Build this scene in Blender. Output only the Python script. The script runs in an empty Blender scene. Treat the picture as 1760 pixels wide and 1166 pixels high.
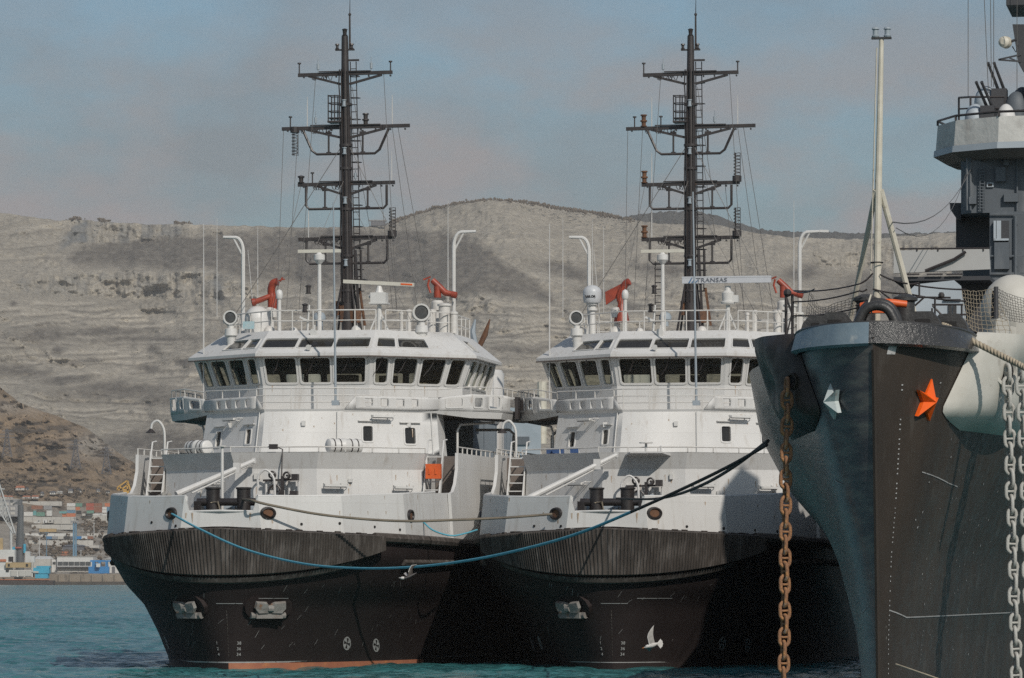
import bpy, bmesh, math, random
import numpy as np
from mathutils import Vector, Matrix

random.seed(7)
S = bpy.context.scene
COL = S.collection
R = math.radians

# ---------------------------------------------------------------- camera
F, CX, HY, CAMZ = 7960.0, 880.0, 995.0, 3.25      # focal length in photo pixels, centre column, horizon row, eye height
cam_d = bpy.data.cameras.new('camera')
cam = bpy.data.objects.new('camera', cam_d)
COL.objects.link(cam)
cam.location = (0, 0, CAMZ)
cam.rotation_euler = (R(90), 0, 0)
cam_d.sensor_width = 36.0
cam_d.lens = F / 1760.0 * 36.0
cam_d.shift_y = (HY - 583.0) / 1760.0
cam_d.clip_start = 1.0
cam_d.clip_end = 60000.0
S.camera = cam

# ---------------------------------------------------------------- light
SUN_EL, SUN_AZ = 37.0, 24.0        # elevation, degrees to the right of straight behind the camera
world = bpy.data.worlds.new('World')
S.world = world
world.use_nodes = True
wn, wl = world.node_tree.nodes, world.node_tree.links
wn.clear()
w_out = wn.new('ShaderNodeOutputWorld')
w_bg = wn.new('ShaderNodeBackground')
sky = wn.new('ShaderNodeTexSky')
sky.sky_type = 'NISHITA'
sky.sun_disc = False
sky.sun_elevation = R(SUN_EL)
sky.sun_rotation = R(180 - SUN_AZ)
sky.air_density = 1.0
sky.dust_density = 2.0
sky.ozone_density = 2.0
tc = wn.new('ShaderNodeTexCoord')
mp = wn.new('ShaderNodeMapping'); mp.inputs['Scale'].default_value = (15, 15, 27); mp.inputs['Location'].default_value = (3.1, 0.4, 1.25)
nz = wn.new('ShaderNodeTexNoise'); nz.inputs['Scale'].default_value = 1.0; nz.inputs['Detail'].default_value = 5; nz.inputs['Roughness'].default_value = 0.52
rp = wn.new('ShaderNodeValToRGB')
rp.color_ramp.elements[0].position = 0.40; rp.color_ramp.elements[0].color = (0, 0, 0, 1)
rp.color_ramp.elements[1].position = 0.66; rp.color_ramp.elements[1].color = (0.75, 0.75, 0.75, 1)
tint = wn.new('ShaderNodeMix'); tint.data_type = 'RGBA'; tint.blend_type = 'MULTIPLY'; tint.inputs[0].default_value = 1.0
tint.inputs[7].default_value = (0.75, 0.945, 1.04, 1)
cm = wn.new('ShaderNodeMix'); cm.data_type = 'RGBA'
cm.inputs[7].default_value = (2.55, 2.75, 3.0, 1)
# second, finer cloud layer low over the hills: grey patches with paler edges
mp2 = wn.new('ShaderNodeMapping'); mp2.inputs['Scale'].default_value = (23, 23, 44); mp2.inputs['Location'].default_value = (0.55, 1.4, 2.75)
nz2 = wn.new('ShaderNodeTexNoise'); nz2.inputs['Scale'].default_value = 1.0; nz2.inputs['Detail'].default_value = 6; nz2.inputs['Roughness'].default_value = 0.55
rp2 = wn.new('ShaderNodeValToRGB')
rp2.color_ramp.elements[0].position = 0.43; rp2.color_ramp.elements[0].color = (0, 0, 0, 1)
rp2.color_ramp.elements[1].position = 0.63; rp2.color_ramp.elements[1].color = (1.0, 1.0, 1.0, 1)
cm2 = wn.new('ShaderNodeMix'); cm2.data_type = 'RGBA'
cm2.inputs[7].default_value = (3.95, 3.78, 3.9, 1)
w_bg.inputs['Strength'].default_value = 0.079
wl.new(tc.outputs['Generated'], mp.inputs['Vector']); wl.new(mp.outputs[0], nz.inputs['Vector'])
wl.new(nz.outputs[0], rp.inputs[0])
sep = wn.new('ShaderNodeSeparateXYZ'); wl.new(tc.outputs['Generated'], sep.inputs[0])      # clouds thin out overhead
fade = wn.new('ShaderNodeMapRange'); fade.inputs['From Min'].default_value, fade.inputs['From Max'].default_value, fade.inputs['To Min'].default_value, fade.inputs['To Max'].default_value = 0.095, 0.125, 1.0, 0.25
wl.new(sep.outputs[2], fade.inputs[0])
cmul = wn.new('ShaderNodeMath'); cmul.operation = 'MULTIPLY'; wl.new(rp2.outputs[0], cmul.inputs[0]); wl.new(fade.outputs[0], cmul.inputs[1])
wl.new(tc.outputs['Generated'], mp2.inputs['Vector']); wl.new(mp2.outputs[0], nz2.inputs['Vector'])
wl.new(nz2.outputs[0], rp2.inputs[0])
wl.new(sky.outputs[0], tint.inputs[6])
wl.new(tint.outputs[2], cm.inputs[6]); wl.new(rp.outputs[0], cm.inputs[0])
wl.new(cm.outputs[2], cm2.inputs[6]); wl.new(cmul.outputs[0], cm2.inputs[0])
wl.new(cm2.outputs[2], w_bg.inputs['Color']); wl.new(w_bg.outputs[0], w_out.inputs['Surface'])

sun_d = bpy.data.lights.new('sun', 'SUN')
sun_d.energy = 3.0
sun_d.angle = R(0.5)
sun_d.color = (1.0, 0.935, 0.855)
sun = bpy.data.objects.new('sun', sun_d)
COL.objects.link(sun)
to_sun = Vector((math.sin(R(SUN_AZ)) * math.cos(R(SUN_EL)), -math.cos(R(SUN_AZ)) * math.cos(R(SUN_EL)), math.sin(R(SUN_EL))))
sun.rotation_euler = to_sun.to_track_quat('Z', 'Y').to_euler()
S.view_settings.view_transform = 'Standard'
S.view_settings.look = 'None'
S.view_settings.exposure = 0.0
S.view_settings.gamma = 1.0
S.cycles.max_bounces = 6
S.cycles.volume_bounces = 0
S.cycles.use_denoising = False      # a little grain, as the photograph has

# ---------------------------------------------------------------- helpers
def pw(px, py, Y):
    """point of the place seen at photo pixel (px, py) when it stands Y metres out"""
    return Vector(((px - CX) * Y / F, Y, CAMZ + (HY - py) * Y / F))

class Frame:
    """a ship's own axes: u to the right in the picture, v aft, z up from the water"""
    def __init__(s, X0, Y0, th):
        s.X0, s.Y0, s.c, s.s, s.th = X0, Y0, math.cos(th), math.sin(th), th
    def loc(s, px, py, v):
        k = (px - CX) / F
        u = (k * (s.Y0 + v * s.c) - s.X0 - v * s.s) / (s.c + k * s.s)
        Y = s.Y0 - u * s.s + v * s.c
        return Vector((u, v, CAMZ + (HY - py) * Y / F))
    def world(s, p):
        return Vector((s.X0 + p[0] * s.c + p[1] * s.s, s.Y0 - p[0] * s.s + p[1] * s.c, p[2]))
    def px(s, p):
        w = s.world(p)
        return CX + F * w.x / w.y, HY - F * (w.z - CAMZ) / w.y

class MB:
    def __init__(s):
        s.v, s.f, s.m, s.mi = [], [], [], 0
    def add(s, vs, fs):
        b = len(s.v)
        s.v += [tuple(p) for p in vs]
        for f in fs:
            s.f.append(tuple(b + i for i in f)); s.m.append(s.mi)
        return s
    def poly(s, *pts):
        return s.add(pts, [tuple(range(len(pts)))])
    def box(s, c, d, rot=None):
        hx, hy, hz = d[0] / 2, d[1] / 2, d[2] / 2
        vs = [Vector((x, y, z)) for x in (-hx, hx) for y in (-hy, hy) for z in (-hz, hz)]
        if rot is not None: vs = [rot @ p for p in vs]
        c = Vector(c)
        return s.add([p + c for p in vs], [(0, 1, 3, 2), (4, 6, 7, 5), (0, 4, 5, 1), (2, 3, 7, 6), (0, 2, 6, 4), (1, 5, 7, 3)])
    def box2(s, a, b):
        return s.box([(a[i] + b[i]) / 2 for i in range(3)], [abs(a[i] - b[i]) for i in range(3)])
    def beam(s, p, q, w, h=None):
        h = h or w
        p, q = Vector(p), Vector(q); d = q - p; L = d.length
        if L < 1e-6: return s
        rot = d.to_track_quat('Y', 'Z').to_matrix()
        return s.box((p + q) / 2, (w, L, h), rot)
    def ring(s, c, ax, r, n):
        ax = Vector(ax).normalized()
        t = Vector((0, 0, 1)) if abs(ax.z) < 0.9 else Vector((1, 0, 0))
        a = ax.cross(t).normalized(); b = ax.cross(a)
        return [Vector(c) + (a * math.cos(2 * math.pi * i / n) + b * math.sin(2 * math.pi * i / n)) * r for i in range(n)]
    def cyl(s, p, q, r0, r1=None, n=10, caps=True):
        r1 = r0 if r1 is None else r1
        p, q = Vector(p), Vector(q); ax = q - p
        A, B = s.ring(p, ax, r0, n), s.ring(q, ax, r1, n)
        fs = [(i, (i + 1) % n, n + (i + 1) % n, n + i) for i in range(n)]
        if caps: fs += [tuple(range(n))[::-1], tuple(range(n, 2 * n))]
        return s.add(A + B, fs)
    def tube(s, pts, r, n=6, closed=False):
        pts = [Vector(p) for p in pts]; N = len(pts)
        rs = r if isinstance(r, (list, tuple)) else [r] * N
        vs, prev = [], None
        for i, p in enumerate(pts):
            d = (pts[(i + 1) % N] - pts[i - 1]) if (closed or 0 < i < N - 1) else (pts[1] - pts[0] if i == 0 else pts[-1] - pts[-2])
            d = d.normalized()
            if prev is None:
                t = Vector((0, 0, 1)) if abs(d.z) < 0.9 else Vector((1, 0, 0))
                a = d.cross(t).normalized()
            else:
                a = (prev - d * prev.dot(d))
                a = a.normalized() if a.length > 1e-6 else d.orthogonal().normalized()
            prev = a; b = d.cross(a)
            vs += [p + (a * math.cos(2 * math.pi * k / n) + b * math.sin(2 * math.pi * k / n)) * rs[i] for k in range(n)]
        fs = []
        for i in range(N if closed else N - 1):
            j = (i + 1) % N
            fs += [(i * n + k, i * n + (k + 1) % n, j * n + (k + 1) % n, j * n + k) for k in range(n)]
        if not closed: fs += [tuple(range(n))[::-1], tuple(range((N - 1) * n, N * n))]
        return s.add(vs, fs)
    def lathe(s, prof, base, ax=(0, 0, 1), n=16):
        ax = Vector(ax).normalized(); vs = []
        for r, h in prof: vs += s.ring(Vector(base) + ax * h, ax, max(r, 1e-4), n)
        k = len(prof); fs = []
        for i in range(k - 1):
            fs += [(i * n + j, i * n + (j + 1) % n, (i + 1) * n + (j + 1) % n, (i + 1) * n + j) for j in range(n)]
        fs += [tuple(range(n))[::-1], tuple(range((k - 1) * n, k * n))]
        return s.add(vs, fs)
    def ball(s, c, r, nu=14, nv=8, zmin=-1.0):
        rx, ry, rz = r if isinstance(r, (list, tuple)) else (r, r, r)
        vs = []; c = Vector(c)
        for i in range(nv + 1):
            z = zmin + (1 - zmin) * i / nv
            th = math.asin(max(-1, min(1, math.sin(math.asin(zmin) + (math.pi / 2 - math.asin(zmin)) * i / nv))))
            for j in range(nu):
                a = 2 * math.pi * j / nu
                vs.append(c + Vector((rx * math.cos(th) * math.cos(a), ry * math.cos(th) * math.sin(a), rz * math.sin(th))))
        fs = [(i * nu + j, i * nu + (j + 1) % nu, (i + 1) * nu + (j + 1) % nu, (i + 1) * nu + j) for i in range(nv) for j in range(nu)]
        fs.append(tuple(range(nu))[::-1])
        return s.add(vs, fs)
    def loft(s, rows, closed=False, caps=False):
        n = len(rows[0]); vs = [p for r in rows for p in r]
        m = n if closed else n - 1
        fs = [(i * n + j, i * n + (j + 1) % n, (i + 1) * n + (j + 1) % n, (i + 1) * n + j) for i in range(len(rows) - 1) for j in range(m)]
        if caps: fs += [tuple(range(n))[::-1], tuple(range((len(rows) - 1) * n, len(rows) * n))]
        return s.add(vs, fs)
    def build(s, name, mats, parent=None, angle=32, recalc=True, solid=None):
        me = bpy.data.meshes.new(name)
        me.from_pydata(s.v, [], s.f)
        if recalc:
            bm = bmesh.new(); bm.from_mesh(me)
            bmesh.ops.remove_doubles(bm, verts=bm.verts, dist=1e-5)
            bmesh.ops.recalc_face_normals(bm, faces=bm.faces)
            bm.to_mesh(me); bm.free()
        for m in (mats if isinstance(mats, (list, tuple)) else [mats]): me.materials.append(m)
        if len(me.polygons) == len(s.m): me.polygons.foreach_set('material_index', s.m)
        me.polygons.foreach_set('use_smooth', [True] * len(me.polygons))
        me.update()
        if angle < 179: me.set_sharp_from_angle(angle=R(angle))
        o = bpy.data.objects.new(name, me)
        COL.objects.link(o)
        if parent is not None: o.parent = parent
        if solid:
            md = o.modifiers.new('thickness', 'SOLIDIFY'); md.thickness = solid; md.offset = -1
        return o

def empty(name, loc, rz=0.0):
    o = bpy.data.objects.new(name, None)
    COL.objects.link(o); o.location = loc; o.rotation_euler = (0, 0, rz)
    o.empty_display_size = 0.5
    return o
def tag(o, label=None, cat=None, group=None, kind=None):
    if label: o['label'] = label
    if cat: o['category'] = cat
    if group: o['group'] = group
    if kind: o['kind'] = kind
    return o
def copy_tree(o, parent=None):
    c = o.copy(); COL.objects.link(c)
    if parent is not None: c.parent = parent
    for ch in o.children: copy_tree(ch, c)
    return c
def spline(pts, k=8):
    pts = [Vector(p) for p in pts]; out = []
    for i in range(len(pts) - 1):
        p0 = pts[i - 1] if i else pts[0] * 2 - pts[1]
        p1, p2 = pts[i], pts[i + 1]
        p3 = pts[i + 2] if i + 2 < len(pts) else p2 * 2 - p1
        for j in range(k):
            t = j / k
            out.append(0.5 * ((2 * p1) + (p2 - p0) * t + (2 * p0 - 5 * p1 + 4 * p2 - p3) * t * t + (3 * p1 - p0 - 3 * p2 + p3) * t ** 3))
    return out + [pts[-1]]
def paint_on(part, mb, m):
    """add a mark's faces to the mesh of the part it is painted on"""
    me = part.data; me.materials.append(m); mi = len(me.materials) - 1
    bm = bmesh.new(); bm.from_mesh(me); vs = [bm.verts.new(p) for p in mb.v]
    for f in mb.f: bm.faces.new([vs[i] for i in f]).material_index = mi
    bm.to_mesh(me); bm.free()
def text_mesh(name, body, size, mat, parent, M, depth=0.01, bold=0.0, xs=1.0):
    cu = bpy.data.curves.new(name, 'FONT'); cu.body = body; cu.size = size; cu.extrude = depth; cu.offset = bold
    cu.align_x = 'CENTER'; cu.align_y = 'CENTER'; cu.space_character = 1.05
    t = bpy.data.objects.new(name, cu); COL.objects.link(t)
    dg = bpy.context.evaluated_depsgraph_get(); dg.update()
    me = bpy.data.meshes.new_from_object(t.evaluated_get(dg))
    bpy.data.objects.remove(t)
    me.transform(Matrix.Diagonal((xs, 1, 1, 1))); me.transform(M)
    me.materials.clear(); me.materials.append(mat); me.name = name
    o = bpy.data.objects.new(name, me); COL.objects.link(o); o.parent = parent
    return o

# ---------------------------------------------------------------- materials
def mat(name, c1, c2=None, scale=1.0, stretch=(1, 1, 1), rough=0.55, metal=0.0, spec=0.5, bump=0.0, bscale=15.0, bstretch=(1, 1, 1),
        c3=None, s3=2.0, st3=(1, 1, 1), t3=(0.6, 0.7), c4=None, s4=2.0, st4=(1, 1, 1), t4=(0.6, 0.7), d3=5, coat=0.0, rvar=0.0, seams=0.0):
    m = bpy.data.materials.new(name); m.use_nodes = True
    n, l = m.node_tree.nodes, m.node_tree.links
    b = n['Principled BSDF']
    b.inputs['Roughness'].default_value = rough; b.inputs['Metallic'].default_value = metal
    b.inputs['Specular IOR Level'].default_value = spec; b.inputs['Coat Weight'].default_value = coat
    t = n.new('ShaderNodeTexCoord')
    def noise(sc, st, det=5):
        mp = n.new('ShaderNodeMapping'); mp.inputs['Scale'].default_value = st
        x = n.new('ShaderNodeTexNoise'); x.inputs['Scale'].default_value = sc; x.inputs['Detail'].default_value = det; x.inputs['Roughness'].default_value = 0.6
        l.new(t.outputs['Object'], mp.inputs['Vector']); l.new(mp.outputs[0], x.inputs['Vector'])
        return x
    def layer(prev, sc, st, th, col, det=5):
        x = noise(sc, st, det); r = n.new('ShaderNodeMapRange')
        r.inputs['From Min'].default_value, r.inputs['From Max'].default_value = th
        mx = n.new('ShaderNodeMix'); mx.data_type = 'RGBA'
        l.new(x.outputs[0], r.inputs[0]); l.new(r.outputs[0], mx.inputs[0])
        if isinstance(prev, tuple): mx.inputs[6].default_value = (*prev, 1)
        else: l.new(prev, mx.inputs[6])
        mx.inputs[7].default_value = (*col, 1)
        return mx.outputs[2]
    cur = tuple(c1)
    if c2 is not None: cur = layer(cur, scale, stretch, (0.3, 0.7), c2)
    if c3 is not None: cur = layer(cur, s3, st3, t3, c3, d3)
    if c4 is not None: cur = layer(cur, s4, st4, t4, c4)
    if seams and not isinstance(cur, tuple):      # welded plate edges
        mp = n.new('ShaderNodeMapping'); mp.inputs['Rotation'].default_value = (R(90), 0, R(0)); br = n.new('ShaderNodeTexBrick')
        br.inputs['Scale'].default_value = 1.0; br.inputs['Brick Width'].default_value = 2.9; br.inputs['Row Height'].default_value = 1.55; br.inputs['Mortar Size'].default_value = 0.014; br.inputs['Mortar Smooth'].default_value = 0.6; br.inputs['Color1'].default_value = (1, 1, 1, 1); br.inputs['Color2'].default_value = (0.96, 0.96, 0.96, 1); br.inputs['Mortar'].default_value = (1 - seams,) * 3 + (1,)
        l.new(t.outputs['Object'], mp.inputs['Vector']); l.new(mp.outputs[0], br.inputs['Vector'])
        mx = n.new('ShaderNodeMix'); mx.data_type = 'RGBA'; mx.blend_type = 'MULTIPLY'; mx.inputs[0].default_value = 1.0
        l.new(cur, mx.inputs[6]); l.new(br.outputs['Color'], mx.inputs[7]); cur = mx.outputs[2]
    if isinstance(cur, tuple): b.inputs['Base Color'].default_value = (*cur, 1)
    else: l.new(cur, b.inputs['Base Color'])
    if bump:
        x = noise(bscale, bstretch); bp = n.new('ShaderNodeBump'); bp.inputs['Strength'].default_value = bump; bp.inputs['Distance'].default_value = 0.05
        l.new(x.outputs[0], bp.inputs['Height']); l.new(bp.outputs[0], b.inputs['Normal'])
    if rvar:
        x = noise(3.0, (1, 1, 1)); r = n.new('ShaderNodeMapRange')
        r.inputs['From Min'].default_value, r.inputs['From Max'].default_value = 0.3, 0.7
        r.inputs['To Min'].default_value, r.inputs['To Max'].default_value = max(0.05, rough - rvar), min(1, rough + rvar)
        l.new(x.outputs[0], r.inputs[0]); l.new(r.outputs[0], b.inputs['Roughness'])
    return m

M = {}
M['white'] = mat('white_paint', (0.60, 0.592, 0.572), (0.54, 0.532, 0.514), 0.5, rough=0.5, spec=0.3, bump=0.05, bscale=1.2,
                 c3=(0.41, 0.38, 0.34), s3=1.6, st3=(2.2, 2.2, 0.22), t3=(0.54, 0.86), c4=(0.27, 0.17, 0.10), s4=3.1, st4=(2.0, 2.0, 0.22), t4=(0.655, 0.82), seams=0.10)
M['white_rail'] = mat('white_rail_paint', (0.60, 0.59, 0.56), (0.52, 0.49, 0.45), 3.0, rough=0.5, c3=(0.35, 0.24, 0.16), s3=4, t3=(0.68, 0.8))
M['trim'] = mat('white_trim', (0.62, 0.61, 0.59), (0.54, 0.53, 0.5), 2.0, rough=0.45)
M['deck'] = mat('deck_grey', (0.22, 0.22, 0.22), (0.16, 0.15, 0.14), 1.5, rough=0.8)
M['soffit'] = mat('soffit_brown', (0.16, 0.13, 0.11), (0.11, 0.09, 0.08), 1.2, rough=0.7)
M['black_hull'] = mat('black_hull_paint', (0.023, 0.0175, 0.017), (0.030, 0.023, 0.022), 0.7, rough=0.55, spec=0.12, bump=0.12, bscale=0.9,
                      c3=(0.07, 0.062, 0.06), s3=1.4, st3=(1, 1, 0.35), t3=(0.70, 0.9), c4=(0.30, 0.28, 0.27), s4=5.0, st4=(0.6, 0.6, 2.5), t4=(0.765, 0.80))
M['rubber'] = mat('fender_rubber', (0.082, 0.070, 0.061), (0.030, 0.026, 0.024), 0.40, rough=0.8, spec=0.2,
                  c3=(0.19, 0.17, 0.155), s3=1.6, st3=(2.5, 2.5, 0.25), t3=(0.50, 0.82), c4=(0.32, 0.31, 0.30), s4=2.4, st4=(4, 4, 0.4), t4=(0.70, 0.84))
M['dark_steel'] = mat('mast_paint', (0.028, 0.024, 0.024), (0.05, 0.042, 0.04), 2.0, rough=0.45, spec=0.5, c3=(0.12, 0.075, 0.05), s3=5, t3=(0.66, 0.8))
M['bollard'] = mat('bollard_paint', (0.018, 0.015, 0.015), (0.035, 0.03, 0.028), 3.0, rough=0.38, spec=0.5, c3=(0.14, 0.08, 0.05), s3=4, t3=(0.7, 0.8))
M['glass'] = mat('dark_glass', (0.016, 0.015, 0.014), (0.034, 0.032, 0.027), 0.55, rough=0.06, spec=0.5)
def clear_glass(name, fac=0.5):
    m = bpy.data.materials.new(name); m.use_nodes = True; n, l = m.node_tree.nodes, m.node_tree.links; b = n['Principled BSDF']
    b.inputs['Base Color'].default_value = (0.018, 0.017, 0.015, 1); b.inputs['Roughness'].default_value = 0.05
    t = n.new('ShaderNodeBsdfTransparent'); t.inputs[0].default_value = (0.84, 0.85, 0.78, 1); x = n.new('ShaderNodeMixShader'); x.inputs[0].default_value = fac
    l.new(t.outputs[0], x.inputs[1]); l.new(b.outputs[0], x.inputs[2]); l.new(x.outputs[0], n['Material Output'].inputs['Surface']); return m
M['bridge_glass'] = clear_glass('bridge_glass', 0.24)
M['interior'] = mat('cabin_panelling', (0.44, 0.37, 0.28), (0.30, 0.25, 0.19), 0.8, rough=0.6)
M['red'] = mat('red_paint', (0.36, 0.060, 0.028), (0.20, 0.04, 0.024), 3.0, rough=0.45)
M['orange'] = mat('orange_paint', (0.72, 0.13, 0.025), (0.55, 0.09, 0.02), 3.0, rough=0.5)
M['rust'] = mat('rusty_steel', (0.18, 0.085, 0.04), (0.09, 0.05, 0.035), 4.0, rough=0.85, bump=0.3, bscale=20)
M['stain'] = mat('rust_stain', (0.36, 0.25, 0.16), (0.46, 0.40, 0.33), 6.0, rough=0.7)
M['rope'] = mat('tan_rope', (0.42, 0.36, 0.27), (0.3, 0.25, 0.18), 8.0, rough=0.9)
M['rope_brown'] = mat('brown_rope', (0.21, 0.175, 0.13), (0.11, 0.095, 0.075), 1.2, rough=0.9)
M['rope_cyan'] = mat('cyan_rope', (0.13, 0.42, 0.52), (0.08, 0.32, 0.42), 3.0, rough=0.8)
M['rope_dark'] = mat('dark_rope', (0.035, 0.03, 0.028), (0.06, 0.05, 0.045), 3.0, rough=0.85)
M['wire'] = mat('wire_grey', (0.09, 0.085, 0.08), (0.14, 0.13, 0.12), 2.0, rough=0.6)
M['whip'] = mat('antenna_white', (0.55, 0.54, 0.52), (0.45, 0.44, 0.42), 1.0, rough=0.5)
M['mark'] = mat('hull_mark_white', (0.42, 0.41, 0.40), (0.30, 0.29, 0.28), 2.0, rough=0.7, c3=(0.05, 0.04, 0.04), s3=9, t3=(0.6, 0.68))
M['boot'] = mat('boot_topping_rust', (0.36, 0.14, 0.07), (0.28, 0.1, 0.06), 2.0, rough=0.7, c3=(0.5, 0.2, 0.06), s3=1.5, t3=(0.6, 0.75))
M['anchor'] = mat('anchor_metal', (0.24, 0.235, 0.22), (0.15, 0.13, 0.115), 2.0, rough=0.7, c3=(0.2, 0.1, 0.05), s3=2.5, t3=(0.56, 0.66), bump=0.4, bscale=8)
M['black'] = mat('black_void', (0.008, 0.007, 0.007), (0.014, 0.012, 0.012), 3.0, rough=0.8)
M['lamp_glass'] = mat('lamp_glass', (0.06, 0.06, 0.06), (0.1, 0.1, 0.1), 4.0, rough=0.12)
M['bluegrey'] = mat('blue_grey_paint', (0.30, 0.34, 0.37), (0.26, 0.30, 0.33), 1.5, rough=0.6)
M['canvas'] = mat('pale_canvas', (0.60, 0.59, 0.55), (0.48, 0.47, 0.44), 1.5, rough=0.85, bump=0.5, bscale=3, c3=(0.38, 0.36, 0.33), s3=1.2, t3=(0.55, 0.75))
# ================================================================ numpy noise
def _hash(ix, iy, seed):
    h = (ix.astype(np.int64) * 374761393 + iy.astype(np.int64) * 668265263 + seed * 974634547) & 0x7fffffff
    h = (h ^ (h >> 13)) * 1274126177 & 0x7fffffff
    return ((h ^ (h >> 16)) & 0xffff) / 65535.0
def vnoise(x, y, seed=0):
    ix, iy = np.floor(x), np.floor(y); fx, fy = x - ix, y - iy
    fx = fx * fx * fx * (fx * (fx * 6 - 15) + 10); fy = fy * fy * fy * (fy * (fy * 6 - 15) + 10)
    a, b = _hash(ix, iy, seed), _hash(ix + 1, iy, seed); c, d = _hash(ix, iy + 1, seed), _hash(ix + 1, iy + 1, seed)
    return (a * (1 - fx) + b * fx) * (1 - fy) + (c * (1 - fx) + d * fx) * fy
def fbm(x, y, seed=0, octv=5, gain=0.5):
    s, a, t = 0, 1.0, 0
    for o in range(octv):
        s = s + a * vnoise(x, y, seed + o * 17); t += a; a *= gain; x, y = x * 2.03 + 11.3, y * 2.03 + 5.7
    return s / t
def sstep(a, b, x):
    t = np.clip((x - a) / (b - a), 0, 1); return t * t * (3 - 2 * t)
def sheet(name, P, cols, m):
    """grid of points P (rows, cols, 3) with a colour per point"""
    nr, nc = P.shape[:2]; me = bpy.data.meshes.new(name)
    idx = np.arange(nr * nc).reshape(nr, nc)
    q = np.stack([idx[:-1, :-1], idx[:-1, 1:], idx[1:, 1:], idx[1:, :-1]], -1).reshape(-1, 4)
    me.vertices.add(nr * nc); me.vertices.foreach_set('co', P.reshape(-1).astype(np.float32))
    me.loops.add(q.size); me.loops.foreach_set('vertex_index', q.reshape(-1).astype(np.int32))
    me.polygons.add(len(q)); me.polygons.foreach_set('loop_start', (np.arange(len(q)) * 4).astype(np.int32))
    try: me.polygons.foreach_set('loop_total', np.full(len(q), 4, np.int32))
    except Exception: pass
    me.polygons.foreach_set('use_smooth', np.ones(len(q), bool))
    me.update(calc_edges=True)
    if cols is not None:
        at = me.color_attributes.new('cover_and_shade', 'FLOAT_COLOR', 'POINT')
        c4 = np.ones((nr * nc, 4), np.float32); c4[:, :3] = cols.reshape(-1, 3); at.data.foreach_set('color', c4.reshape(-1))
    me.materials.append(m); me.validate()
    o = bpy.data.objects.new(name, me); COL.objects.link(o); return o
def cover_mat(name, sc, bump):
    m = bpy.data.materials.new(name); m.use_nodes = True; n, l = m.node_tree.nodes, m.node_tree.links
    b = n['Principled BSDF']; b.inputs['Roughness'].default_value = 0.95; b.inputs['Specular IOR Level'].default_value = 0.1
    a = n.new('ShaderNodeAttribute'); a.attribute_name = 'cover_and_shade'
    t = n.new('ShaderNodeTexCoord'); x = n.new('ShaderNodeTexNoise'); x.inputs['Scale'].default_value = sc; x.inputs['Detail'].default_value = 8; x.inputs['Roughness'].default_value = 0.65
    l.new(t.outputs['Object'], x.inputs['Vector'])
    r = n.new('ShaderNodeMapRange'); r.inputs['From Min'].default_value, r.inputs['From Max'].default_value, r.inputs['To Min'].default_value, r.inputs['To Max'].default_value = 0.3, 0.7, 0.72, 1.25
    mx = n.new('ShaderNodeMix'); mx.data_type = 'RGBA'; mx.blend_type = 'MULTIPLY'; mx.inputs[0].default_value = 1
    l.new(x.outputs[0], r.inputs[0]); l.new(a.outputs['Color'], mx.inputs[6]); l.new(r.outputs[0], mx.inputs[7]); l.new(mx.outputs[2], b.inputs['Base Color'])
    bp = n.new('ShaderNodeBump'); bp.inputs['Strength'].default_value = bump; bp.inputs['Distance'].default_value = 6.0
    l.new(x.outputs[0], bp.inputs['Height']); l.new(bp.outputs[0], b.inputs['Normal'])
    return m
M['rock'] = cover_mat('quarried_limestone', 0.12, 0.75)
M['scrub'] = cover_mat('dry_hillside', 0.08, 0.5)
def interp(x, T): return np.interp(x, [a for a, b in T], [b for a, b in T])

# ================================================================ the quarried mountain
RIDGE = [(-600, 372), (-200, 362), (0, 365), (60, 375), (110, 380), (130, 377), (180, 381), (250, 386), (320, 385), (380, 388), (440, 389), (520, 391), (600, 390), (660, 388), (690, 378), (730, 364), (780, 352), (840, 345), (880, 346), (920, 351), (960, 359), (1020, 367), (1080, 378), (1150, 386), (1230, 386), (1300, 401), (1360, 408), (1420, 410), (1480, 412), (1560, 405), (1640, 400), (1760, 394), (2300, 420)]
xs_ = np.arange(-300, 2060, 2.1); ne = 330
X, E = np.meshgrid(xs_, np.linspace(0, 1, ne))
ridge = interp(xs_, RIDGE)[None, :] + (fbm(X / 14, X * 0 + 3.3, 5, 4) - 0.5) * 5
Yp = 900 + (ridge - 900) * E
wx = X + (fbm(X / 60, Yp / 40, 3, 4) - 0.5) * 46; wy = Yp + (fbm(X / 90, Yp / 60, 4, 5) - 0.5) * 30
fine = fbm(X / 9, Yp / 5, 6, 5)
def between(top, bot, soft=7, x0=None, x1=None):
    t, bb = interp(wx, top), interp(wx, bot); m = sstep(t - soft, t + soft, wy + (fine - .5) * 12) * sstep(bb + soft, bb - soft, wy + (fine - .5) * 12)
    xa, xb = top[0][0], top[-1][0]
    return m * sstep(xa - 12, xa + 12, wx) * sstep(xb + 14, xb - 14, wx)
cl1 = between([(112, 402), (135, 380), (220, 384), (350, 389)], [(112, 430), (150, 424), (260, 414), (350, 400)], 4)
cl2 = between([(40, 476), (140, 466), (230, 464), (372, 468)], [(40, 500), (140, 508), (260, 514), (372, 518)], 4)
cl3 = between([(1400, 430), (1500, 422), (1700, 425)], [(1400, 452), (1500, 470), (1700, 480)], 5)
cliff = np.maximum(np.maximum(cl1, cl2), cl3)
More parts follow.
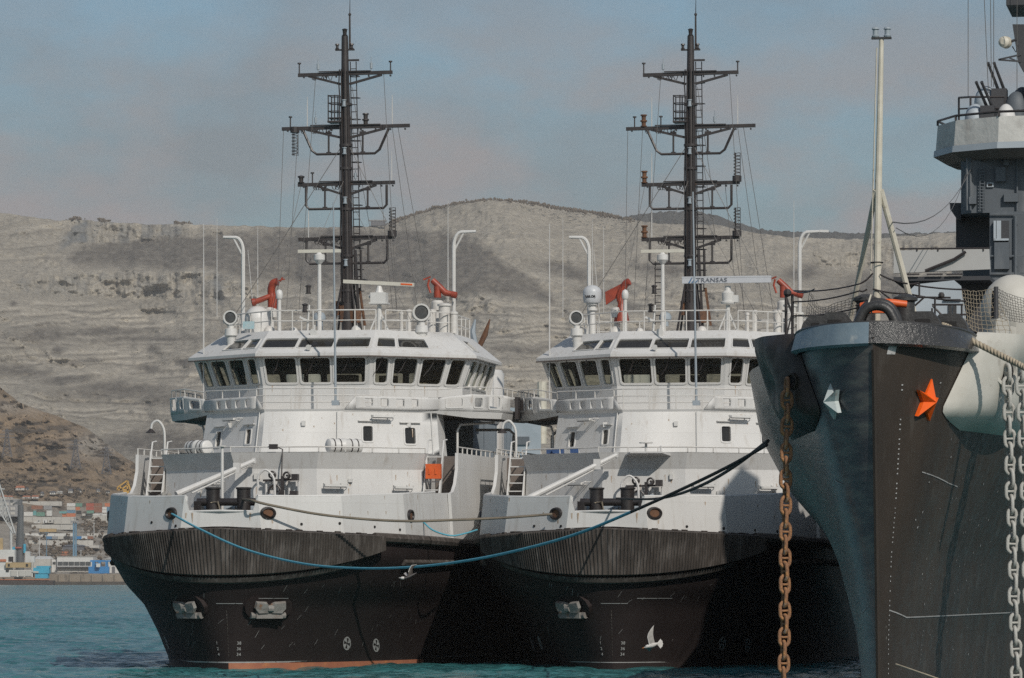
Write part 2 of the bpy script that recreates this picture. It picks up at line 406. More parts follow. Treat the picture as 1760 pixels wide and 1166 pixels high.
# lower-slope benches; scrub lines and pale risers also carry shading in their colour
bench = np.zeros_like(X); riser = np.zeros_like(X); rb = random.Random(4)
for k in range(27):
    y0 = 520 + k * 8.8 + rb.uniform(-3, 3); sl = rb.uniform(-0.02, 0.03)
    yk = y0 + sl * (X - 300) + (fbm(X / 120, X * 0 + k * 3.7, 90, 3) - 0.5) * 26
    on = sstep(0.46, 0.54, fbm(X / 75, X * 0 + k * 5.1, 91, 4)); d = Yp - yk
    tk = 1.0 + 1.7 * rb.random(); bench = np.maximum(bench, np.exp(-((d - tk) / tk) ** 2) * on * rb.uniform(0.6, 1.0)); riser = np.maximum(riser, np.exp(-((d + 2.6) / 2.4) ** 2) * on)
for (y0, sl, x0, x1) in ((497, 0.10, 560, 1100), (540, 0.05, 700, 1180), (455, 0.22, 900, 1180), (585, 0.02, 820, 1200), (420, 0.0, 0, 110), (395, 0.0, 0, 120), (445, 0.0, 0, 110)):
    d = wy - (y0 + sl * (X - x0)); on = sstep(x0 - 30, x0 + 40, X) * sstep(x1 + 30, x1 - 40, X)
    bench = np.maximum(bench, np.exp(-((d - 2) / 2.2) ** 2) * on * 0.55); riser = np.maximum(riser, np.exp(-((d + 3.5) / 3) ** 2) * on * 0.8)
w = 1.0 - 0.85 * np.maximum(cliff, 0.8 * riser)
cum = np.cumsum(w, 0); cum = cum / cum[-1:, :]
for _k in range(3):                    # neighbouring columns share their depth, so benches run on without steps
    pad = np.pad(cum, ((0, 0), (30, 30)), 'edge'); cs = np.cumsum(np.pad(pad, ((0, 0), (1, 0))), 1); cum = (cs[:, 61:] - cs[:, :-61]) / 61
Zr = 5350 + 350 * (fbm(xs_ / 260, xs_ * 0 + 1.5, 9, 3)[None, :] - 0.5)
Z = 3350 + (Zr - 3350) * cum
Z = Z + (fbm(X / 130, Yp / 80, 31, 4) - 0.5) * 170 * sstep(0, 0.1, E) * sstep(1.0, 0.85, E) + (fbm(X / 18, Yp / 12, 32, 6) - 0.5) * 38 + (fbm(X / 6, Yp / 50, 33, 4) - 0.5) * 16 * cliff
def ell(x, y, a, b, s=0.0): return np.exp(-(((wx - x) / a) ** 2 + ((wy - y - s * (wx - x)) / b) ** 2) ** 1.4)
scrub_shade = 0.80 * between([(120, 446), (160, 424), (260, 412), (350, 400), (480, 394), (600, 396), (690, 396), (760, 400), (830, 432), (900, 470), (960, 512)], [(120, 452), (160, 458), (260, 460), (350, 464), (430, 484), (600, 496), (690, 498), (760, 500), (830, 506), (900, 512), (960, 524)], 10)  # dark scrub; the grey band and right-hand patches also paint in slope shading
for e in ((200, 678, 120, 16), (300, 690, 70, 12), (120, 655, 50, 10), (300, 762, 150, 24), (70, 575, 70, 16, -0.06), (170, 572, 90, 9), (235, 585, 110, 7), (110, 600, 16, 9), (260, 606, 16, 6), (40, 640, 60, 11), (330, 625, 26, 6), (150, 622, 40, 6), (255, 640, 26, 6), (980, 470, 70, 14, 0.3), (1050, 515, 80, 10, 0.25), (1500, 505, 80, 44), (1380, 470, 50, 16), (1440, 540, 60, 20), (30, 520, 12, 4), (1620, 520, 60, 40), (900, 600, 60, 8), (870, 700, 60, 20), (1150, 470, 60, 12)):
    scrub_shade = np.maximum(scrub_shade, 0.85 * ell(*e))
vm = np.clip(scrub_shade * (0.50 + 1.0 * fine), 0, 0.92)
vm = np.maximum(vm, bench * np.clip(0.15 + 1.15 * fine, 0, 0.78))
shrub = sstep(0.62, 0.72, fbm(X / 3.6, Yp / 2.6, 46, 2)) * (0.16 + 0.34 * np.clip(scrub_shade, 0, 1) + 0.25 * sstep(0.5, 0.65, fbm(X / 40, Yp / 14, 44, 4)))
vm = np.maximum(vm, shrub) * (1 - 0.9 * cliff)
tone = 0.80 + 0.40 * fbm(X / 200, Yp / 24, 47, 5); lay = 0.90 + 0.22 * fbm(X / 240, wy / 3.6, 51, 4) * sstep(520, 480, Yp) + 0.20 * fbm(X / 70, wy / 4.2, 52, 4) * sstep(480, 520, Yp)
stone = np.array([0.336, 0.302, 0.246])[None, None, :] * (tone * lay)[..., None] * (1 + 0.28 * riser[..., None])
crack = sstep(0.53, 0.70, fbm(X / 3.4, Yp / 30, 48, 4)) * cliff
stone = stone * (1 - 0.30 * crack[..., None])
blue = np.array([0.150, 0.160, 0.165])[None, None, :]  # blue-grey shadow painted onto cliff faces and the end of the lower cliff
cliff_shade = np.clip(cl1 * sstep(0.40, 0.60, fbm(X / 18, Yp / 40, 49, 3)) * 0.5 + between([(106, 410), (150, 384)], [(106, 436), (150, 420)], 5) * 0.7 + between([(357, 482), (370, 470)], [(357, 520), (370, 522)], 3) * 0.9 + cl2 * sstep(0.52, 0.66, fbm(X / 20, Yp / 50, 50, 3)) * 0.28, 0, 0.9)
stone = stone * (1 - cliff_shade[..., None]) + blue * cliff_shade[..., None]
green = np.array([0.108, 0.094, 0.079])[None, None, :] * (0.72 + 0.56 * fbm(X / 10, Yp / 5, 53, 4))[..., None]
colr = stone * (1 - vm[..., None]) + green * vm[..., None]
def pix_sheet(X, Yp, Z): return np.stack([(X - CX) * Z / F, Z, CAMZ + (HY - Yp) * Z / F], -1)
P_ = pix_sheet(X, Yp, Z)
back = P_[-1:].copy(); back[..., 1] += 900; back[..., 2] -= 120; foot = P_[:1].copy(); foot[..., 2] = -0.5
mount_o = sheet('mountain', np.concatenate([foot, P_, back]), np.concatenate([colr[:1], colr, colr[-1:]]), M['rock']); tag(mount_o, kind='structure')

# wooded ridge beyond
xs2 = np.arange(960, 2000, 3.0); R2 = [(960, 395), (1040, 384), (1080, 371), (1110, 366), (1150, 363), (1200, 364), (1235, 371), (1262, 381), (1300, 393), (1360, 399), (1420, 398), (1480, 401), (1560, 402), (1660, 398), (2000, 420)]
X2, E2 = np.meshgrid(xs2, np.linspace(0, 1, 30)); rr = interp(xs2, R2)[None, :] + (fbm(X2 / 5, X2 * 0 + 9, 60, 4) - 0.5) * 6
Y2 = 470 + (rr - 470) * E2; Z2 = 6300 + 500 * E2 + (fbm(X2 / 30, Y2 / 20, 61, 5) - 0.5) * 160
c2 = np.array([0.060, 0.060, 0.056])[None, None, :] * (0.6 + 0.8 * fbm(X2 / 6, Y2 / 6, 62, 4))[..., None]
P2 = pix_sheet(X2, Y2, Z2); foot = P2[:1].copy(); foot[..., 2] = -0.5; bk = P2[-1:].copy(); bk[..., 1] += 300; bk[..., 2] -= 60
tag(sheet('far_hill', np.concatenate([foot, P2, bk]), np.concatenate([c2[:1], c2, c2[-1:]]), M['scrub']), kind='structure')

# brown spur in front with the port terraces at its foot
SIL = [(-600, 590), (-300, 620), (-40, 652), (0, 667), (30, 690), (60, 702), (100, 716), (150, 736), (200, 775), (235, 800), (300, 842), (420, 885), (700, 920), (1200, 930), (2300, 930)]
xs3 = np.arange(-420, 1900, 2.0); n3 = 190
X3, E3 = np.meshgrid(xs3, np.linspace(0, 1, n3)); sil = interp(xs3, SIL)[None, :] + (fbm(X3 / 12, X3 * 0 + 2.2, 70, 4) - 0.5) * 4
Y3 = 988 + (sil - 988) * E3
def spur_Z(px, py): return 2700 + 620 * np.clip((988 - py) / (988 - np.interp(px, [a for a, b in SIL], [b for a, b in SIL])), 0, 1)
Z3 = 2700 + 620 * E3 + ((fbm(X3 / 40, Y3 / 20, 71, 5) - 0.5) * 90 + (fbm(X3 / 10, Y3 / 9, 72, 4) - 0.5) * 22) * sstep(0.05, 0.3, E3) * sstep(870, 820, Y3)
v3 = fbm(X3 / 18, Y3 / 7, 73, 6); b3 = fbm(X3 / 60, Y3 / 16, 74, 4)
brown = np.array([0.225, 0.165, 0.108])[None, None, :] * (0.75 + 0.5 * b3)[..., None]
grey = np.array([0.27, 0.245, 0.21])[None, None, :]
dark = np.array([0.075, 0.060, 0.046])[None, None, :]
gm = np.clip(sstep(850, 890, Y3) + np.exp(-((X3 - 165) / 45) ** 2 - ((Y3 - 765) / 24) ** 2) * 0.9 + np.exp(-((X3 - 20) / 60) ** 2 - ((Y3 - 700) / 12) ** 2) * 0.6, 0, 1)
c3_ = brown * (1 - gm[..., None]) + grey * gm[..., None]
sv = np.clip(sstep(0.54, 0.66, v3) * 0.75 + np.exp(-((Y3 - (735 + 0.25 * X3)) / 16) ** 2) * sstep(0.42, 0.6, v3) * 0.6 * sstep(240, 200, X3) + np.exp(-((Y3 - 843) / 12) ** 2) * sstep(0.4, 0.55, v3) * 0.6, 0, 0.95)
c3_ = c3_ * (1 - sv[..., None]) + dark * sv[..., None]
P3 = pix_sheet(X3, Y3, Z3); foot = P3[:1].copy(); foot[..., 2] = -0.5; bk = P3[-1:].copy(); bk[..., 1] += 250; bk[..., 2] -= 90
tag(sheet('hillside', np.concatenate([foot, P3, bk]), np.concatenate([c3_[:1], c3_, c3_[-1:]]), M['scrub']), kind='structure')

# leafless woodland along the crests and bushes on the port slope: many small crowns read as one mass
def crowns(name, spots, m, kind='stuff', label=None, cat=None, nb=5):
    rs = random.Random(5); mb = MB()
    for (c, r) in spots:
        for k in range(nb):
            q = c + Vector((rs.uniform(-.6, .6) * r, rs.uniform(-.6, .6) * r, rs.uniform(0.1, 1.0) * r)); s = r * rs.uniform(0.3, 0.62)
            vs = [q + Vector((s * rs.uniform(.6, 1.2) * math.cos(a), s * rs.uniform(.6, 1.2) * math.sin(a), rs.uniform(-.35, .35) * s)) for a in (0, 1.3, 2.5, 3.8, 5.0)] + [q + Vector((0, 0, s * rs.uniform(.7, 1.3))), q - Vector((0, 0, s * .8))]
            mb.add(vs, [(i, (i + 1) % 5, 5) for i in range(5)] + [((i + 1) % 5, i, 6) for i in range(5)])
    o = mb.build(name, [m], None, angle=5, recalc=False); tag(o, label, cat, None, kind); return o
M['bare_wood'] = mat('leafless_crowns', (0.150, 0.118, 0.088), (0.10, 0.08, 0.06), 0.1, rough=0.95, spec=0.1)
rs = random.Random(21); sp = []
for i in range(800):
    x = rs.uniform(670, 1090) if i < 660 else rs.choice([rs.gauss(128, 7), rs.gauss(178, 5), rs.gauss(312, 8), rs.uniform(640, 700)])
    y = np.interp(x, [a for a, b in RIDGE], [b for a, b in RIDGE]); Zq = 5350 + rs.uniform(-60, 160)
    sp.append((pw(x, y + rs.uniform(0.0, 3.0), Zq), rs.uniform(1.6, 3.6)))
crowns('crest_woodland', sp, M['bare_wood'], 'stuff', 'thin line of leafless trees along the mountain crest', 'woodland', 3)
sp = []
for i in range(420):
    x, y = rs.choice([(rs.gauss(172, 16), rs.gauss(905, 10)), (rs.gauss(60, 30), rs.gauss(935, 12)), (rs.gauss(100, 60), rs.gauss(852, 7)), (rs.gauss(20, 20), rs.gauss(838, 8)), (rs.gauss(150, 30), rs.gauss(945, 12)), (rs.gauss(110, 20), rs.gauss(955, 8))])
    if not (0 < x < 260): continue
    sp.append((pw(x, y, spur_Z(x, y) - 8), rs.uniform(0.9, 2.2)))
crowns('hillside_bushes', sp, M['bare_wood'], 'stuff', 'brown leafless bushes between the port terraces', 'bushes', 5)

# ================================================================ water
M['sea'] = bpy.data.materials.new('sea_water'); M['sea'].use_nodes = True
_n, _l = M['sea'].node_tree.nodes, M['sea'].node_tree.links; _b = _n['Principled BSDF']
_b.inputs['Roughness'].default_value = 0.15; _b.inputs['IOR'].default_value = 1.333; _b.inputs['Specular IOR Level'].default_value = 0.45
_t = _n.new('ShaderNodeTexCoord'); _hts = []
for sc, st in ((0.8, (0.9, 1.0, 1)), (3.0, (1, 1, 1)), (0.022, (0.5, 1.0, 1))):
    mp_ = _n.new('ShaderNodeMapping'); mp_.inputs['Scale'].default_value = st; x_ = _n.new('ShaderNodeTexNoise'); x_.inputs['Scale'].default_value = sc; x_.inputs['Detail'].default_value = 4
    _l.new(_t.outputs['Object'], mp_.inputs['Vector']); _l.new(mp_.outputs[0], x_.inputs['Vector']); _hts.append(x_.outputs[0])
b1 = _n.new('ShaderNodeBump'); b1.inputs['Strength'].default_value = 0.9; b1.inputs['Distance'].default_value = 0.5; _l.new(_hts[0], b1.inputs['Height'])
b2 = _n.new('ShaderNodeBump'); b2.inputs['Strength'].default_value = 0.8; b2.inputs['Distance'].default_value = 0.10; _l.new(_hts[1], b2.inputs['Height']); _l.new(b1.outputs[0], b2.inputs['Normal']); _l.new(b2.outputs[0], _b.inputs['Normal'])
mr_ = _n.new('ShaderNodeMapRange'); mr_.inputs['From Min'].default_value, mr_.inputs['From Max'].default_value = 0.35, 0.65; _l.new(_hts[2], mr_.inputs[0])
mx_ = _n.new('ShaderNodeMix'); mx_.data_type = 'RGBA'; mx_.inputs[6].default_value = (0.028, 0.125, 0.134, 1); mx_.inputs[7].default_value = (0.046, 0.178, 0.182, 1); _l.new(mr_.outputs[0], mx_.inputs[0]); _l.new(mx_.outputs[2], _b.inputs['Base Color'])
wxs = np.concatenate([-np.geomspace(3000, 114, 22), np.arange(-112, 26, 0.46), np.geomspace(28, 3000, 24)])
wys = np.concatenate([np.arange(-40, 125, 5.0), np.arange(125, 420, 0.5), np.geomspace(421, 2720, 640), np.geomspace(2800, 7400, 20)])
WX, WY = np.meshgrid(wxs, wys)
amp = sstep(60, 130, WY) * sstep(95, 75, np.abs(WX + 40)) * (1 - 0.8 * sstep(700, 1600, WY))
WZ = ((0.25 - np.abs(fbm(WX / 1.7 + WY * 0.1, WY / 2.2, 80, 3) - 0.5) * 3) * 0.30 + (fbm(WX / 11, WY / 5, 81, 3) - 0.5) * 0.42) * amp
WZ = WZ + np.where(WY > 420, (fbm(WX / 30, WY / 16, 82, 3) - 0.5) * 0.7 * sstep(420, 800, WY) * sstep(2700, 2500, WY), 0)
tag(sheet('water', np.stack([WX, WY, WZ - 0.25], -1), None, M['sea']), kind='structure')
gd = MB(); gd.box2((-2950, 2660, -3), (2950, 7380, 1.2)); tag(gd.build('ground', [mat('port_ground', (0.24, 0.22, 0.19), (0.18, 0.165, 0.145), 0.05, rough=0.95)]), kind='structure')
M['quay_wall'] = mat('quay_concrete', (0.27, 0.22, 0.17), (0.19, 0.155, 0.12), 0.08, rough=0.9, c3=(0.10, 0.085, 0.07), s3=0.3, st3=(1, 1, 0.4), t3=(0.55, 0.68))
M['quay_dark'] = mat('quay_tide_band', (0.05, 0.042, 0.038), (0.085, 0.07, 0.055), 0.2, rough=0.85)
qy = MB(); qy.box2((-900, 2602, 1.6), (900, 2690, 5.9)); qy.mi = 1; qy.box2((-900, 2601, -2), (900, 2690, 1.62)); qy.mi = 0
for i in range(-60, 40): qy.box((i * 6.2, 2601.6, 3.6), (1.2 if i % 3 else 0.4, 1.0, 4.0))
tag(qy.build('quay', [M['quay_wall'], M['quay_dark']]), kind='structure')

# ================================================================ the port across the bay
def cmat(name, c, v=0.75): return mat(name, c, tuple(x * v for x in c), 0.25, rough=0.75, c3=tuple(x * 0.6 for x in c), s3=0.4, st3=(1, 1, 0.3), t3=(0.6, 0.8))
PM = {'white': cmat('faded_white', (0.58, 0.57, 0.54), 0.88), 'grey': cmat('faded_grey', (0.28, 0.28, 0.28)), 'pale': cmat('pale_wall', (0.46, 0.44, 0.40), 0.85), 'brown': cmat('container_brown', (0.26, 0.12, 0.075)), 'orange': cmat('container_orange', (0.50, 0.17, 0.08)), 'red': cmat('container_red', (0.38, 0.10, 0.065)),
      'teal': cmat('container_teal', (0.13, 0.33, 0.33)), 'green': cmat('container_green', (0.14, 0.27, 0.21)), 'blue': cmat('container_blue', (0.07, 0.19, 0.34)), 'slate': cmat('slate_roof', (0.13, 0.13, 0.14)), 'tan': cmat('tan_paint', (0.42, 0.30, 0.15)), 'dark': cmat('dark_metal', (0.045, 0.043, 0.042)),
      'sky': cmat('bright_blue_paint', (0.05, 0.36, 0.52)), 'royal': cmat('royal_blue_paint', (0.03, 0.20, 0.45)), 'yellow': cmat('crane_yellow', (0.56, 0.32, 0.06)), 'steel': cmat('blue_steel', (0.13, 0.24, 0.33)), 'lattice': cmat('lattice_white', (0.54, 0.54, 0.52)), 'iron': cmat('grey_crane_steel', (0.105, 0.112, 0.115)), 'black': M['black'], 'glassy': mat('far_glass', (0.06, 0.065, 0.065), (0.09, 0.09, 0.09), 0.5, rough=0.2), 'roof': cmat('tile_roof', (0.44, 0.17, 0.09)), 'hullrust': cmat('barge_hull', (0.055, 0.04, 0.036))}
def pb(mb, x0, y0, x1, y1, Z, d, dz=0.0):
    a, b = pw(x0, y0, Z), pw(x1, y1, Z); mb.box2((a.x, Z + dz, a.z), (b.x, Z + dz + d, b.z)); return mb
def container(x0, y0, x1, y1, m, label, Z=None, group=None):
    Z = Z or float(spur_Z((x0 + x1) / 2, 890)) - 14; a, b = pw(x0, y0, Z), pw(x1, y1, Z)
    root = empty('shipping_container', ((a.x + b.x) / 2, Z, b.z)); tag(root, label, 'container', group)
    w, h = abs(b.x - a.x), abs(a.z - b.z); mb = MB(); mb.box2((-w / 2 + 0.06, 0.06, 0.05), (w / 2 - 0.06, 2.4, h - 0.05))
    k = max(6, int(w / 0.45))
    for i in range(k): mb.box((-w / 2 + (i + 0.5) * w / k, 0.05, h / 2), (w / k * 0.5, 0.06, h - 0.3))
    mb.build('body', [PM[m]], root)
    fr = MB()
    for s in (-1, 1): fr.box2((s * w / 2, 0, 0), (s * (w / 2 - 0.15), 0.18, h - 0.03)); fr.box2((s * w / 2, 2.3, 0), (s * (w / 2 - 0.15), 2.44, h - 0.03))
    fr.box2((-w / 2 + 0.15, 0.0, 0), (w / 2 - 0.15, 0.14, 0.16)); fr.box2((-w / 2 + 0.15, 0.0, h - 0.19), (w / 2 - 0.15, 0.14, h - 0.03)); fr.build('frame', [PM[m]], root)
    return root
G = 'containers stacked on the port terrace'
for args in (
    (54, 869, 73, 875.5, 'brown', 'faded brown container lying above a teal and a pale green one'), (41, 880, 56, 887, 'white', 'pale grey container at the left end of the lower row'), (57, 878, 62, 886, 'teal', 'dark teal container end squeezed between pale grey and pale green ones'),
    (62.5, 880.5, 76.5, 887.5, 'green', 'pale green container below the brown one'), (75, 869, 89, 876, 'grey', 'mid grey container right of the brown one'), (80, 876.5, 89, 887, 'white', 'white container pair standing under the mid grey one'),
    (115, 865, 129, 870.5, 'white', 'white container, topmost of its tall stack'), (115, 871, 129, 876.5, 'pale', 'off white container, second from the top of its tall stack'), (115, 877, 129, 882, 'steel', 'blue grey container, third from the top of its tall stack'), (115, 882.5, 129.5, 888.5, 'orange', 'orange container at the foot of the tall stack'),
    (102, 879, 114, 882.5, 'teal', 'turquoise container left of the tall stack'), (107, 883, 114, 888.5, 'orange', 'short orange container end left of the tall stack'),
    (130, 865, 141, 871, 'green', 'green container right beside the white topmost one'), (130, 871.5, 137, 877, 'orange', 'orange container under the green one'), (131, 878, 139, 884, 'dark', 'nearly black container in the gap of the stacks'),
    (148, 865, 161, 871, 'red', 'brick red container, upper of two'), (148, 871.5, 161, 877, 'red', 'brick red container, lower of two'), (149, 877.5, 161, 882.5, 'green', 'pale green container beneath the brick red pair'),
    (162, 865, 175, 870.5, 'brown', 'red brown container beside the brick red pair, upper one'), (162, 871, 175, 881, 'brown', 'tall red brown container beside the brick red pair, lower one'), (180, 865, 194, 871, 'orange', 'bright orange red container on the white and blue ones'),
    (174.5, 871.5, 183, 876, 'white', 'white container under the left half of the bright orange red one'), (183.5, 871.5, 190.5, 881, 'steel', 'blue container under the right half of the bright orange red one'), (174.5, 876.5, 183, 881.5, 'white', 'white container at the bottom below another white one'), (191, 876, 199, 882, 'brown', 'small brown container at the right end of the row'), (188, 883, 198, 888, 'teal', 'turquoise container at the right end of the lowest row')):
    container(*args, group=G)
def block(name, boxes, label, cat, group=None, Z=None):
    """small far building: list of (part name, x0, y0, x1, y1, depth, offset, material)"""
    x0, y1 = boxes[0][1], max(b[4] for b in boxes); Z = Z or float(spur_Z(x0, y1)) - 12; base = pw((boxes[0][1] + boxes[0][3]) / 2, y1, Z)
    root = empty(name, base); tag(root, label, cat, group)
    for (pn, xa, ya, xb, yb, d, off, m) in boxes:
        a, b = pw(xa, ya, Z), pw(xb, yb, Z); mb = MB()
        if pn == 'roof':
            x0_, x1_ = a.x - base.x, b.x - base.x; zt, zb = a.z - base.z, b.z - base.z
            vs = [(x0_, off, zb), (x1_, off, zb), (x1_, off + d, zb), (x0_, off + d, zb), (x0_ + (x1_ - x0_) * .12, off + d / 2, zt), (x1_ - (x1_ - x0_) * .12, off + d / 2, zt)]
            mb.add(vs, [(0, 1, 5, 4), (2, 3, 4, 5), (1, 2, 5), (3, 0, 4), (0, 3, 2, 1)])
        else: mb.box2((a.x - base.x, off, a.z - base.z), (b.x - base.x, off + d, b.z - base.z))
        mb.build(pn, [PM[m]], root, angle=20)
    return root
def low_wall(x0, y0, x1, y1, m, label, Z=None):
    Z = Z or float(spur_Z((x0 + x1) / 2, y1)) - 6; c = pw((x0 + x1) / 2, y1, Z); a, b = pw(x0, y0, Z), pw(x1, y1, Z); mb = MB(); w = b.x - a.x; h = a.z - b.z
    mb.box2((-w / 2, 0, -1.0), (w / 2, 3, h))
    for i in range(int(w / 6) + 1): mb.box((-w / 2 + i * 6, -0.1, h / 2), (0.5, 0.25, h * 1.04))
    o = mb.build('retaining_wall', [PM[m]]); o.location = c; tag(o, label, 'wall', 'retaining walls of the port terraces'); return o
low_wall(38, 862, 106, 867, 'pale', 'long pale wall above the container stacks'); low_wall(40, 889, 130, 898, 'pale', 'pale terrace wall just below the container stacks'); low_wall(140, 886, 200, 896, 'pale', 'pale terrace wall right of the blue light tower and below the white sheds')
low_wall(55, 902, 128, 908, 'pale', 'pale terrace wall above the tan tank wagons'); low_wall(44, 917, 125, 920.5, 'white', 'narrow whitish wall right above the train'); low_wall(50, 929, 160, 936, 'pale', 'pale terrace wall under the train'); low_wall(150, 917, 190, 922, 'pale', 'short pale wall above the right end of the train')
block('warehouse', [('wall', -30, 859, 30, 888, 30, 0, 'grey'), ('parapet', -30, 857.5, 30, 859, 30.5, -0.3, 'pale')] + [('panel', -26 + i * 11, 864 + j * 8, -18 + i * 11, 869 + j * 8, 0.2, -0.25, 'pale') for i in range(5) for j in range(3)], 'large grey warehouse standing behind the white lattice boom', 'warehouse')
block('shed', [('wall', 160, 883, 186, 888, 12, 0, 'white'), ('door', 172, 884.5, 176, 888, 0.3, -0.35, 'grey')], 'long low white shed under the red brown containers', 'shed'); block('shed', [('wall', 141, 883, 158, 887, 12, 0, 'pale'), ('door', 147, 884.4, 150, 887, 0.3, -0.35, 'slate')], 'low off white shed below the brick red containers', 'shed')
block('truck', [('cab', 64, 894, 69, 899, 3, 0, 'white'), ('flatbed', 58, 897, 63.5, 899, 3, 0, 'white'), ('windscreen', 65, 894.8, 68, 896.4, 0.2, -0.25, 'glassy')], 'white lorry parked on the terrace above the tan wagons', 'truck')
block('hut', [('wall', 74, 893.5, 81, 899, 8, 0, 'white'), ('door', 76, 895, 77.6, 899, 0.3, -0.35, 'slate')], 'small white hut right of the parked lorry', 'hut'); block('hut', [('wall', 82, 893.5, 91, 899, 8, 0, 'pale'), ('window', 85, 895, 88, 896.6, 0.3, -0.35, 'glassy')], 'cream hut at the end of the lorry terrace', 'hut')
for (x0, x1, lb) in ((67.5, 81.3, 'tan tank wagon, the left one of the pair'), (82, 96.5, 'tan tank wagon, the right one of the pair')):
    block('tank_wagon', [('tank', x0, 909, x1, 914.5, 3, 0, 'tan'), ('frame', x0 + 0.5, 914.7, x1 - 0.5, 915.6, 2.8, 0, 'dark'), ('bogie', x0 + 1.5, 915.8, x0 + 4, 917, 2.4, 0, 'dark'), ('bogie', x1 - 4, 915.8, x1 - 1.5, 917, 2.4, 0, 'dark')], lb, 'rail wagon', 'tan tank wagons')
tr_c = [('blue', 'blue goods wagon at the left end of the train'), ('grey', 'mid grey goods wagon second in the train'), ('pale', 'pale goods wagon in the middle of the train'), ('dark', 'black goods wagon just left of the blue light tower'), ('slate', 'slate coloured goods wagon standing behind the blue light tower'), ('royal', 'blue goods wagon right of the blue light tower'), ('white', 'white goods wagon last but one in the train'), ('brown', 'dark brown goods wagon at the right end of the train')]
for i, (m, lb) in enumerate(tr_c):
    x0 = 79 + i * 10.2; block('goods_wagon', [('body', x0, 922, x0 + 9.6, 926.8, 3, 0, m), ('underframe', x0 + 0.4, 926.9, x0 + 9.2, 927.8, 2.8, 0, 'dark'), ('bogie', x0 + 1, 927.9, x0 + 3, 928.8, 2.4, 0, 'dark'), ('bogie', x0 + 6.6, 927.9, x0 + 8.6, 928.8, 2.4, 0, 'dark')], lb, 'rail wagon', 'wagons of the goods train')
block('warehouse', [('wall', 108, 939.5, 144, 947, 20, 0, 'slate'), ('roof', 107, 936.5, 145, 939.4, 21, -0.5, 'slate')], 'dark slate warehouse behind the blue light tower', 'warehouse')
block('shed', [('wall', 140, 937.5, 170, 942, 14, 0, 'pale'), ('door', 150, 939, 153, 942, 0.3, -0.35, 'slate')], 'pale shed right of the dark slate warehouse', 'shed')
for i, (x0, y0, x1, y1, m, lb) in enumerate(((101, 948.5, 117, 951.6, 'orange', 'orange timber stack, upper layer behind the terminal'), (101, 952, 117, 955.5, 'brown', 'brown timber stack, lower layer behind the terminal'))): block('timber_stack', [('boards', x0, y0, x1, y1, 5, 0, m), ('bearers', x0 + 1, y1, x1 - 1, y1 + 0.5, 4, 0.3, 'dark')], lb, 'stack')
# hillside houses
for (x0, y0, x1, y1, wm, rm, lb) in ((26, 835, 42, 843, 'pale', 'roof', 'house with a wide orange roof, highest on the left slope'), (44, 838, 48, 842.5, 'pale', 'slate', 'tiny house just right of the wide orange roof'), (117, 840, 124.5, 847.5, 'white', 'slate', 'small white house left of the white house with the dark window'), (131, 840, 139.5, 847.5, 'white', 'dark', 'white house with a large dark window on the slope'), (85, 844, 95, 850, 'white', 'slate', 'white cottage at the left of the pale terrace row'), (96, 844, 107, 849, 'pale', 'pale', 'long pale cottage on the slope'),
    (69, 845, 74.5, 852, 'pale', 'slate', 'narrow cream house above the long wall'), (0, 851.5, 12, 857, 'pale', 'roof', 'orange roofed house at the far left edge'), (13, 852, 21.5, 857, 'white', 'roof', 'orange roofed house second from the left edge'), (38, 852, 52, 857, 'pale', 'roof', 'orange roofed long house above the long wall'), (54, 851.5, 66, 857, 'white', 'roof', 'white house with an orange roof left of the narrow cream house'), (165, 840, 171, 846, 'pale', 'slate', 'pale house among bushes near the yellow crane'), (180, 843, 188, 848, 'pale', 'dark', 'dark roofed house near the yellow crane')):
    ym = y0 + (y1 - y0) * 0.45; xm = (x0 + x1) / 2
    block('house', [('wall', x0 + 0.6, ym, x1 - 0.6, y1, 7, 0, wm), ('roof', x0, y0, x1, ym, 7.6, -0.3, rm), ('window', xm - 2.2, ym + 0.8, xm - 0.8, ym + 2.2, 0.2, -0.22, 'glassy'), ('window', xm + 0.8, ym + 0.8, xm + 2.2, ym + 2.2, 0.2, -0.22, 'glassy')], lb, 'house', 'houses on the slope above the port')
# terminal on the quay
Zt = 2625.0
wnd = [('window', 99.5 + i * 9.6, 965.8, 108 + i * 9.6, 971.6, 0.4, -0.5, 'glassy') for i in range(6)]
block('terminal', [('wall', 98, 957, 160, 984, 22, 0, 'white'), ('cornice', 97.5, 956.2, 160.5, 957, 23, -0.4, 'pale'), ('canopy', 98, 974, 160, 975.4, 3, -3, 'slate')] + wnd + [('panel', 99 + i * 12, 977, 110 + i * 12, 983.5, 0.3, -0.4, 'pale') for i in range(5)], 'long white harbour terminal with a row of dark windows', 'terminal', None, Zt)
block('terminal_annex', [('wall', 58, 961, 87, 984, 20, 0, 'pale'), ('roof', 58, 956, 87, 961, 20, 0, 'white'), ('door', 68, 973, 72, 984, 0.3, -0.35, 'slate')], 'pale gabled annex left of the white terminal', 'building', None, Zt)
block('terminal_annex', [('wall', 88, 962, 97.8, 984, 18, 2, 'white'), ('window', 90, 966, 95, 970, 0.3, 1.65, 'glassy')], 'narrow white link between the gabled annex and the terminal', 'building', None, Zt)
block('warehouse', [('wall', 180, 961, 260, 985, 22, 3, 'white'), ('roof', 179, 956.5, 261, 961, 23, 2.5, 'pale'), ('door', 192, 974, 197, 985, 0.3, 2.6, 'slate')], 'white quay warehouse to the right of the blue straddle carrier', 'warehouse', None, Zt)
def posts(mb, pts, r=0.4):
    for a, b in pts: mb.cyl(a, b, r, n=6)
cr = empty('straddle_carrier', pw(172, 998, 2606)); tag(cr, 'royal blue quay crane base with two orange legs at the waterside', 'crane'); c = Vector(cr.location)
mb = MB()
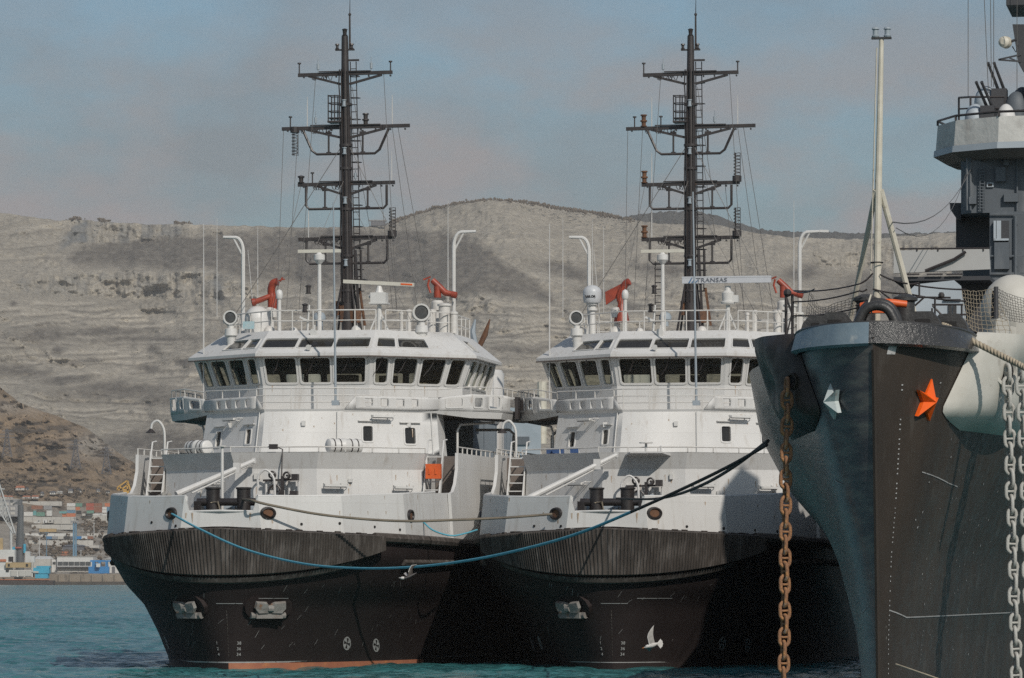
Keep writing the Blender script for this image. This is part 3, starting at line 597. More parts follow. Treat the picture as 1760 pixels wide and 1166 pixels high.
for (x0, y0, x1, y1) in ((152, 974, 187, 986), (155, 963, 190, 966), (158, 966, 163, 974), (169, 966, 173, 974), (181, 966, 185, 974), (164, 968, 168, 974)):
    a, b = pw(x0, y0, 2606) - c, pw(x1, y1, 2606) - c; mb.box2((a.x, 0, a.z), (b.x, 5, b.z))
mb.build('body', [PM['royal']], cr); 
for x in (155, 182):
    lg = MB(); a = pw(x, 986, 2606) - c; lg.box2((a.x - 0.9, 0.2, a.z), (a.x + 0.9, 3, a.z - 2.5)); lg.box2((a.x - 1.3, 0.2, a.z - 2.5), (a.x + 0.3, 3, a.z - 3.9)); lg.build('leg', [PM['yellow']], cr)
cb = MB(); a = pw(169, 972, 2604) - c; cb.box(a, (2.2, 1.5, 2.0)); cb.build('cab', [PM['white']], cr)
# light towers and poles
lt = empty('light_tower', pw(128.5, 957, 2640)); tag(lt, 'tall blue twin column light tower behind the terminal', 'light tower'); c = Vector(lt.location); mb = MB(); Zl = 2640
for x in (126.6, 130.6): a, b = pw(x, 985, Zl) - c, pw(x, 896, Zl) - c; mb.box2((a.x - 0.45, -0.45, a.z), (a.x + 0.45, 0.45, b.z))
for i in range(22): z = (pw(0, 984 - i * 4, Zl) - c).z; mb.box((0, 0, z), (1.6, 0.3, 0.25)); mb.beam((-0.66, 0, z), (0.66, 0, z + 1.3), 0.15)
mb.build('column', [PM['steel']], lt); mb = MB(); z = (pw(0, 896, Zl) - c).z; mb.box((0, 0, z), (4.6, 2, 0.5)); mb.box((0, 0, z + 1.6), (2.2, 1.4, 0.4))
for i in range(-2, 3): mb.box((i * 0.95, -0.8, z - 0.6), (0.7, 0.5, 0.7))
mb.cyl((0, 0, z), (0, 0, z + 2.6), 0.2, n=6); mb.build('lamp_rig', [PM['grey']], lt)
for (x, y0, y1, m, lb) in ((80, 916, 960, 'steel', 'thin pale blue lattice pole behind the gabled annex'), (67.5, 925, 957, 'lattice', 'thin white lamp pole above the gabled annex'), (161.5, 900, 918, 'lattice', 'thin white lamp pole among the bushes right of the light tower'), (139, 947, 957, 'lattice', 'short white pole beside the terminal roof')):
    Zp = 2660; c = pw(x, y1 + 6, Zp); mb = MB(); h = (y1 + 6 - y0) * Zp / F; mb.cyl((0, 0, 0), (0, 0, h), 0.28, 0.18, n=6); mb.box((0, 0, h), (2.2 if m == 'steel' else 1.2, 0.8, 0.3))
    if m == 'steel':
        for i in range(8): mb.box((0, 0, h * i / 8 + 2), (1.1, 0.3, 0.15))
    o = mb.build('lamp_pole', [PM[m]]); o.location = c; tag(o, lb, 'lamp pole')
# harbour crane with the dark column, and the white lattice boom
hc = empty('harbour_crane', pw(34, 990, 2600)); tag(hc, 'dark grey harbour crane with a thick column and a short top jib', 'crane'); c = Vector(hc.location); Zc = 2600
def hp_(x, y, d=0): p = pw(x, y, Zc) - c; return Vector((p.x, d, p.z))
mb = MB(); mb.cyl(hp_(34, 990), hp_(34.5, 925), 2.3, 2.3, n=12); mb.cyl(hp_(34.5, 925), hp_(36, 868), 2.1, 1.5, n=10); mb.beam(hp_(28, 918), hp_(42, 922), 2.2, 2.6); mb.build('column', [PM['iron']], hc)
mb = MB(); mb.beam(hp_(22, 868), hp_(38, 858.5), 0.9); mb.beam(hp_(24, 866), hp_(38, 865), 0.8); mb.cyl(hp_(20, 862, -1), hp_(20, 862, 1), 0.9, n=10); mb.beam(hp_(37.5, 857), hp_(37, 940), 0.35); mb.beam(hp_(38, 925), hp_(50, 953), 0.8); mb.build('jib', [PM['iron']], hc)
mb = MB(); mb.box(hp_(24, 943, -1), (2.5, 3, 1.8)); mb.box(hp_(43, 943, -1), (1.2, 3, 5)); mb.build('machinery', [PM['sky']], hc); mb = MB(); mb.cyl(hp_(27, 942, -2.5), hp_(38, 942, -2.5), 0.55, n=8); mb.build('drum', [PM['red']], hc)
bo = empty('crane_boom', pw(26, 917, 2590)); tag(bo, 'white lattice crane boom leaning to the left over the barge', 'crane'); c = Vector(bo.location)
A0, A1, B0, B1 = [pw(x, y, 2590) - c for x, y in ((26, 917), (-8, 810), (23, 917), (-12, 862))]
mb = MB(); ch_ = []
for off in (-0.9, 0.9): mb.tube([A0 + Vector((0, off, 0)), A1 + Vector((0, off, 0))], 0.32, 5); mb.tube([B0 + Vector((0, off, 0)), B1 + Vector((0, off, 0))], 0.3, 5)
for i in range(14):
    f, g = i / 14, (i + 1) / 14
    mb.tube([A0.lerp(A1, f), B0.lerp(B1, f)], 0.16, 4); mb.tube([A0.lerp(A1, f), B0.lerp(B1, g)], 0.16, 4)
mb.tube([pw(-2, 841, 2590) - c, pw(8, 841, 2590) - c], 0.35, 5); mb.build('lattice', [PM['lattice']], bo)
mb = MB(); mb.cyl(pw(19, 955, 2590) - c, pw(19, 905, 2590) - c, 0.75, n=8); mb.build('post', [PM['lattice']], bo)
# barge and work vessel at the left
Zs = 2570; vs_ = empty('work_vessel', pw(40, 1006, Zs)); tag(vs_, 'work vessel with a blue bow, white deckhouse and long orange beam on a black barge', 'vessel'); c = Vector(vs_.location)
def vb(name, boxes, m, d0=0):
    mb = MB()
    for (x0, y0, x1, y1, d, o_) in boxes: a, b = pw(x0, y0, Zs) - c, pw(x1, y1, Zs) - c; mb.box2((a.x, o_, a.z), (b.x, o_ + d, b.z))
    return mb.build(name, [PM[m]], vs_)
vb('hull', [(-90, 998, 91, 1007.6, 14, 0), (-90, 996, 80, 998, 14, 0.3)], 'hullrust'); vb('deckhouse', [(-60, 945, 24, 966, 9, 3), (-60, 966, 20, 980, 9, 2), (-60, 980, 56, 992, 9, 1)], 'white')
vb('bow', [(57, 976, 84, 986, 8, 1), (60, 986, 82, 994, 8, 1.4), (62, 973, 85, 976, 8, 1)], 'sky'); vb('orange_beam', [(10, 967, 53, 976, 3, -0.5)], 'tan'); vb('orange_stripe', [(-60, 961.5, 10, 965.5, 1, 1.4), (0, 996, 86, 997.2, 0.5, -0.3)], 'orange')
vb('hatch', [(14, 969.5, 17, 973.5, 0.4, -0.95), (45, 969.5, 48.5, 973.5, 0.4, -0.95), (10, 978, 15, 983, 0.4, 0.5), (14, 957, 22, 966, 0.4, 2.5)], 'black'); vb('panel', [(18, 981, 29, 990.5, 0.4, 0.5), (32, 981, 41, 990.5, 0.4, 0.5), (43, 981, 54, 990.5, 0.4, 0.5)], 'pale')
vb('funnel', [(42, 948, 50, 967, 4, 4), (50, 956, 58, 967, 4, 4)], 'lattice'); vb('gantry', [(54, 966, 57, 984, 2, 0.5), (57, 982, 66, 985, 2, 0.5)], 'pale')
vb('mast', [(-2, 925, 3, 946, 2, 5)], 'tan')
# yellow crane
yc = empty('yellow_crane', pw(213, 852, 2850)); tag(yc, 'yellow lattice crane showing above the outer tug bow', 'crane'); c = Vector(yc.location); mb = MB()
def yp(x, y): p = pw(x, y, 2850) - c; return (p.x, 0, p.z)
for a, b in (((214, 900), (214, 845)), ((219, 900), (219, 830)), ((202, 838), (219, 826)), ((202, 842), (222, 842)), ((202, 838), (202, 843)), ((206, 843), (219, 834)), ((219, 826), (226, 848)), ((208, 848), (226, 848)), ((210, 842), (206, 836)), ((214, 848), (222, 842))): mb.beam(yp(*a), yp(*b), 0.85)
mb.build('lattice', [PM['yellow']], yc); mb = MB(); mb.box(yp(217, 847), (3.4, 2.5, 2.4)); mb.build('cab', [PM['yellow']], yc)
# pylons on the spur
def pylon(x, yt, yb, label):
    Zp = float(spur_Z(x, yb)) - 25; c = pw(x, yb, Zp); h = (yb - yt) * Zp / F; mb = MB(); w0, w1 = h * 0.17, h * 0.03
    def leg(sx, sy, f): w = w0 + (w1 - w0) * min(1, f * 1.25); return Vector((sx * w, sy * w, h * f))
    for sx in (-1, 1):
        for sy in (-1, 1): mb.tube([leg(sx, sy, 0), leg(sx, sy, 0.5), leg(sx, sy, 1)], 0.22, 4)
    for i in range(7):
        f, g = i / 7, (i + 1) / 7
        for sy in (-1, 1): mb.tube([leg(-1, sy, f), leg(1, sy, g)], 0.14, 3); mb.tube([leg(1, sy, f), leg(-1, sy, g)], 0.14, 3); mb.tube([leg(-1, sy, g), leg(1, sy, g)], 0.14, 3)
    for f, w in ((0.70, 0.30), (0.82, 0.24), (0.94, 0.18)): mb.beam((-h * w, 0, h * f), (h * w, 0, h * f), 0.4)
    o = mb.build('power_pylon', [PM['slate']]); o.location = c; tag(o, label, 'pylon', 'pylons on the brown slope')
pylon(12, 738, 786, 'lattice pylon at the left edge of the brown slope'); pylon(130, 755, 806, 'lattice pylon in the middle of the brown slope'); pylon(183, 768, 815, 'lattice pylon nearest to the tugs on the brown slope')
# hut on the crest
Zk = 5300; c = pw(649, 388, Zk); rt_ = empty('hilltop_hut', c); tag(rt_, 'flat roofed grey hut on the mountain crest behind a mast', 'hut'); mb = MB(); mb.box2((-8, 0, 0), (9, 8, 5.5)); mb.build('wall', [PM['slate']], rt_); mb = MB(); mb.box2((-10.5, -0.5, 5.5), (10, 9, 6.6)); mb.build('roof', [PM['grey']], rt_)
# ================================================================ tugs
FA = Frame(-11.0, 179.0, R(10.8))
FB = Frame(3.85, 179.4, R(10.8))

def bil(q, s, t):
    return (q[0] * (1 - s) + q[1] * s) * (1 - t) + (q[3] * (1 - s) + q[2] * s) * t
def qnorm(q):
    return (q[1] - q[0]).cross(q[3] - q[0]).normalized()
def wall(mb, q, ops=(), depth=0.09):
    q = [Vector(p) for p in q]; n = qnorm(q)
    ss = sorted({0.0, 1.0, *[o[0] for o in ops], *[o[1] for o in ops]}); ts = sorted({0.0, 1.0, *[o[2] for o in ops], *[o[3] for o in ops]})
    for i in range(len(ss) - 1):
        for j in range(len(ts) - 1):
            cs, ct = (ss[i] + ss[i + 1]) / 2, (ts[j] + ts[j + 1]) / 2
            if any(o[0] < cs < o[1] and o[2] < ct < o[3] for o in ops): continue
            mb.poly(bil(q, ss[i], ts[j]), bil(q, ss[i + 1], ts[j]), bil(q, ss[i + 1], ts[j + 1]), bil(q, ss[i], ts[j + 1]))
    for o in ops:
        c = [bil(q, o[0], o[2]), bil(q, o[1], o[2]), bil(q, o[1], o[3]), bil(q, o[0], o[3])]
        d = [p - n * depth for p in c]
        for k in range(4): mb.poly(c[k], c[(k + 1) % 4], d[(k + 1) % 4], d[k])
def round_loop(c, inset, r, k=4):
    """rounded copy of planar quad c, moved inwards by inset"""
    cen = sum(c, Vector()) / 4; out = []
    n = (c[1] - c[0]).cross(c[3] - c[0]).normalized()
    ins = []
    for i in range(4):
        a = (c[i] - c[i - 1]).normalized(); b = (c[(i + 1) % 4] - c[i]).normalized()
        na, nb = n.cross(a), n.cross(b)
        w = na + nb; w = w / max(0.3, (w.dot(na)))
        ins.append(c[i] + w * inset)
    for i in range(4):
        p, a, b = ins[i], (ins[i - 1] - ins[i]), (ins[(i + 1) % 4] - ins[i])
        rr = min(r, a.length * 0.45, b.length * 0.45)
        s, e = p + a.normalized() * rr, p + b.normalized() * rr
        for j in range(k + 1):
            t = j / k; out.append(s * (1 - t) ** 2 + p * 2 * t * (1 - t) + e * t * t)
    return out
def window(parent, q, o, name='window', fw=0.045, r=0.10, frame=None, glass=None, depth=0.07):
    q = [Vector(p) for p in q]; n = qnorm(q)
    c = [bil(q, o[0], o[2]), bil(q, o[1], o[2]), bil(q, o[1], o[3]), bil(q, o[0], o[3])]
    mb = MB()
    o1, i1 = round_loop(c, -fw, r + fw), round_loop(c, fw * 0.5, r)
    A = [p for p in o1]; B = [p + n * 0.03 for p in o1]; C = [p + n * 0.03 for p in i1]; D = [p - n * depth for p in i1]
    mb.loft([A, B, C, D], closed=True)
    mb.mi = 1; mb.add([p - n * (depth - 0.015) for p in i1], [tuple(range(len(i1)))])
    return mb.build(name, [frame or M['trim'], glass or M['glass']], parent, angle=40)

# ---- hull shape: the deck-edge curve and the waterline curve, mixed by height
WT = [(-1.2, 0.0), (0, 0.0), (1.1, 0.19), (2.2, 0.42), (3.0, 0.71), (4.1, 0.95), (5.4, 1.0)]
def wz(z):
    for (a, fa), (b, fb) in zip(WT, WT[1:]):
        if z <= b: return fa + (fb - fa) * max(0, (z - a)) / (b - a)
    return 1.0
def curve(t, vs, L, B, p, aft=52.0):
    s = 1 if t >= 0 else -1; t = abs(t)
    if t <= 1:
        a = t * math.pi / 2
        return s * B * math.sin(a) ** p, vs + L * (1 - math.cos(a))
    return s * B, vs + L + (t - 1) * (aft - vs - L)
def hull_pt(t, z):
    w = wz(z)
    a, b = curve(t, 0.2, 26, 6.7, 1.2), curve(t, -1.2, 12, 6.95, 0.8)
    return Vector((a[0] * (1 - w) + b[0] * w, a[1] * (1 - w) + b[1] * w, z))
def ztop(t):
    return 5.24 - 0.44 * min(1.0, abs(t)) ** 0.8
def hull_nrm(t, z):
    e = 0.004
    n = (hull_pt(t + e, z) - hull_pt(t - e, z)).cross(hull_pt(t, z + 0.05) - hull_pt(t, z - 0.05)).normalized()
    return n
_hgrid = None
def hull_find(px, py):
    """hull coordinates (t, z) that tug A shows at a photo pixel"""
    best = None
    for i in range(-60, 61):
        t = i / 60
        for j in range(0, 53):
            z = j * 0.1; p = hull_pt(t, z); n = hull_nrm(t, z); w = FA.world(p)
            nw = Vector((n.x * FA.c + n.y * FA.s, -n.x * FA.s + n.y * FA.c, n.z))
            if nw.dot(Vector((0, 0, CAMZ)) - w) < 0: continue
            x, y = FA.px(p); d = (x - px) ** 2 + (y - py) ** 2
            if best is None or d < best[0]: best = (d, t, z)
    return best[1], best[2]
def hull_patch(mb, t0, z0, shape, off=0.015):
    """a painted mark: list of polygons in metres round hull point (t0, z0), laid just proud of the plating"""
    p0 = hull_pt(t0, z0); e = 0.01
    dt = (hull_pt(t0 + e, z0) - p0).length / e
    for poly in shape:
        vs = []
        for x, y in poly:
            t, z = t0 + x / dt, z0 + y
            vs.append(hull_pt(t, z) + hull_nrm(t, z) * off)
        mb.add(vs, [tuple(range(len(vs)))])
def arc_poly(r0, r1, a0, a1, k=6):
    return [[(r0 * math.cos(a0 + (a1 - a0) * (i + d) / k) if r == 0 else r1 * math.cos(a0 + (a1 - a0) * (i + d) / k),
              r0 * math.sin(a0 + (a1 - a0) * (i + d) / k) if r == 0 else r1 * math.sin(a0 + (a1 - a0) * (i + d) / k)) for r, d in ((0, 0), (1, 0), (1, 1), (0, 1))] for i in range(k)]

BUL = [(0, -1.2), (1.6, -1.05), (4.4, 0.95), (6.1, 4.5), (6.93, 10.8), (6.93, 12.4)]
def bul_len():
    L = [0]
    for a, b in zip(BUL, BUL[1:]): L.append(L[-1] + math.hypot(b[0] - a[0], b[1] - a[1]))
    return L
BL = bul_len()
def bul_pt(s, h):
    """point of the bulwark, s metres round from the bow (right +), h 0 at its foot and 1 at the rail"""
    sg = 1 if s >= 0 else -1; s = min(abs(s), BL[-1] - 1e-4)
    i = max(k for k in range(len(BL) - 1) if BL[k] <= s)
    f = (s - BL[i]) / (BL[i + 1] - BL[i])
    u = BUL[i][0] + (BUL[i + 1][0] - BUL[i][0]) * f; v = BUL[i][1] + (BUL[i + 1][1] - BUL[i][1]) * f
    t = min(1, s / 13.0)
    z0 = 5.22 - 0.44 * t ** 0.8; z1 = 6.42 + 0.33 * min(1, max(0, v) / 9)
    return Vector((sg * (u - 0.14 * h), v + 0.10 * h, z0 + (z1 - z0) * h))

def rail(mb, pts, h=0.95, r=0.028, bars=(0.5,), every=1.3):
    pts = [Vector(p) for p in pts]; up = Vector((0, 0, 1))
    for hh in [h] + [h * b for b in bars]: mb.tube([p + up * hh for p in pts], r if hh == h else r * 0.8, 5)
    for a, b in zip(pts, pts[1:]):
        k = max(1, round((b - a).length / every))
        for i in range(k + (1 if b is pts[-1] else 0)):
            p = a.lerp(b, i / k); mb.cyl(p, p + up * h, r, n=5)

def along(c0, c1, tA, tB): return c0 + (c1 - c0) * tA, c0 + (c1 - c0) * tB

def wall_lamp(parent, p, n, w=1.0):
    """fluorescent deck lamp on two brackets, standing off a wall at p with outward normal n"""
    n = Vector(n).normalized(); e = Vector((0, 0, 1)).cross(n).normalized(); p = Vector(p)
    mb = MB()
    mb.beam(p - e * w * 0.5 + n * 0.30, p + e * w * 0.5 + n * 0.30, 0.16, 0.09)
    for s in (-0.38, 0.38):
        mb.cyl(p + e * w * s, p + e * w * s + n * 0.3 + Vector((0, 0, -0.02)), 0.022, n=5)
        mb.cyl(p + e * w * s + Vector((0, 0, 0.12)), p + e * w * s + n * 0.33, 0.018, n=5)
    mb.tube([p + e * w * 0.5 + n * 0.3, p + e * (w * 0.5 + 0.12) + n * 0.25 + Vector((0, 0, 0.06)), p + e * (w * 0.5 + 0.2) + Vector((0, 0, 0.1))], 0.015, 5)
    mb.mi = 1; mb.beam(p - e * w * 0.46 + n * 0.30 - Vector((0, 0, 0.06)), p + e * w * 0.46 + n * 0.30 - Vector((0, 0, 0.06)), 0.1, 0.04)
    return mb.build('wall_lamp', [M['trim'], M['lamp_glass']], parent)

def searchlight(parent, p, aim, r=0.30):
    aim = Vector(aim).normalized(); p = Vector(p)
    mb = MB(); mb.lathe([(r * 0.55, -0.42), (r * 0.85, -0.3), (r, -0.1), (r, 0.12), (r * 1.12, 0.14), (r * 1.12, 0.2), (r * 0.9, 0.2), (r * 0.86, 0.1)], p, aim, 20)
    o = mb.build('searchlight', [M['trim']], parent)
    g = MB(); g.lathe([(r * 0.85, 0.11), (r * 0.8, 0.15), (0.001, 0.17)], p, aim, 20); g.build('lens', [M['lamp_glass']], o)
    s = MB(); e = Vector((0, 0, 1)).cross(aim).normalized()
    for k in (-1, 1): s.tube([p + e * k * r * 1.15, p + e * k * r * 1.15 - Vector((0, 0, 0.2)), p + e * k * 0.1 - Vector((0, 0, r * 1.3))], 0.03, 5)
    b = p - Vector((0, 0, r * 1.3)); s.lathe([(0.14, 0), (0.14, -0.1), (0.26, -0.14), (0.28, -0.42), (0.2, -0.5), (0.16, -0.95)], b, (0, 0, 1), 12)
    s.build('bracket', [M['trim']], o)
    return o

def build_tug(var, label):
    Fr = FA if var == 'A' else FB
    A = var == 'A'
    P = Fr.loc
    W = M['white']
    root = empty('tugboat', (Fr.X0, Fr.Y0, 0), -Fr.th)
    tag(root, label, 'tugboat', 'tugboats moored side by side')
    # ------------------------------------------------ hull
    mb = MB()
    ts = [-2, -1.6, -1.3] + [-1 + i / 60 * 1 for i in range(121)] + [1.3, 1.6, 2]
    rows = [[hull_pt(t, -1.0 + (ztop(t) + 1.0) * q) for t in ts] for q in [i / 26 for i in range(27)]]
    mb.loft(rows)
    mb.add([hull_pt(t, ztop(t)) for t in ts], [tuple(range(len(ts)))])
    mb.add([hull_pt(s * 2, z) for s, z in ((-1, -1), (-1, 4.8), (1, 4.8), (1, -1))], [(0, 1, 2, 3)])
    hull = mb.build('hull', [M['black_hull']], root, angle=50)
    # ribbed bow fender
    fe = MB(); n = 460; rows = [[], [], [], []]
    for i in range(n + 1):
        t = -0.52 + 1.04 * i / n
        k = 1 if (i % 4) in (0, 1) else 0
        w = abs(t) / 0.52
        zt, zb = ztop(t) - 0.02, 3.32 + 0.95 * w ** 2
        th = (0.36 if k else 0.315)
        nn = hull_nrm(t, 4.6); nn = Vector((nn.x, nn.y, 0)).normalized()
        for r_, (z, d) in enumerate(((zt, 0.0), (zt - 0.06, th), (zb + 0.08, th), (zb, 0.0))):
            rows[r_].append(hull_pt(t, z) * 1.0 + nn * d)
    fe.loft(rows)
    fe.add([rows[i][0] for i in range(4)], [(0, 1, 2, 3)]); fe.add([rows[i][-1] for i in range(4)], [(0, 1, 2, 3)])
    fe.build('bow_fender', [M['rubber']], root, angle=20)
    lip = MB()
    lr = [[], [], [], []]
    for i in range(81):
        t = -0.40 + 0.80 * i / 80; w = abs(t) / 0.4
        nn = hull_nrm(t, 4.6); nn = Vector((nn.x, nn.y, 0)).normalized()
        zz = 3.30 + 0.62 * w ** 2
        for r_, (dz, d) in enumerate(((0, 0), (-0.02, 0.24), (-0.2, 0.20), (-0.25, 0.0))): lr[r_].append(hull_pt(t, zz + dz) + nn * d)
    lip.loft(lr); lip.build('fender_rail', [M['rubber']], root, angle=30)
    for s in (-1, 1):
        st = MB()
        st.tube([hull_pt(s * t, ztop(t) - 0.12) + hull_nrm(s * t, 4.6) * 0.05 for t in [0.5 + 0.05 * i for i in range(31)]], 0.19, 8)
        st.build('rubbing_strake', [M['rubber']], root, angle=40)
        st = MB(); st.tube([hull_pt(s * t, 3.9) + hull_nrm(s * t, 3.9) * 0.02 for t in [0.62 + 0.05 * i for i in range(28)]], 0.13, 6)
        st.build('rubbing_strake', [M['rubber']], root, angle=40)
    # waterline stripe and boot topping
    bt = MB(); tt = [-1.0 + i / 60 for i in range(121)]
    bt.loft([[hull_pt(t, z) + hull_nrm(t, z) * 0.012 for t in tt if 0 <= t < 0.62] for z in (-0.5, -0.3, -0.01)])
    bt.build('boot_topping', [M['boot'] if A else M['black_hull']], hull)
    bt = MB(); bt.loft([[hull_pt(t, z) + hull_nrm(t, z) * 0.014 for t in tt] for z in (-0.01, 0.04 if A else 0.02)])
    bt.build('waterline_stripe', [M['mark']], hull)
    # thruster marks: white disc ring with a cross
    for px_, py_ in ((594, 1108), (648, 1107)):
        t0, z0 = hull_find(px_, py_)
        for sg in (1, -1):
            mk = MB(); r = 0.27
            sh = arc_poly(r * 0.80, r, 0, 2 * math.pi, 24)
            for q in range(4):
                a = q * math.pi / 2
                sh += arc_poly(r * 0.18, r * 0.82, a + 0.10, a + 0.95, 4)
            hull_patch(mk, sg * t0, z0, sh)
            mk.build('thruster_mark', [M['mark']], root)
    # draught figures either side of the stem
    for sg in (-1, 1):
        for k, body in enumerate(('34', '36', '38') if sg > 0 else ('4', '2', '1')):
            t0 = sg * 0.055; z0 = 0.32 + k * 0.22
            p = hull_pt(t0, z0); nn = hull_nrm(t0, z0)
            ez = Vector((0, 0, 1)); ex = ez.cross(nn).normalized(); ey = nn.cross(ex)
            T = Matrix.Translation(p + nn * 0.02) @ Matrix((ex, ey, nn)).transposed().to_4x4()
            text_mesh('draught_mark', body, 0.17, M['mark'], root, T, 0.004)
    sm = MB()
    for k in range(14):
        hull_patch(sm, 0.004, 0.3 + k * 0.13, [[(-0.012, -0.045), (0.012, -0.045), (0.012, 0.045), (-0.012, 0.045)]])
    sm.build('stem_marks', [M['rubber']], hull)
    # scratches in the black paint
    rs = random.Random(3 if A else 5); sc = MB()
    for k in range(46):
        t0, z0 = rs.uniform(-0.6, 0.75), rs.uniform(0.5, 3.0); L = rs.uniform(0.1, 0.35); a = rs.uniform(0.5, 1.2); w = 0.006
        hull_patch(sc, t0, z0, [[(-w, 0), (w, 0), (L * math.cos(a) + w, L * math.sin(a)), (L * math.cos(a) - w, L * math.sin(a))]])
    for px_, py_, L in ((394, 1037, 1.0), (466, 1029, 1.5)):
        t0, z0 = hull_find(px_, py_)
        hull_patch(sc, t0, z0, [[(-L / 2 + L * i / 6, -0.012), (-L / 2 + L * (i + 1) / 6, -0.012), (-L / 2 + L * (i + 1) / 6, 0.012), (-L / 2 + L * i / 6, 0.012)] for i in range(6)])
    sc.build('scratches', [M['mark']], hull)
    # anchors housed in the bow
    for sg in (-1, 1) if A else (-1,):
        t0, z0 = 0.150 * sg, 2.12
        p, nn = hull_pt(t0, z0), hull_nrm(t0, z0)
        ex = Vector((0, 0, 1)).cross(nn).normalized(); ey = nn.cross(ex)
        def H(x, y, d): return p + ex * x + ey * y + nn * d
        an = MB()
        for k in (-1, 1):       # two flukes with blunt tips
            an.add([H(k * 0.05, 0.18, 0.02), H(k * 0.16, 0.30, 0.10), H(k * 0.62, 0.34, 0.12), H(k * 0.66, 0.08, 0.14), H(k * 0.5, -0.12, 0.16), H(k * 0.08, -0.12, 0.12),
                    H(k * 0.05, 0.18, 0.2), H(k * 0.16, 0.28, 0.27), H(k * 0.60, 0.31, 0.25), H(k * 0.63, 0.08, 0.27), H(k * 0.48, -0.1, 0.30), H(k * 0.08, -0.1, 0.28)],
                   [(0, 1, 2, 3, 4, 5), (6, 7, 8, 9, 10, 11)] + [(i, (i + 1) % 6, 6 + (i + 1) % 6, 6 + i) for i in range(6)])
        an.cyl(H(-0.12, 0.05, 0.18), H(0.12, 0.05, 0.18), 0.15, n=10)
        an.beam(H(-0.55, -0.28, 0.10), H(0.55, -0.28, 0.10), 0.34, 0.22)
        an.cyl(H(-0.72, -0.28, 0.08), H(0.72, -0.28, 0.08), 0.13, n=8)
        an.build('anchor', [M['anchor']], root, angle=35)
        pk = MB(); pk.loft([[H(1.0 * math.cos(a), 0.05 + 0.62 * math.sin(a), d) for a in [i * math.pi / 8 for i in range(16)]] for d in (-0.2, 0.06)], closed=True)
        pk.add([H(1.0 * math.cos(a), 0.05 + 0.62 * math.sin(a), 0.05) for a in [i * math.pi / 8 for i in range(16)]], [tuple(range(16))])
        pk.build('anchor_pocket', [M['black_hull']], hull)
    # ------------------------------------------------ bulwark round the bow
    bw = MB()
    for sg in (-1, 1):
        ss = [1.55] + [x for x in BL[2:-1]] + [BL[-1] - 0.01]; ss = sorted(set([1.6057] + [s for s in ss if s > 1.61] + [3.0, 6.5, 9.5]))
        out0 = [bul_pt(sg * s, 0) for s in ss]; out1 = [bul_pt(sg * s, 1) for s in ss]
        inn = [p + Vector((-sg * 0.12, 0.06, 0)) for p in out1]; inn0 = [p + Vector((-sg * 0.12, 0.06, 0)) for p in out0]
        bw.loft([out0, out1, inn, inn0]); bw.add([out0[0], out1[0], inn[0], inn0[0]], [(0, 1, 2, 3)]); bw.add([out0[-1], out1[-1], inn[-1], inn0[-1]], [(0, 1, 2, 3)])
    # lower middle part with the sloping ends
    for front, back in ((0.0, 0.12),):
        a = [bul_pt(-1.6057, 0), bul_pt(-1.6057, 1), bul_pt(-1.5, 0.85) , bul_pt(-1.34, 0.54), bul_pt(1.34, 0.54), bul_pt(1.5, 0.85), bul_pt(1.6057, 1), bul_pt(1.6057, 0)]
        b = [p + Vector((0, 0.12, 0)) for p in a]
        bw.add(a + b, [tuple(range(8)), tuple(range(8, 16))[::-1]] + [(i, (i + 1) % 8, 8 + (i + 1) % 8, 8 + i) for i in range(8)])
    bulw = bw.build('bulwark', [W], root, angle=10)
    cap = MB()
    for sg in (-1, 1): cap.tube([bul_pt(sg * s, 1.0) + Vector((-sg * 0.05, 0.03, 0.0)) for s in [1.62 + 0.4 * i for i in range(29)]], 0.06, 6)
    cap.tube([bul_pt(s, 0.54) + Vector((0, 0.06, 0)) for s in [-1.34 + 0.2 * i for i in range(14)] + [1.34]], 0.05, 6)
    cap.build('bulwark_rail', [W], root)
    # frayed dark edge and clamps under the white plating
    rs = random.Random(11)
    for sg in (-1, 1):
        s = 1.0
        while s < 12:
            p = bul_pt(sg * s, 0.0); q = bul_pt(sg * (s + 0.22), 0.0)
            cl = MB(); cl.beam(p + Vector((0, -0.05, 0.0)), q + Vector((0, -0.05, 0.0)), 0.14, rs.uniform(0.05, 0.14)); cl.build('fender_clamp', [M['rubber']], root)
            s += rs.uniform(0.3, 0.55) if s < 7 else rs.uniform(0.5, 0.9)
    # fairleads
    for s in (-2.25, 1.95, 9.6, -9.4):
        p = bul_pt(s, 0.5); q = bul_pt(s + 0.1, 0.5); e = (q - p).normalized(); nn = e.cross(Vector((0, 0, 1))).normalized()
        if nn.y > 0: nn = -nn
        fl = MB(); k = 20
        def L(ra, rb, d): return [p + e * ra * math.cos(2 * math.pi * i / k) + Vector((0, 0, 1)) * rb * math.sin(2 * math.pi * i / k) + nn * d for i in range(k)]
        fl.loft([L(0.33, 0.25, 0.0), L(0.31, 0.23, 0.09), L(0.25, 0.18, 0.10), L(0.20, 0.14, 0.03)], closed=True)
        o = fl.build('fairlead', [M['bollard']], root, angle=60)
        fl = MB(); fl.add(L(0.21, 0.15, 0.035), [tuple(range(k))]); fl.build('fairlead_hole', [M['rust']], o)
    # deck
    dk = MB(); dk.add([bul_pt(s, 0.05) for s in [-12.9 + 0.6 * i for i in range(44)]] + [Vector((6.8, 50, 4.9)), Vector((-6.8, 50, 4.9))], [tuple(range(46))])
    dk.build('deck', [M['deck']], root)
    # mooring bollards on the bow
    bo = MB()
    for u in (-0.62, 0.60):
        bo.lathe([(0.29, 5.1), (0.27, 5.2), (0.27, 6.70), (0.31, 6.72), (0.31, 6.78), (0.24, 6.79)], (u, 0.2, 0), (0, 0, 1), 18)
    bo.cyl((-1.25, 0.2, 6.22), (1.25, 0.2, 6.22), 0.15, n=12)
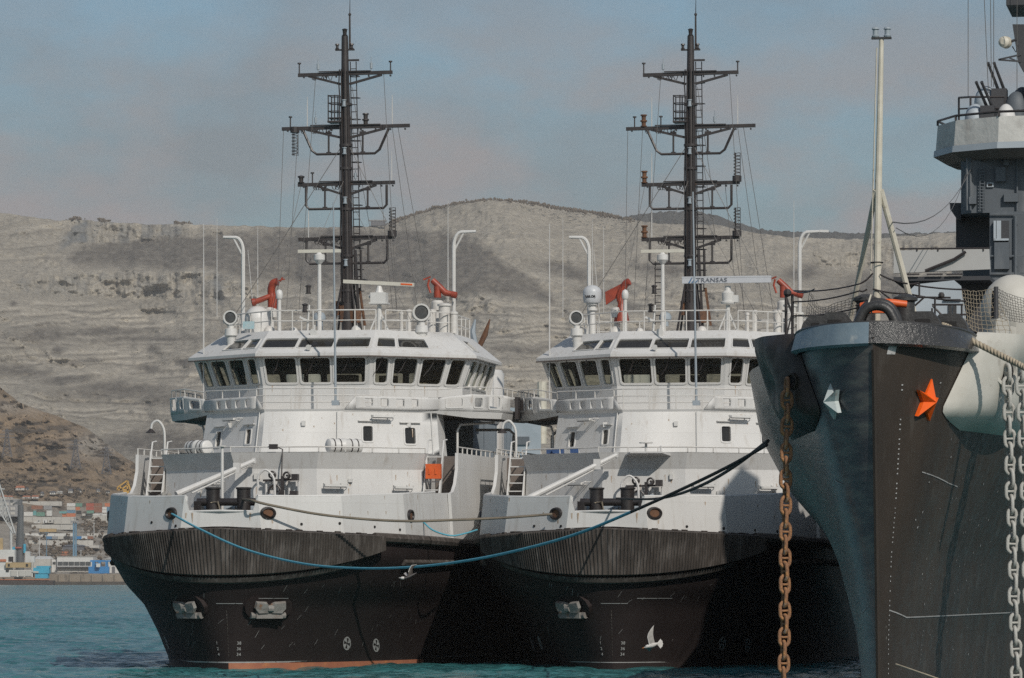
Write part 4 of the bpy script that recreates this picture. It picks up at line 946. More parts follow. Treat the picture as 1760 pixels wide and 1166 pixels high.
    bo.box((-1.2, 0.25, 5.75), (0.28, 0.5, 1.0)); bo.box((1.2, 0.25, 5.75), (0.28, 0.5, 1.0))
    bo.build('mooring_bitts', [M['bollard']], root)
    wd = MB(); wd.cyl((-1.1, 1.6, 5.95), (1.3, 1.6, 5.95), 0.42, n=14); wd.cyl((1.3, 1.5, 6.0), (1.42, 1.5, 6.0), 0.55, n=16); wd.cyl((-1.2, 1.5, 5.9), (-1.1, 1.5, 5.9), 0.5, n=16)
    for u in (-0.3, 0.0, 0.3, 0.85): wd.cyl((u, 1.2, 5.2), (u, 1.2, 6.0), 0.05, n=6)
    wd.build('windlass', [M['bluegrey']], root)
    lp = MB(); lp.tube([(-0.2, 0.55, 5.5), (0.0, 0.5, 6.0), (0.12, 0.5, 5.55), (0.2, 0.5, 6.05), (0.28, 0.5, 5.5)], 0.035, 5); lp.tube([(-0.36, 0.5, 5.9), (-0.62, 0.1 - 0.2, 6.2), (-0.36, -0.1, 6.24), (-0.3, 0.4, 5.5)], 0.03, 5)
    lp.build('rope_tail', [M['rope']], root)
    # high side walls aft of the bow with the stepped leading edge
    for sg in (-1, 1):
        sw = MB()
        prof = [(9.8, 6.70), (10.4, 6.78), (10.9, 7.1), (11.3, 7.7), (11.35, 8.38), (30, 8.38), (30, 4.7), (9.8, 4.75)]
        a = [Vector((sg * (6.80 + 0.13 * max(0, (6.8 - z) / 2)), v, z)) for v, z in prof]; b = [p + Vector((-sg * 0.13, 0, 0)) for p in a]; k = len(a)
        sw.add(a + b, [tuple(range(k)), tuple(range(k, 2 * k))[::-1]] + [(i, (i + 1) % k, k + (i + 1) % k, k + i) for i in range(k)])
        sw.build('side_wall', [W], root)
        rl = MB(); rail(rl, [(sg * 6.75, 11.5, 8.38), (sg * 6.75, 29, 8.38)], 0.24, 0.03, (), 1.0); rl.build('handrail', [M['white_rail']], root)
    # ------------------------------------------------ lower deckhouse
    z0, z1, z2 = 5.0, 7.68, 8.36
    lo = [(-5.4, 30), (-5.4, 11.0), (-1.68, 7.9), (1.68, 7.9), (5.4, 11.0), (5.4, 30)]
    def grow(pl, d):
        out = []
        for (u, v) in pl: out.append((u + (d * 0.6 if u > 0 else -d * 0.6), v - d if v < 29 else v))
        return out
    dh = MB(); h1 = grow(lo, 0.16); h2 = lo; h3 = grow(lo, 0.24)
    for i in range(5):
        q = [Vector((*h1[i], z0)), Vector((*h1[i + 1], z0)), Vector((*h2[i + 1], z1)), Vector((*h2[i], z1))]
        wall(dh, q)
        wall(dh, [Vector((*h2[i], z1)), Vector((*h2[i + 1], z1)), Vector((*h3[i + 1], z2)), Vector((*h3[i], z2))])
    dh.add([Vector((*p, z2 - 0.02)) for p in h3], [tuple(range(6))])
    house = dh.build('deckhouse', [W], root, angle=5)
    rl = MB(); rail(rl, [(*h3[i], z2) for i in (1, 2, 3, 4)], 0.20, 0.028, (), 1.3); rl.build('handrail', [M['white_rail']], root)
    # ------------------------------------------------ upper deckhouse
    z3 = 10.27
    up0 = [(-3.7, 30), (-3.7, 17.5), (-5.12, 17.3), (-5.15, 15.6), (-1.75, 12.4), (1.75, 12.4), (5.15, 15.6), (5.12, 17.3), (3.7, 17.5), (3.7, 30)]
    up1 = [(-3.6, 30), (-3.6, 17.5), (-4.93, 17.3), (-4.95, 15.95), (-1.66, 12.8), (1.66, 12.8), (4.95, 15.95), (4.93, 17.3), (3.6, 17.5), (3.6, 30)]
    uh = MB(); wins = {3: [(0.22, 0.31, 0.22, 0.58), (0.72, 0.81, 0.25, 0.60)], 5: [(0.20, 0.31, 0.30, 0.66), (0.64, 0.76, 0.26, 0.64)]}
    upq = []
    for i in range(9):
        q = [Vector((*up0[i], z2)), Vector((*up0[i + 1], z2)), Vector((*up1[i + 1], z3 - 0.05)), Vector((*up1[i], z3 - 0.05))]
        upq.append(q); wall(uh, q, wins.get(i, ()), 0.10)
    upper = uh.build('upper_deckhouse', [W], root, angle=5)
    for i, ops in wins.items():
        for o in ops:
            window(root, upq[i], o, 'porthole_window', 0.04, 0.09)
            br = MB(); n = qnorm(upq[i]); a, b = bil(upq[i], o[0] - 0.05, o[3] + 0.10), bil(upq[i], o[1] + 0.05, o[3] + 0.10)
            br.beam(a + n * 0.06, b + n * 0.06, 0.12, 0.03); br.build('rain_gutter', [W], root)
    # ------------------------------------------------ bridge deck with its wings
    bd = MB()
    pl = [(-5.0, 30), (-5.0, 24), (-7.25, 24), (-7.25, 18.6), (-6.2, 17.0), (-5.0, 15.9), (-1.7, 12.75), (1.7, 12.75), (5.0, 15.9), (6.2, 17.0), (7.25, 18.6), (7.25, 24), (5.0, 24), (5.0, 30)]
    lo_ = [Vector((u * 0.99, v + (0.05 if abs(u) < 7 else 0.0), 10.0 if abs(u) > 5.2 else 10.15)) for u, v in pl]; hi_ = [Vector((u, v, z3)) for u, v in pl]; k = len(pl)
    bd.mi = 0; bd.add(lo_ + hi_, [tuple(range(k, 2 * k))] + [(i, (i + 1) % k, k + (i + 1) % k, k + i) for i in range(k)])
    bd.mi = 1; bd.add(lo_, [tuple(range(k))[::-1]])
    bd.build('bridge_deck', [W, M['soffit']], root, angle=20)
    # solid bulwark with freeing holes at the sides and wings
    HT = 11.0
    bb = MB(); holes = []
    for sg in (-1, 1):
        def Q(a, b, za0, zb0, za1, zb1):
            a, b = (a, b) if sg > 0 else (b, a)
            if sg < 0: za0, zb0, za1, zb1 = zb0, za0, zb1, za1
            return [Vector((sg * a[0], a[1], za0)), Vector((sg * b[0], b[1], zb0)), Vector((sg * b[0] * 1.005, b[1] - 0.03, zb1)), Vector((sg * a[0] * 1.005, a[1] - 0.03, za1))]
        A1, A2, A3, A4, A5 = (1.70, 12.75), (5.0, 15.9), (6.2, 17.0), (7.25, 18.6), (7.25, 24.0)
        am = (2.1, 13.13)
        fq = Q(am, A2, z3, z3, 10.82, 10.82)
        ops = [(0.10, 0.21, 0.16, 0.86), (0.29, 0.40, 0.16, 0.86), (0.48, 0.59, 0.16, 0.86), (0.67, 0.76, 0.16, 0.86)]
        if sg < 0: ops = [(1 - b, 1 - a, c, d) for a, b, c, d in ops]
        wall(bb, fq, ops, 0.05); holes += [(fq, o) for o in ops]
        tq = Q(A2, A3, z3, z3, 10.82, HT); ops = [(0.25, 0.75, 0.25, 0.85)]; wall(bb, tq, ops, 0.05); holes += [(tq, o) for o in ops]
        sq = Q(A3, A4, z3, z3, HT, HT); ops = [(0.08, 0.36, 0.25, 0.85), (0.55, 0.9, 0.2, 0.92)]
        if sg < 0: ops = [(1 - b, 1 - a, c, d) for a, b, c, d in ops]
        wall(bb, sq, ops, 0.05); holes += [(sq, o) for o in ops]
        wall(bb, Q(A4, A5, z3, z3, HT, HT), ((0.30, 0.75, 0.2, 0.85),), 0.05)
        a, b = am, (1.72, 12.77)
        bb.poly(Vector((sg * a[0], a[1], z3)), Vector((sg * b[0], b[1], z3)), Vector((sg * a[0], a[1], 10.82)))
    bb.build('bridge_bulwark', [W], root, angle=8, solid=0.05)
    if True:
        for q, o in holes:
            n = qnorm(q); c = [bil(q, o[0], o[2]), bil(q, o[1], o[2]), bil(q, o[1], o[3]), bil(q, o[0], o[3])]
            mb = MB(); o1, i1 = round_loop(c, -0.04, 0.1), round_loop(c, 0.025, 0.1)
            mb.loft([[p for p in o1], [p + n * 0.025 for p in o1], [p + n * 0.025 for p in i1], [p - n * 0.05 for p in i1]], closed=True)
            mb.build('freeing_port', [M['trim']], root, angle=40)
    rl = MB()
    rail(rl, [(-5.0, 15.9, z3 + 0.55), (-2.1, 13.13, z3 + 0.5)], 0.34, 0.025, ())
    rail(rl, [(-2.1, 13.13, z3), (-1.66, 12.8, z3), (1.66, 12.8, z3), (2.1, 13.13, z3), (3.0, 13.98, z3)], 0.86, 0.028, (0.66, 0.33), 1.0)
    rail(rl, [(2.1, 13.13, z3 + 0.5), (5.0, 15.9, z3 + 0.55), (6.2, 17.0, z3 + 0.7), (7.2, 18.6, z3 + 0.7), (7.2, 23.5, z3 + 0.7)], 0.34, 0.025, (), 1.2)
    rail(rl, [(-7.2, 23.5, z3 + 0.7), (-7.2, 18.6, z3 + 0.7), (-6.2, 17.0, z3 + 0.7), (-5.0, 15.9, z3 + 0.5)], 0.34, 0.025, (), 0.7)
    rl.build('handrail', [M['white_rail']], root)
    # sidelight screens on the wings
    for sg, m in ((-1, M['orange']), (1, M['dark_steel'])):
        sl = MB(); sl.box((sg * 7.42, 21.5, 10.55), (0.14, 1.4, 0.95)); sl.box((sg * 7.62, 21.9, 10.10), (0.5, 0.6, 0.08)); sl.box((sg * 7.55, 22.15, 10.55), (0.4, 0.08, 0.9)); sl.mi = 1; sl.box((sg * 7.6, 21.95, 10.4), (0.22, 0.22, 0.3))
        sl.build('sidelight', [M['bluegrey'] if sg < 0 else M['dark_steel'], M['black']], root)
    # wing brackets and pipe under the right wing
    for sg in (-1, 1):
        pp = MB(); pp.tube([(sg * 5.5, 17.6, 8.38), (sg * 5.5, 17.6, 9.5), (sg * 5.6, 17.7, 9.75), (sg * 6.5, 20.5, 9.92)], 0.05, 6)
        pp.build('wing_support', [M['trim']], root); pp = MB(); pp.tube([(sg * 6.7, 24, 8.38), (sg * 6.7, 24, 9.55), (sg * 6.5, 24, 9.72), (sg * 5.0, 24, 9.72)], 0.07, 6); pp.build('wing_support', [M['trim']], root)
    # ------------------------------------------------ side stairways
    for sg in (-1, 1):
        sr = MB(); 
        for e in (5.5, 6.15): sr.tube([(sg * e, 10.4, 6.2), (sg * e, 11.6, 8.9), (sg * e, 12.2, 8.95)], 0.035, 5); sr.beam((sg * e, 10.3, 5.2), (sg * e, 11.5, 8.38), 0.05, 0.2)
        for i in range(9): sr.box((sg * 5.83, 10.35 + i * 0.13, 5.5 + i * 0.34), (0.62, 0.22, 0.04))
        sr.build('stairway', [M['trim']], root)
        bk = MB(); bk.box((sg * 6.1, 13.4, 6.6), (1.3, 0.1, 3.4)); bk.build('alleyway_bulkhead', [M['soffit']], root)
    if A:
        ob = MB(); ob.box((5.9, 10.75, 7.62), (0.62, 0.28, 0.60)); ob.box((5.75, 10.6, 7.62), (0.07, 0.04, 0.25)); ob.box((6.02, 10.6, 7.62), (0.07, 0.04, 0.25))
        ob.build('lifejacket_locker', [M['orange']], root)
    # ------------------------------------------------ wheelhouse
    zb, zw, ze = z3 - 0.02, 11.34, 12.58
    wb = [(-5.4, 24.5), (-5.62, 18.05), (-2.28, 14.95), (2.28, 14.95), (5.62, 18.05), (5.4, 24.5)]
    wt = [(-5.85, 24.3), (-6.08, 17.95), (-2.40, 14.58), (2.40, 14.58), (6.08, 17.95), (5.85, 24.3)]
    wh = MB(); wq = []
    WIN = {2: [(0.045, 0.335, 0.07, 0.93), (0.365, 0.645, 0.07, 0.93), (0.675, 0.965, 0.07, 0.93)],
           3: [(0.05, 0.185, 0.06, 0.92), (0.235, 0.475, 0.05, 0.92), (0.515, 0.755, 0.05, 0.92), (0.80, 0.95, 0.05, 0.92)],
           1: [(0.05, 0.20, 0.05, 0.92), (0.245, 0.485, 0.05, 0.92), (0.525, 0.765, 0.05, 0.92), (0.815, 0.95, 0.06, 0.92)],
           4: [(0.04, 0.25, 0.05, 0.92), (0.30, 0.48, 0.05, 0.92), (0.53, 0.70, 0.05, 0.92), (0.74, 0.95, 0.05, 0.92)],
           0: [(0.05, 0.26, 0.05, 0.92), (0.30, 0.47, 0.05, 0.92), (0.52, 0.70, 0.05, 0.92), (0.75, 0.96, 0.05, 0.92)]}
    for i in range(5):
        wall(wh, [Vector((*wb[i], zb)), Vector((*wb[i + 1], zb)), Vector((*wb[i + 1], zw)), Vector((*wb[i], zw))])
        q = [Vector((*wb[i], zw)), Vector((*wb[i + 1], zw)), Vector((*wt[i + 1], ze)), Vector((*wt[i], ze))]
        wq.append(q); wall(wh, q, WIN[i], 0.10)
    rq_ = [Vector((*wb[5], zb)), Vector((*wb[0], zb)), Vector((*wt[0], ze)), Vector((*wt[5], ze))]; rops = [(0.03 + 0.16 * k, 0.17 + 0.16 * k, 0.48, 0.86) for k in range(6)]
    wall(wh, rq_, rops, 0.05)
    wheel = wh.build('wheelhouse', [W], root, angle=5)
    for i in range(5):
        for o in WIN[i]: window(root, wq[i], o, 'wheelhouse_window', 0.05, 0.12, None, M['bridge_glass'])
    for o in rops: window(root, rq_, o, 'wheelhouse_window', 0.04, 0.08, None, M['bridge_glass'])
    it = MB(); it.box2((-5.2, 18.2, 10.3), (5.2, 24.3, 10.36)); it.add([Vector(p) for p in ((-5.9, 24.2, 12.5), (5.9, 24.2, 12.5), (6.0, 18.0, 12.5), (2.35, 14.7, 12.5), (-2.35, 14.7, 12.5), (-6.0, 18.0, 12.5))], [tuple(range(6))])
    it.box2((-2.2, 15.3, 10.3), (2.2, 16.0, 11.42)); it.box2((2.4, 17.2, 10.36), (4.2, 18.6, 11.5)); it.box2((-4.0, 17.3, 10.36), (-2.6, 18.6, 11.45)); it.box2((-0.4, 20, 10.3), (0.5, 20.9, 12.0)); it.box2((1.8, 19, 10.3), (2.5, 19.6, 11.9)); it.cyl((-1.5, 19.5, 10.3), (-1.5, 19.5, 12.5), 0.1); it.box2((2.7, 22, 10.3), (4.6, 23, 12.3))
    it.build('bridge_console', [M['interior']], root)
    # eave and sloping roof with skylights
    ev = [(-6.05, 24.6), (-6.27, 17.85), (-2.46, 14.32), (2.46, 14.32), (6.27, 17.85), (6.05, 24.6)]
    rt = [(-4.8, 24.4), (-4.95, 18.9), (-2.30, 16.1), (2.30, 16.1), (4.95, 18.9), (4.8, 24.4)]
    rf = MB(); zr = 13.70
    rf.add([Vector((*p, ze - 0.03)) for p in ev] + [Vector((*p, ze + 0.09)) for p in ev], [tuple(range(6))[::-1]] + [(i, (i + 1) % 6, 6 + (i + 1) % 6, 6 + i) for i in range(6)])
    SKY = {2: [(0.02, 0.325, 0.22, 0.64), (0.345, 0.655, 0.22, 0.64), (0.675, 0.98, 0.22, 0.64)], 3: [(0.05, 0.24, 0.24, 0.64), (0.27, 0.58, 0.24, 0.64)],
           1: [(0.42, 0.73, 0.24, 0.64), (0.76, 0.95, 0.24, 0.64)], 4: [(0.1, 0.35, 0.24, 0.66)]}
    rq = []
    for i in range(5):
        q = [Vector((*ev[i], ze + 0.09)), Vector((*ev[i + 1], ze + 0.09)), Vector((*rt[i + 1], zr)), Vector((*rt[i], zr))]
        rq.append(q); wall(rf, q, SKY.get(i, ()), 0.08)
    rf.add([Vector((*p, zr)) for p in rt], [tuple(range(6))])
    rf.poly(Vector((*ev[5], ze + 0.09)), Vector((*ev[0], ze + 0.09)), Vector((*rt[0], zr)), Vector((*rt[5], zr)))
    roof = rf.build('wheelhouse_roof', [W], root, angle=5)
    for i, ops in SKY.items():
        for o in ops: window(root, rq[i], o, 'skylight', 0.03, 0.07, depth=0.05)
    # gutter pipe under the eave, wipers, tube lamps over the windows
    gp = MB(); gp.tube([Vector((*p, ze - 0.06)) for p in ev[1:5]], 0.03, 5); gp.build('eave_gutter', [M['soffit']], root)
    for i in (2, 3, 1):
        for o in WIN[i][:3]:
            n = qnorm(wq[i]); s_ = (o[0] + o[1]) / 2
            a = bil(wq[i], s_, o[3] + 0.02) + n * 0.06; b = bil(wq[i], s_ - 0.05, o[3] - 0.42) + n * 0.06
            wp = MB(); wp.beam(a, b, 0.03); wp.beam(b + (a - b) * 0.35 + n * 0.01, bil(wq[i], s_ - 0.085, o[3] - 0.58) + n * 0.05, 0.02); wp.build('wiper', [M['dark_steel']], root)
    for i, sa in ((2, 0.17), (2, 0.86), (3, 0.62), (1, 0.6)):
        n = qnorm(wq[i]); a, b = bil(wq[i], sa - 0.12, 0.985) + n * 0.13, bil(wq[i], sa + 0.12, 0.985) + n * 0.13
        if i != 2: a, b = bil(wq[i], sa - 0.07, 0.985) + n * 0.13, bil(wq[i], sa + 0.07, 0.985) + n * 0.13
        tl = MB(); tl.cyl(a, b, 0.055, n=8); tl.cyl(a, a - n * 0.12, 0.03, n=5); tl.cyl(b, b - n * 0.12, 0.03, n=5); tl.build('tube_lamp', [M['trim']], root)
    # ------------------------------------------------ roof deck railing and gear
    rl = MB()
    rail(rl, [(-4.8, 19.2, zr), (-2.25, 16.35, zr), (2.25, 16.35, zr)], 0.86, 0.028, (0.5,), 0.95)
    rail(rl, [(2.6, 16.7, zr), (4.8, 19.2, zr), (4.7, 24.2, zr), (-4.7, 24.2, zr), (-4.8, 19.2, zr)], 0.86, 0.028, (0.5,), 0.95)
    rl.build('roof_railing', [M['white_rail']], root)
    dx = 0 if A else 594.5                    # second tug: the same gear one berth to the right
    def E(px_, py_, v): return P(px_ + dx, py_, v)
    up = Vector((0, 0, 1))
    p = E(397, 546, 17.2); searchlight(root, p, (0.05, -1, -0.05), 0.27)
    if A: p = E(725, 537, 17.6); searchlight(root, p, (0.10, -1, -0.05), 0.33)
    # gooseneck lamp posts
    for (x, y, xe, ye, v) in ((418, 412, 384, 408, 20.0), (780, 404, 818, 398, 21.0)):
        a = E(x, 560, v); top = E(x, y + 18, v); e = E(xe, ye, v); b = Vector((a.x, a.y, zr))
        sgn = 1 if e.x > a.x else -1; zt = e.z
        g = MB(); pts = [b, Vector((a.x, a.y, zt - 0.62))] + [Vector((a.x + sgn * 0.34 * (1 - math.cos(t)), a.y, zt - 0.62 + 0.6 * math.sin(t))) for t in [0.3, 0.6, 0.9, 1.2, 1.5]] + [Vector((e.x, a.y, zt))]
        g.tube(pts, [0.085] * 2 + [0.075] * 5 + [0.06], 7)
        g.cyl((a.x, a.y, zt - 0.85), (a.x + sgn * 0.42, a.y, zt - 0.06), 0.04, n=5)
        if not A and sgn > 0: g.beam((e.x - 0.1, a.y, zt + 0.02), (e.x + 0.3, a.y, zt), 0.12, 0.1)
        g.lathe([(0.2, 0), (0.2, 0.3), (0.12, 0.34)], b, up, 10)
        g.build('lamp_post', [M['trim']], root)
    # whip aerials
    for (x, yt, yb, v, r) in ((350, 385, 690, 17.5, 0.035), (373, 375, 545, 20, 0.018), (443, 390, 540, 20, 0.02), (770, 345, 545, 21, 0.022), (483, 560, 570, 20, 0.02)):
        a, b = E(x, yb, v), E(x, yt, v); m = a.lerp(b, 0.55)
        wa = MB(); wa.tube([a, m, b], [r, r * 0.9, r * 0.45], 5); wa.build('whip_antenna', [M['whip']], root)
    wa = MB(); a, b = E(436, 540, 20), E(426, 430, 20); wa.tube([a, b], [0.02, 0.012], 5); wa.build('whip_antenna', [M['whip']], root)
    jk = MB(); a = P(577 if A else 1197, 697, 12.85); b = P(573 if A else 1191, 348 if A else 330, 12.85); jk.tube([a, b], [0.055, 0.03], 6); jk.box(a + Vector((0, 0, 0.1)), (0.3, 0.2, 0.2))
    jk.build('jackstaff', [M['bluegrey']], root)
    # fire monitors (red)
    def monitor(x, y, v, kind):
        m_ = MB(); b = E(x, y, v); ped = MB()
        ped.lathe([(0.24, 0), (0.24, 0.15), (0.13, 0.2), (0.13, 0.6 + b.z - zr - 0.75), (0.26, b.z - zr - 0.55), (0.26, b.z - zr - 0.2), (0.2, b.z - zr - 0.12)], (b.x, b.y, zr), up, 14)
        if kind == 0:
            m_.tube(spline([b + Vector((0.05, 0, -0.35)), b + Vector((0.05, 0, 0.2)), b + Vector((0.02, -0.05, 0.62)), b + Vector((0.12, -0.1, 0.9)), b + Vector((0.32, -0.1, 0.98))], 5), [0.20] * 8 + [0.17] * 13, 10)
            m_.tube([b + Vector((-0.02, -0.1, 0.36)), b + Vector((-0.35, -0.2, 0.22)), b + Vector((-0.62, -0.25, 0.12))], [0.11, 0.12, 0.12], 8)
            m_.lathe([(0.12, 0), (0.17, 0.02), (0.17, 0.16), (0.12, 0.18)], b + Vector((-0.62, -0.25, 0.12)), (-1, -0.3, -0.25), 10)
            m_.beam(b + Vector((0.3, -0.1, 1.0)), b + Vector((0.62, -0.1, 1.08)), 0.05); m_.beam(b + Vector((0.45, -0.2, 0.98)), b + Vector((0.5, 0.0, 1.15)), 0.05)
        elif kind == 1:
            m_.tube([b + Vector((-0.22, 0, 0.75)), b + Vector((0.1, 0, 0.45)), b + Vector((0.35, 0, 0.2)), b + Vector((0.8, -0.05, 0.1))], [0.13, 0.14, 0.14, 0.11], 9)
            m_.lathe([(0.12, 0), (0.15, 0.02), (0.15, 0.22), (0.1, 0.24)], b + Vector((0.62, -0.03, 0.14)), (1, -0.1, -0.25), 10)
            m_.cyl(b, b + Vector((0, 0, 0.5)), 0.16, n=10)
            m_.tube([b + Vector((-0.3, 0, 0.2)), b + Vector((-0.42, 0, 0.55)), b + Vector((-0.36, 0, 0.8))], 0.05, 6); m_.beam(b + Vector((-0.62, 0, 0.78)), b + Vector((-0.3, 0, 0.9)), 0.07)
        else:
            m_.tube(spline([b + Vector((0.25, 0, -0.6)), b + Vector((0.2, 0, 0.0)), b + Vector((0.12, 0, 0.35)), b + Vector((0.35, -0.05, 0.85)), b + Vector((0.55, -0.1, 0.98))], 5), [0.12] * 5 + [0.16] * 16, 9)
            m_.add([b + Vector(q) for q in ((-0.52, 0, 0.55), (0.35, 0, 0.98), (0.3, 0, 0.7), (0.05, 0, 0.35), (-0.48, 0, 0.0), (-0.52, 0.14, 0.55), (0.35, 0.14, 0.98), (0.3, 0.14, 0.7), (0.05, 0.14, 0.35), (-0.48, 0.14, 0.0))],
                   [(0, 1, 2, 3, 4), (5, 6, 7, 8, 9)] + [(i, (i + 1) % 5, 5 + (i + 1) % 5, 5 + i) for i in range(5)])
            m_.lathe([(0.35, -0.75), (0.3, -0.5), (0.14, 0.1)], b + Vector((0.2, 0, 0)), up, 12)
        o = m_.build('fire_monitor', [M['red']], root, angle=45)
        ped.build('pedestal', [M['white_rail']], o)
    monitor(466, 524, 18.6, 0 if A else 2)
    monitor(752, 512, 20.5, 1)
    # satellite domes
    if A:
        dm = MB(); b = E(443, 548, 18.4); dm.ball((b.x, b.y, b.z - 0.02), (0.56, 0.56, 0.56), 20, 8, 0.0); dm.cyl((b.x, b.y, zr), (b.x, b.y, b.z), 0.56, n=20); dm.build('satellite_dome', [M['trim']], root)
        dm = MB(); b = E(432, 547, 16.5); dm.box((b.x - 0.12, b.y, b.z - 0.3), (0.5, 0.05, 0.32)); dm.build('banner_cloth', [mat('teal_cloth', (0.30, 0.48, 0.52), (0.45, 0.5, 0.5), 5)], root)
    else:
        b = P(1018, 510, 18.8); dm = MB()
        dm.lathe([(0.34, -0.1), (0.38, -0.02), (0.40, 0.1), (0.40, 0.35)] + [(0.40 * math.cos(a), 0.35 + 0.32 * math.sin(a)) for a in [i * math.pi / 16 for i in range(1, 9)]], b - up * 0.18, up, 20)
        o = dm.build('satellite_dome', [mat('radome_grey', (0.50, 0.51, 0.52), (0.46, 0.47, 0.48), 2.0, rough=0.4)], root, angle=50)
        pd = MB(); pd.lathe([(0.16, zr - b.z), (0.13, -0.75), (0.13, -0.62), (0.22, -0.6), (0.22, -0.5), (0.16, -0.48), (0.16, -0.38), (0.26, -0.36), (0.26, -0.28)], b, up, 12); pd.build('dome_post', [M['trim']], o)
        T = Matrix.Translation(b + Vector((-0.02, -0.405, -0.02))) @ Matrix(((1, 0, 0), (0, 0, -1), (0, 1, 0))).to_4x4()
        text_mesh('lettering', 'SAILOR', 0.135, M['black'], o, T, 0.004, 0.006)
        wa = MB(); wa.tube([b + up * 0.45, b + up * 1.2, b + up * 3.3], [0.025, 0.02, 0.008], 5); wa.build('whip_antenna', [M['whip']], root)
    for (x, y, r, v) in ((480, 508, 0.15, 17.4),):
        b = E(x, y, v); dm = MB(); dm.lathe([(r * 0.8, -0.15), (r, -0.05), (r, 0.08), (r * 0.75, 0.2), (0.01, 0.26)], b, up, 14)
        dm.cyl((b.x, b.y, zr), b - up * 0.12, 0.085, n=8); dm.build('antenna_pod', [M['trim']], root, angle=50)
    b = E(549, 545, 18.2); dm = MB(); dm.lathe([(0.14, -0.4), (0.14, -0.15), (0.26, -0.12), (0.27, 0.02), (0.2, 0.16), (0.01, 0.24)], b, up, 14); dm.build('antenna_pod', [M['bluegrey']], root, angle=50)
    # small radar on its white post
    b = P(549 if A else 1139, 449, 18.0); rd = MB()
    rd.cyl((b.x, b.y, zr), b - up * 0.12, 0.10, 0.075, n=9)
    rd.lathe([(0.1, -0.12), (0.24, 0.05), (0.24, 0.26), (0.14, 0.3), (0.1, 0.36)], b, up, 12)
    o = rd.build('small_radar', [M['trim']], root)
    sc_ = MB(); sc_.box(b + up * 0.42 + Vector((0, 0, 0)), (1.85, 0.16, 0.14)); sc_.build('radar_scanner', [mat('scanner_cream', (0.56, 0.54, 0.47), (0.5, 0.47, 0.4), 2)], o)
    if not A:
        tr = MB()
        for i in range(9): tr.box(b + Vector((-0.18, 0.1, -0.35 - i * 0.28)), (0.32, 0.03, 0.04))
        tr.cyl(b + Vector((-0.34, 0.1, 0)), b + Vector((-0.34, 0.1, -2.7)), 0.02, n=4); tr.build('post_ladder', [M['dark_steel']], root)
    # main radar
    rd = MB(); b = P(652 if A else 1251, 512, 17.2)
    rd.cyl((b.x, b.y, zr), b - up * 0.3, 0.12, 0.09, n=9)
    for k in (-1, 1): rd.beam((b.x + k * 0.4, b.y, zr), (b.x + k * 0.05, b.y, b.z - 0.6), 0.06)
    if A:
        rd.box(b, (0.66, 0.55, 0.42)); rd.box(b - up * 0.24, (0.78, 0.6, 0.06)); rd.lathe([(0.2, 0.2), (0.14, 0.32), (0.1, 0.5)], b, up, 10)
        rd.cyl(b + Vector((-0.33, 0, 0.05)), b + Vector((-0.45, 0, 0.05)), 0.08, n=8)
    else:
        rd.lathe([(0.3, -0.26), (0.32, -0.18), (0.24, -0.14), (0.26, 0.2), (0.14, 0.3), (0.12, 0.5)], b, up, 12); rd.box(b + Vector((0.3, 0, -0.05)), (0.3, 0.3, 0.3))
    o = rd.build('main_radar', [M['trim']], root)
    if A:
        s_ = MB(); q = P(651, 487, 17.2); rot = Matrix.Rotation(R(3.4), 3, 'Y'); s_.box(q, (3.05, 0.2, 0.15), rot); s_.mi = 1; s_.box(q + Vector((1.22, -0.105, -0.07)), (0.5, 0.02, 0.07), rot)
        s_.build('radar_scanner', [mat('scanner_cream', (0.58, 0.56, 0.49), (0.5, 0.47, 0.4), 2), M['orange']], o)
    else:
        s_ = MB(); q = P(1249, 481, 17.0); s_.box(q, (3.78, 0.22, 0.29)); s_.box(q + up * 0.115, (3.8, 0.24, 0.06)); s_.build('radar_scanner', [mat('scanner_grey', (0.50, 0.51, 0.53), (0.46, 0.47, 0.49), 2)], o)
        T = Matrix.Translation(q + Vector((-0.62, -0.13, -0.02))) @ Matrix(((1, 0, 0), (0, 0, -1), (0, 1, 0))).to_4x4()
        text_mesh('lettering', 'TRANSAS', 0.25, mat('letter_grey', (0.16, 0.17, 0.19)), o, T, 0.006, 0.002, 1.2)
        lg = MB(); c = q + Vector((-1.45, -0.13, 0))
        for k in range(3): lg.add([c + Vector((-0.18 + k * 0.13, 0, -0.13)), c + Vector((-0.10 + k * 0.13, 0, -0.13)), c + Vector((0.02 + k * 0.13, -0.006, 0.12 - k * 0.05)), c + Vector((-0.03 + k * 0.12, -0.006, 0.10 - k * 0.06))], [(0, 1, 2, 3)])
        lg.build('emblem', [mat('letter_blue', (0.08, 0.16, 0.27))], o)
    # signal lights on the front of the roof deck, horns, hatch humps
    sg_ = MB(); b = E(527, 555, 16.4)
    sg_.beam(b + Vector((0, 0.1, -0.5)), b + Vector((0.1, 0, 0.75)), 0.07); sg_.beam(b + Vector((-0.3, 0, 0.25)), b + Vector((0.1, 0, 0.05)), 0.08); sg_.build('signal_mast', [M['trim']], root)
    for (x, y) in ((524, 530), (530, 498)):
        sl = MB(); q = E(x, y, 16.3); sl.lathe([(0.12, -0.18), (0.13, -0.15), (0.09, -0.13), (0.09, 0.1), (0.13, 0.12), (0.13, 0.16), (0.05, 0.2)], q, up, 10); sl.build('signal_lamp', [M['dark_steel']], root)
    hn = MB(); q = E(541, 571, 16.0)
    hn.lathe([(0.16, -0.3), (0.13, -0.26), (0.05, -0.1), (0.04, 0.25)], q, (0, 1, 0.1), 12); hn.beam(q, q + up * 0.3, 0.05)
    hn.build('loudhailer', [M['trim']], root); hn = MB(); q = E(532, 596, 14.6); hn.lathe([(0.12, -0.22), (0.1, -0.2), (0.04, -0.05), (0.04, 0.2)], q, (0, 1, 0.2), 12)
    hn.build('loudhailer', [M['trim']], root)
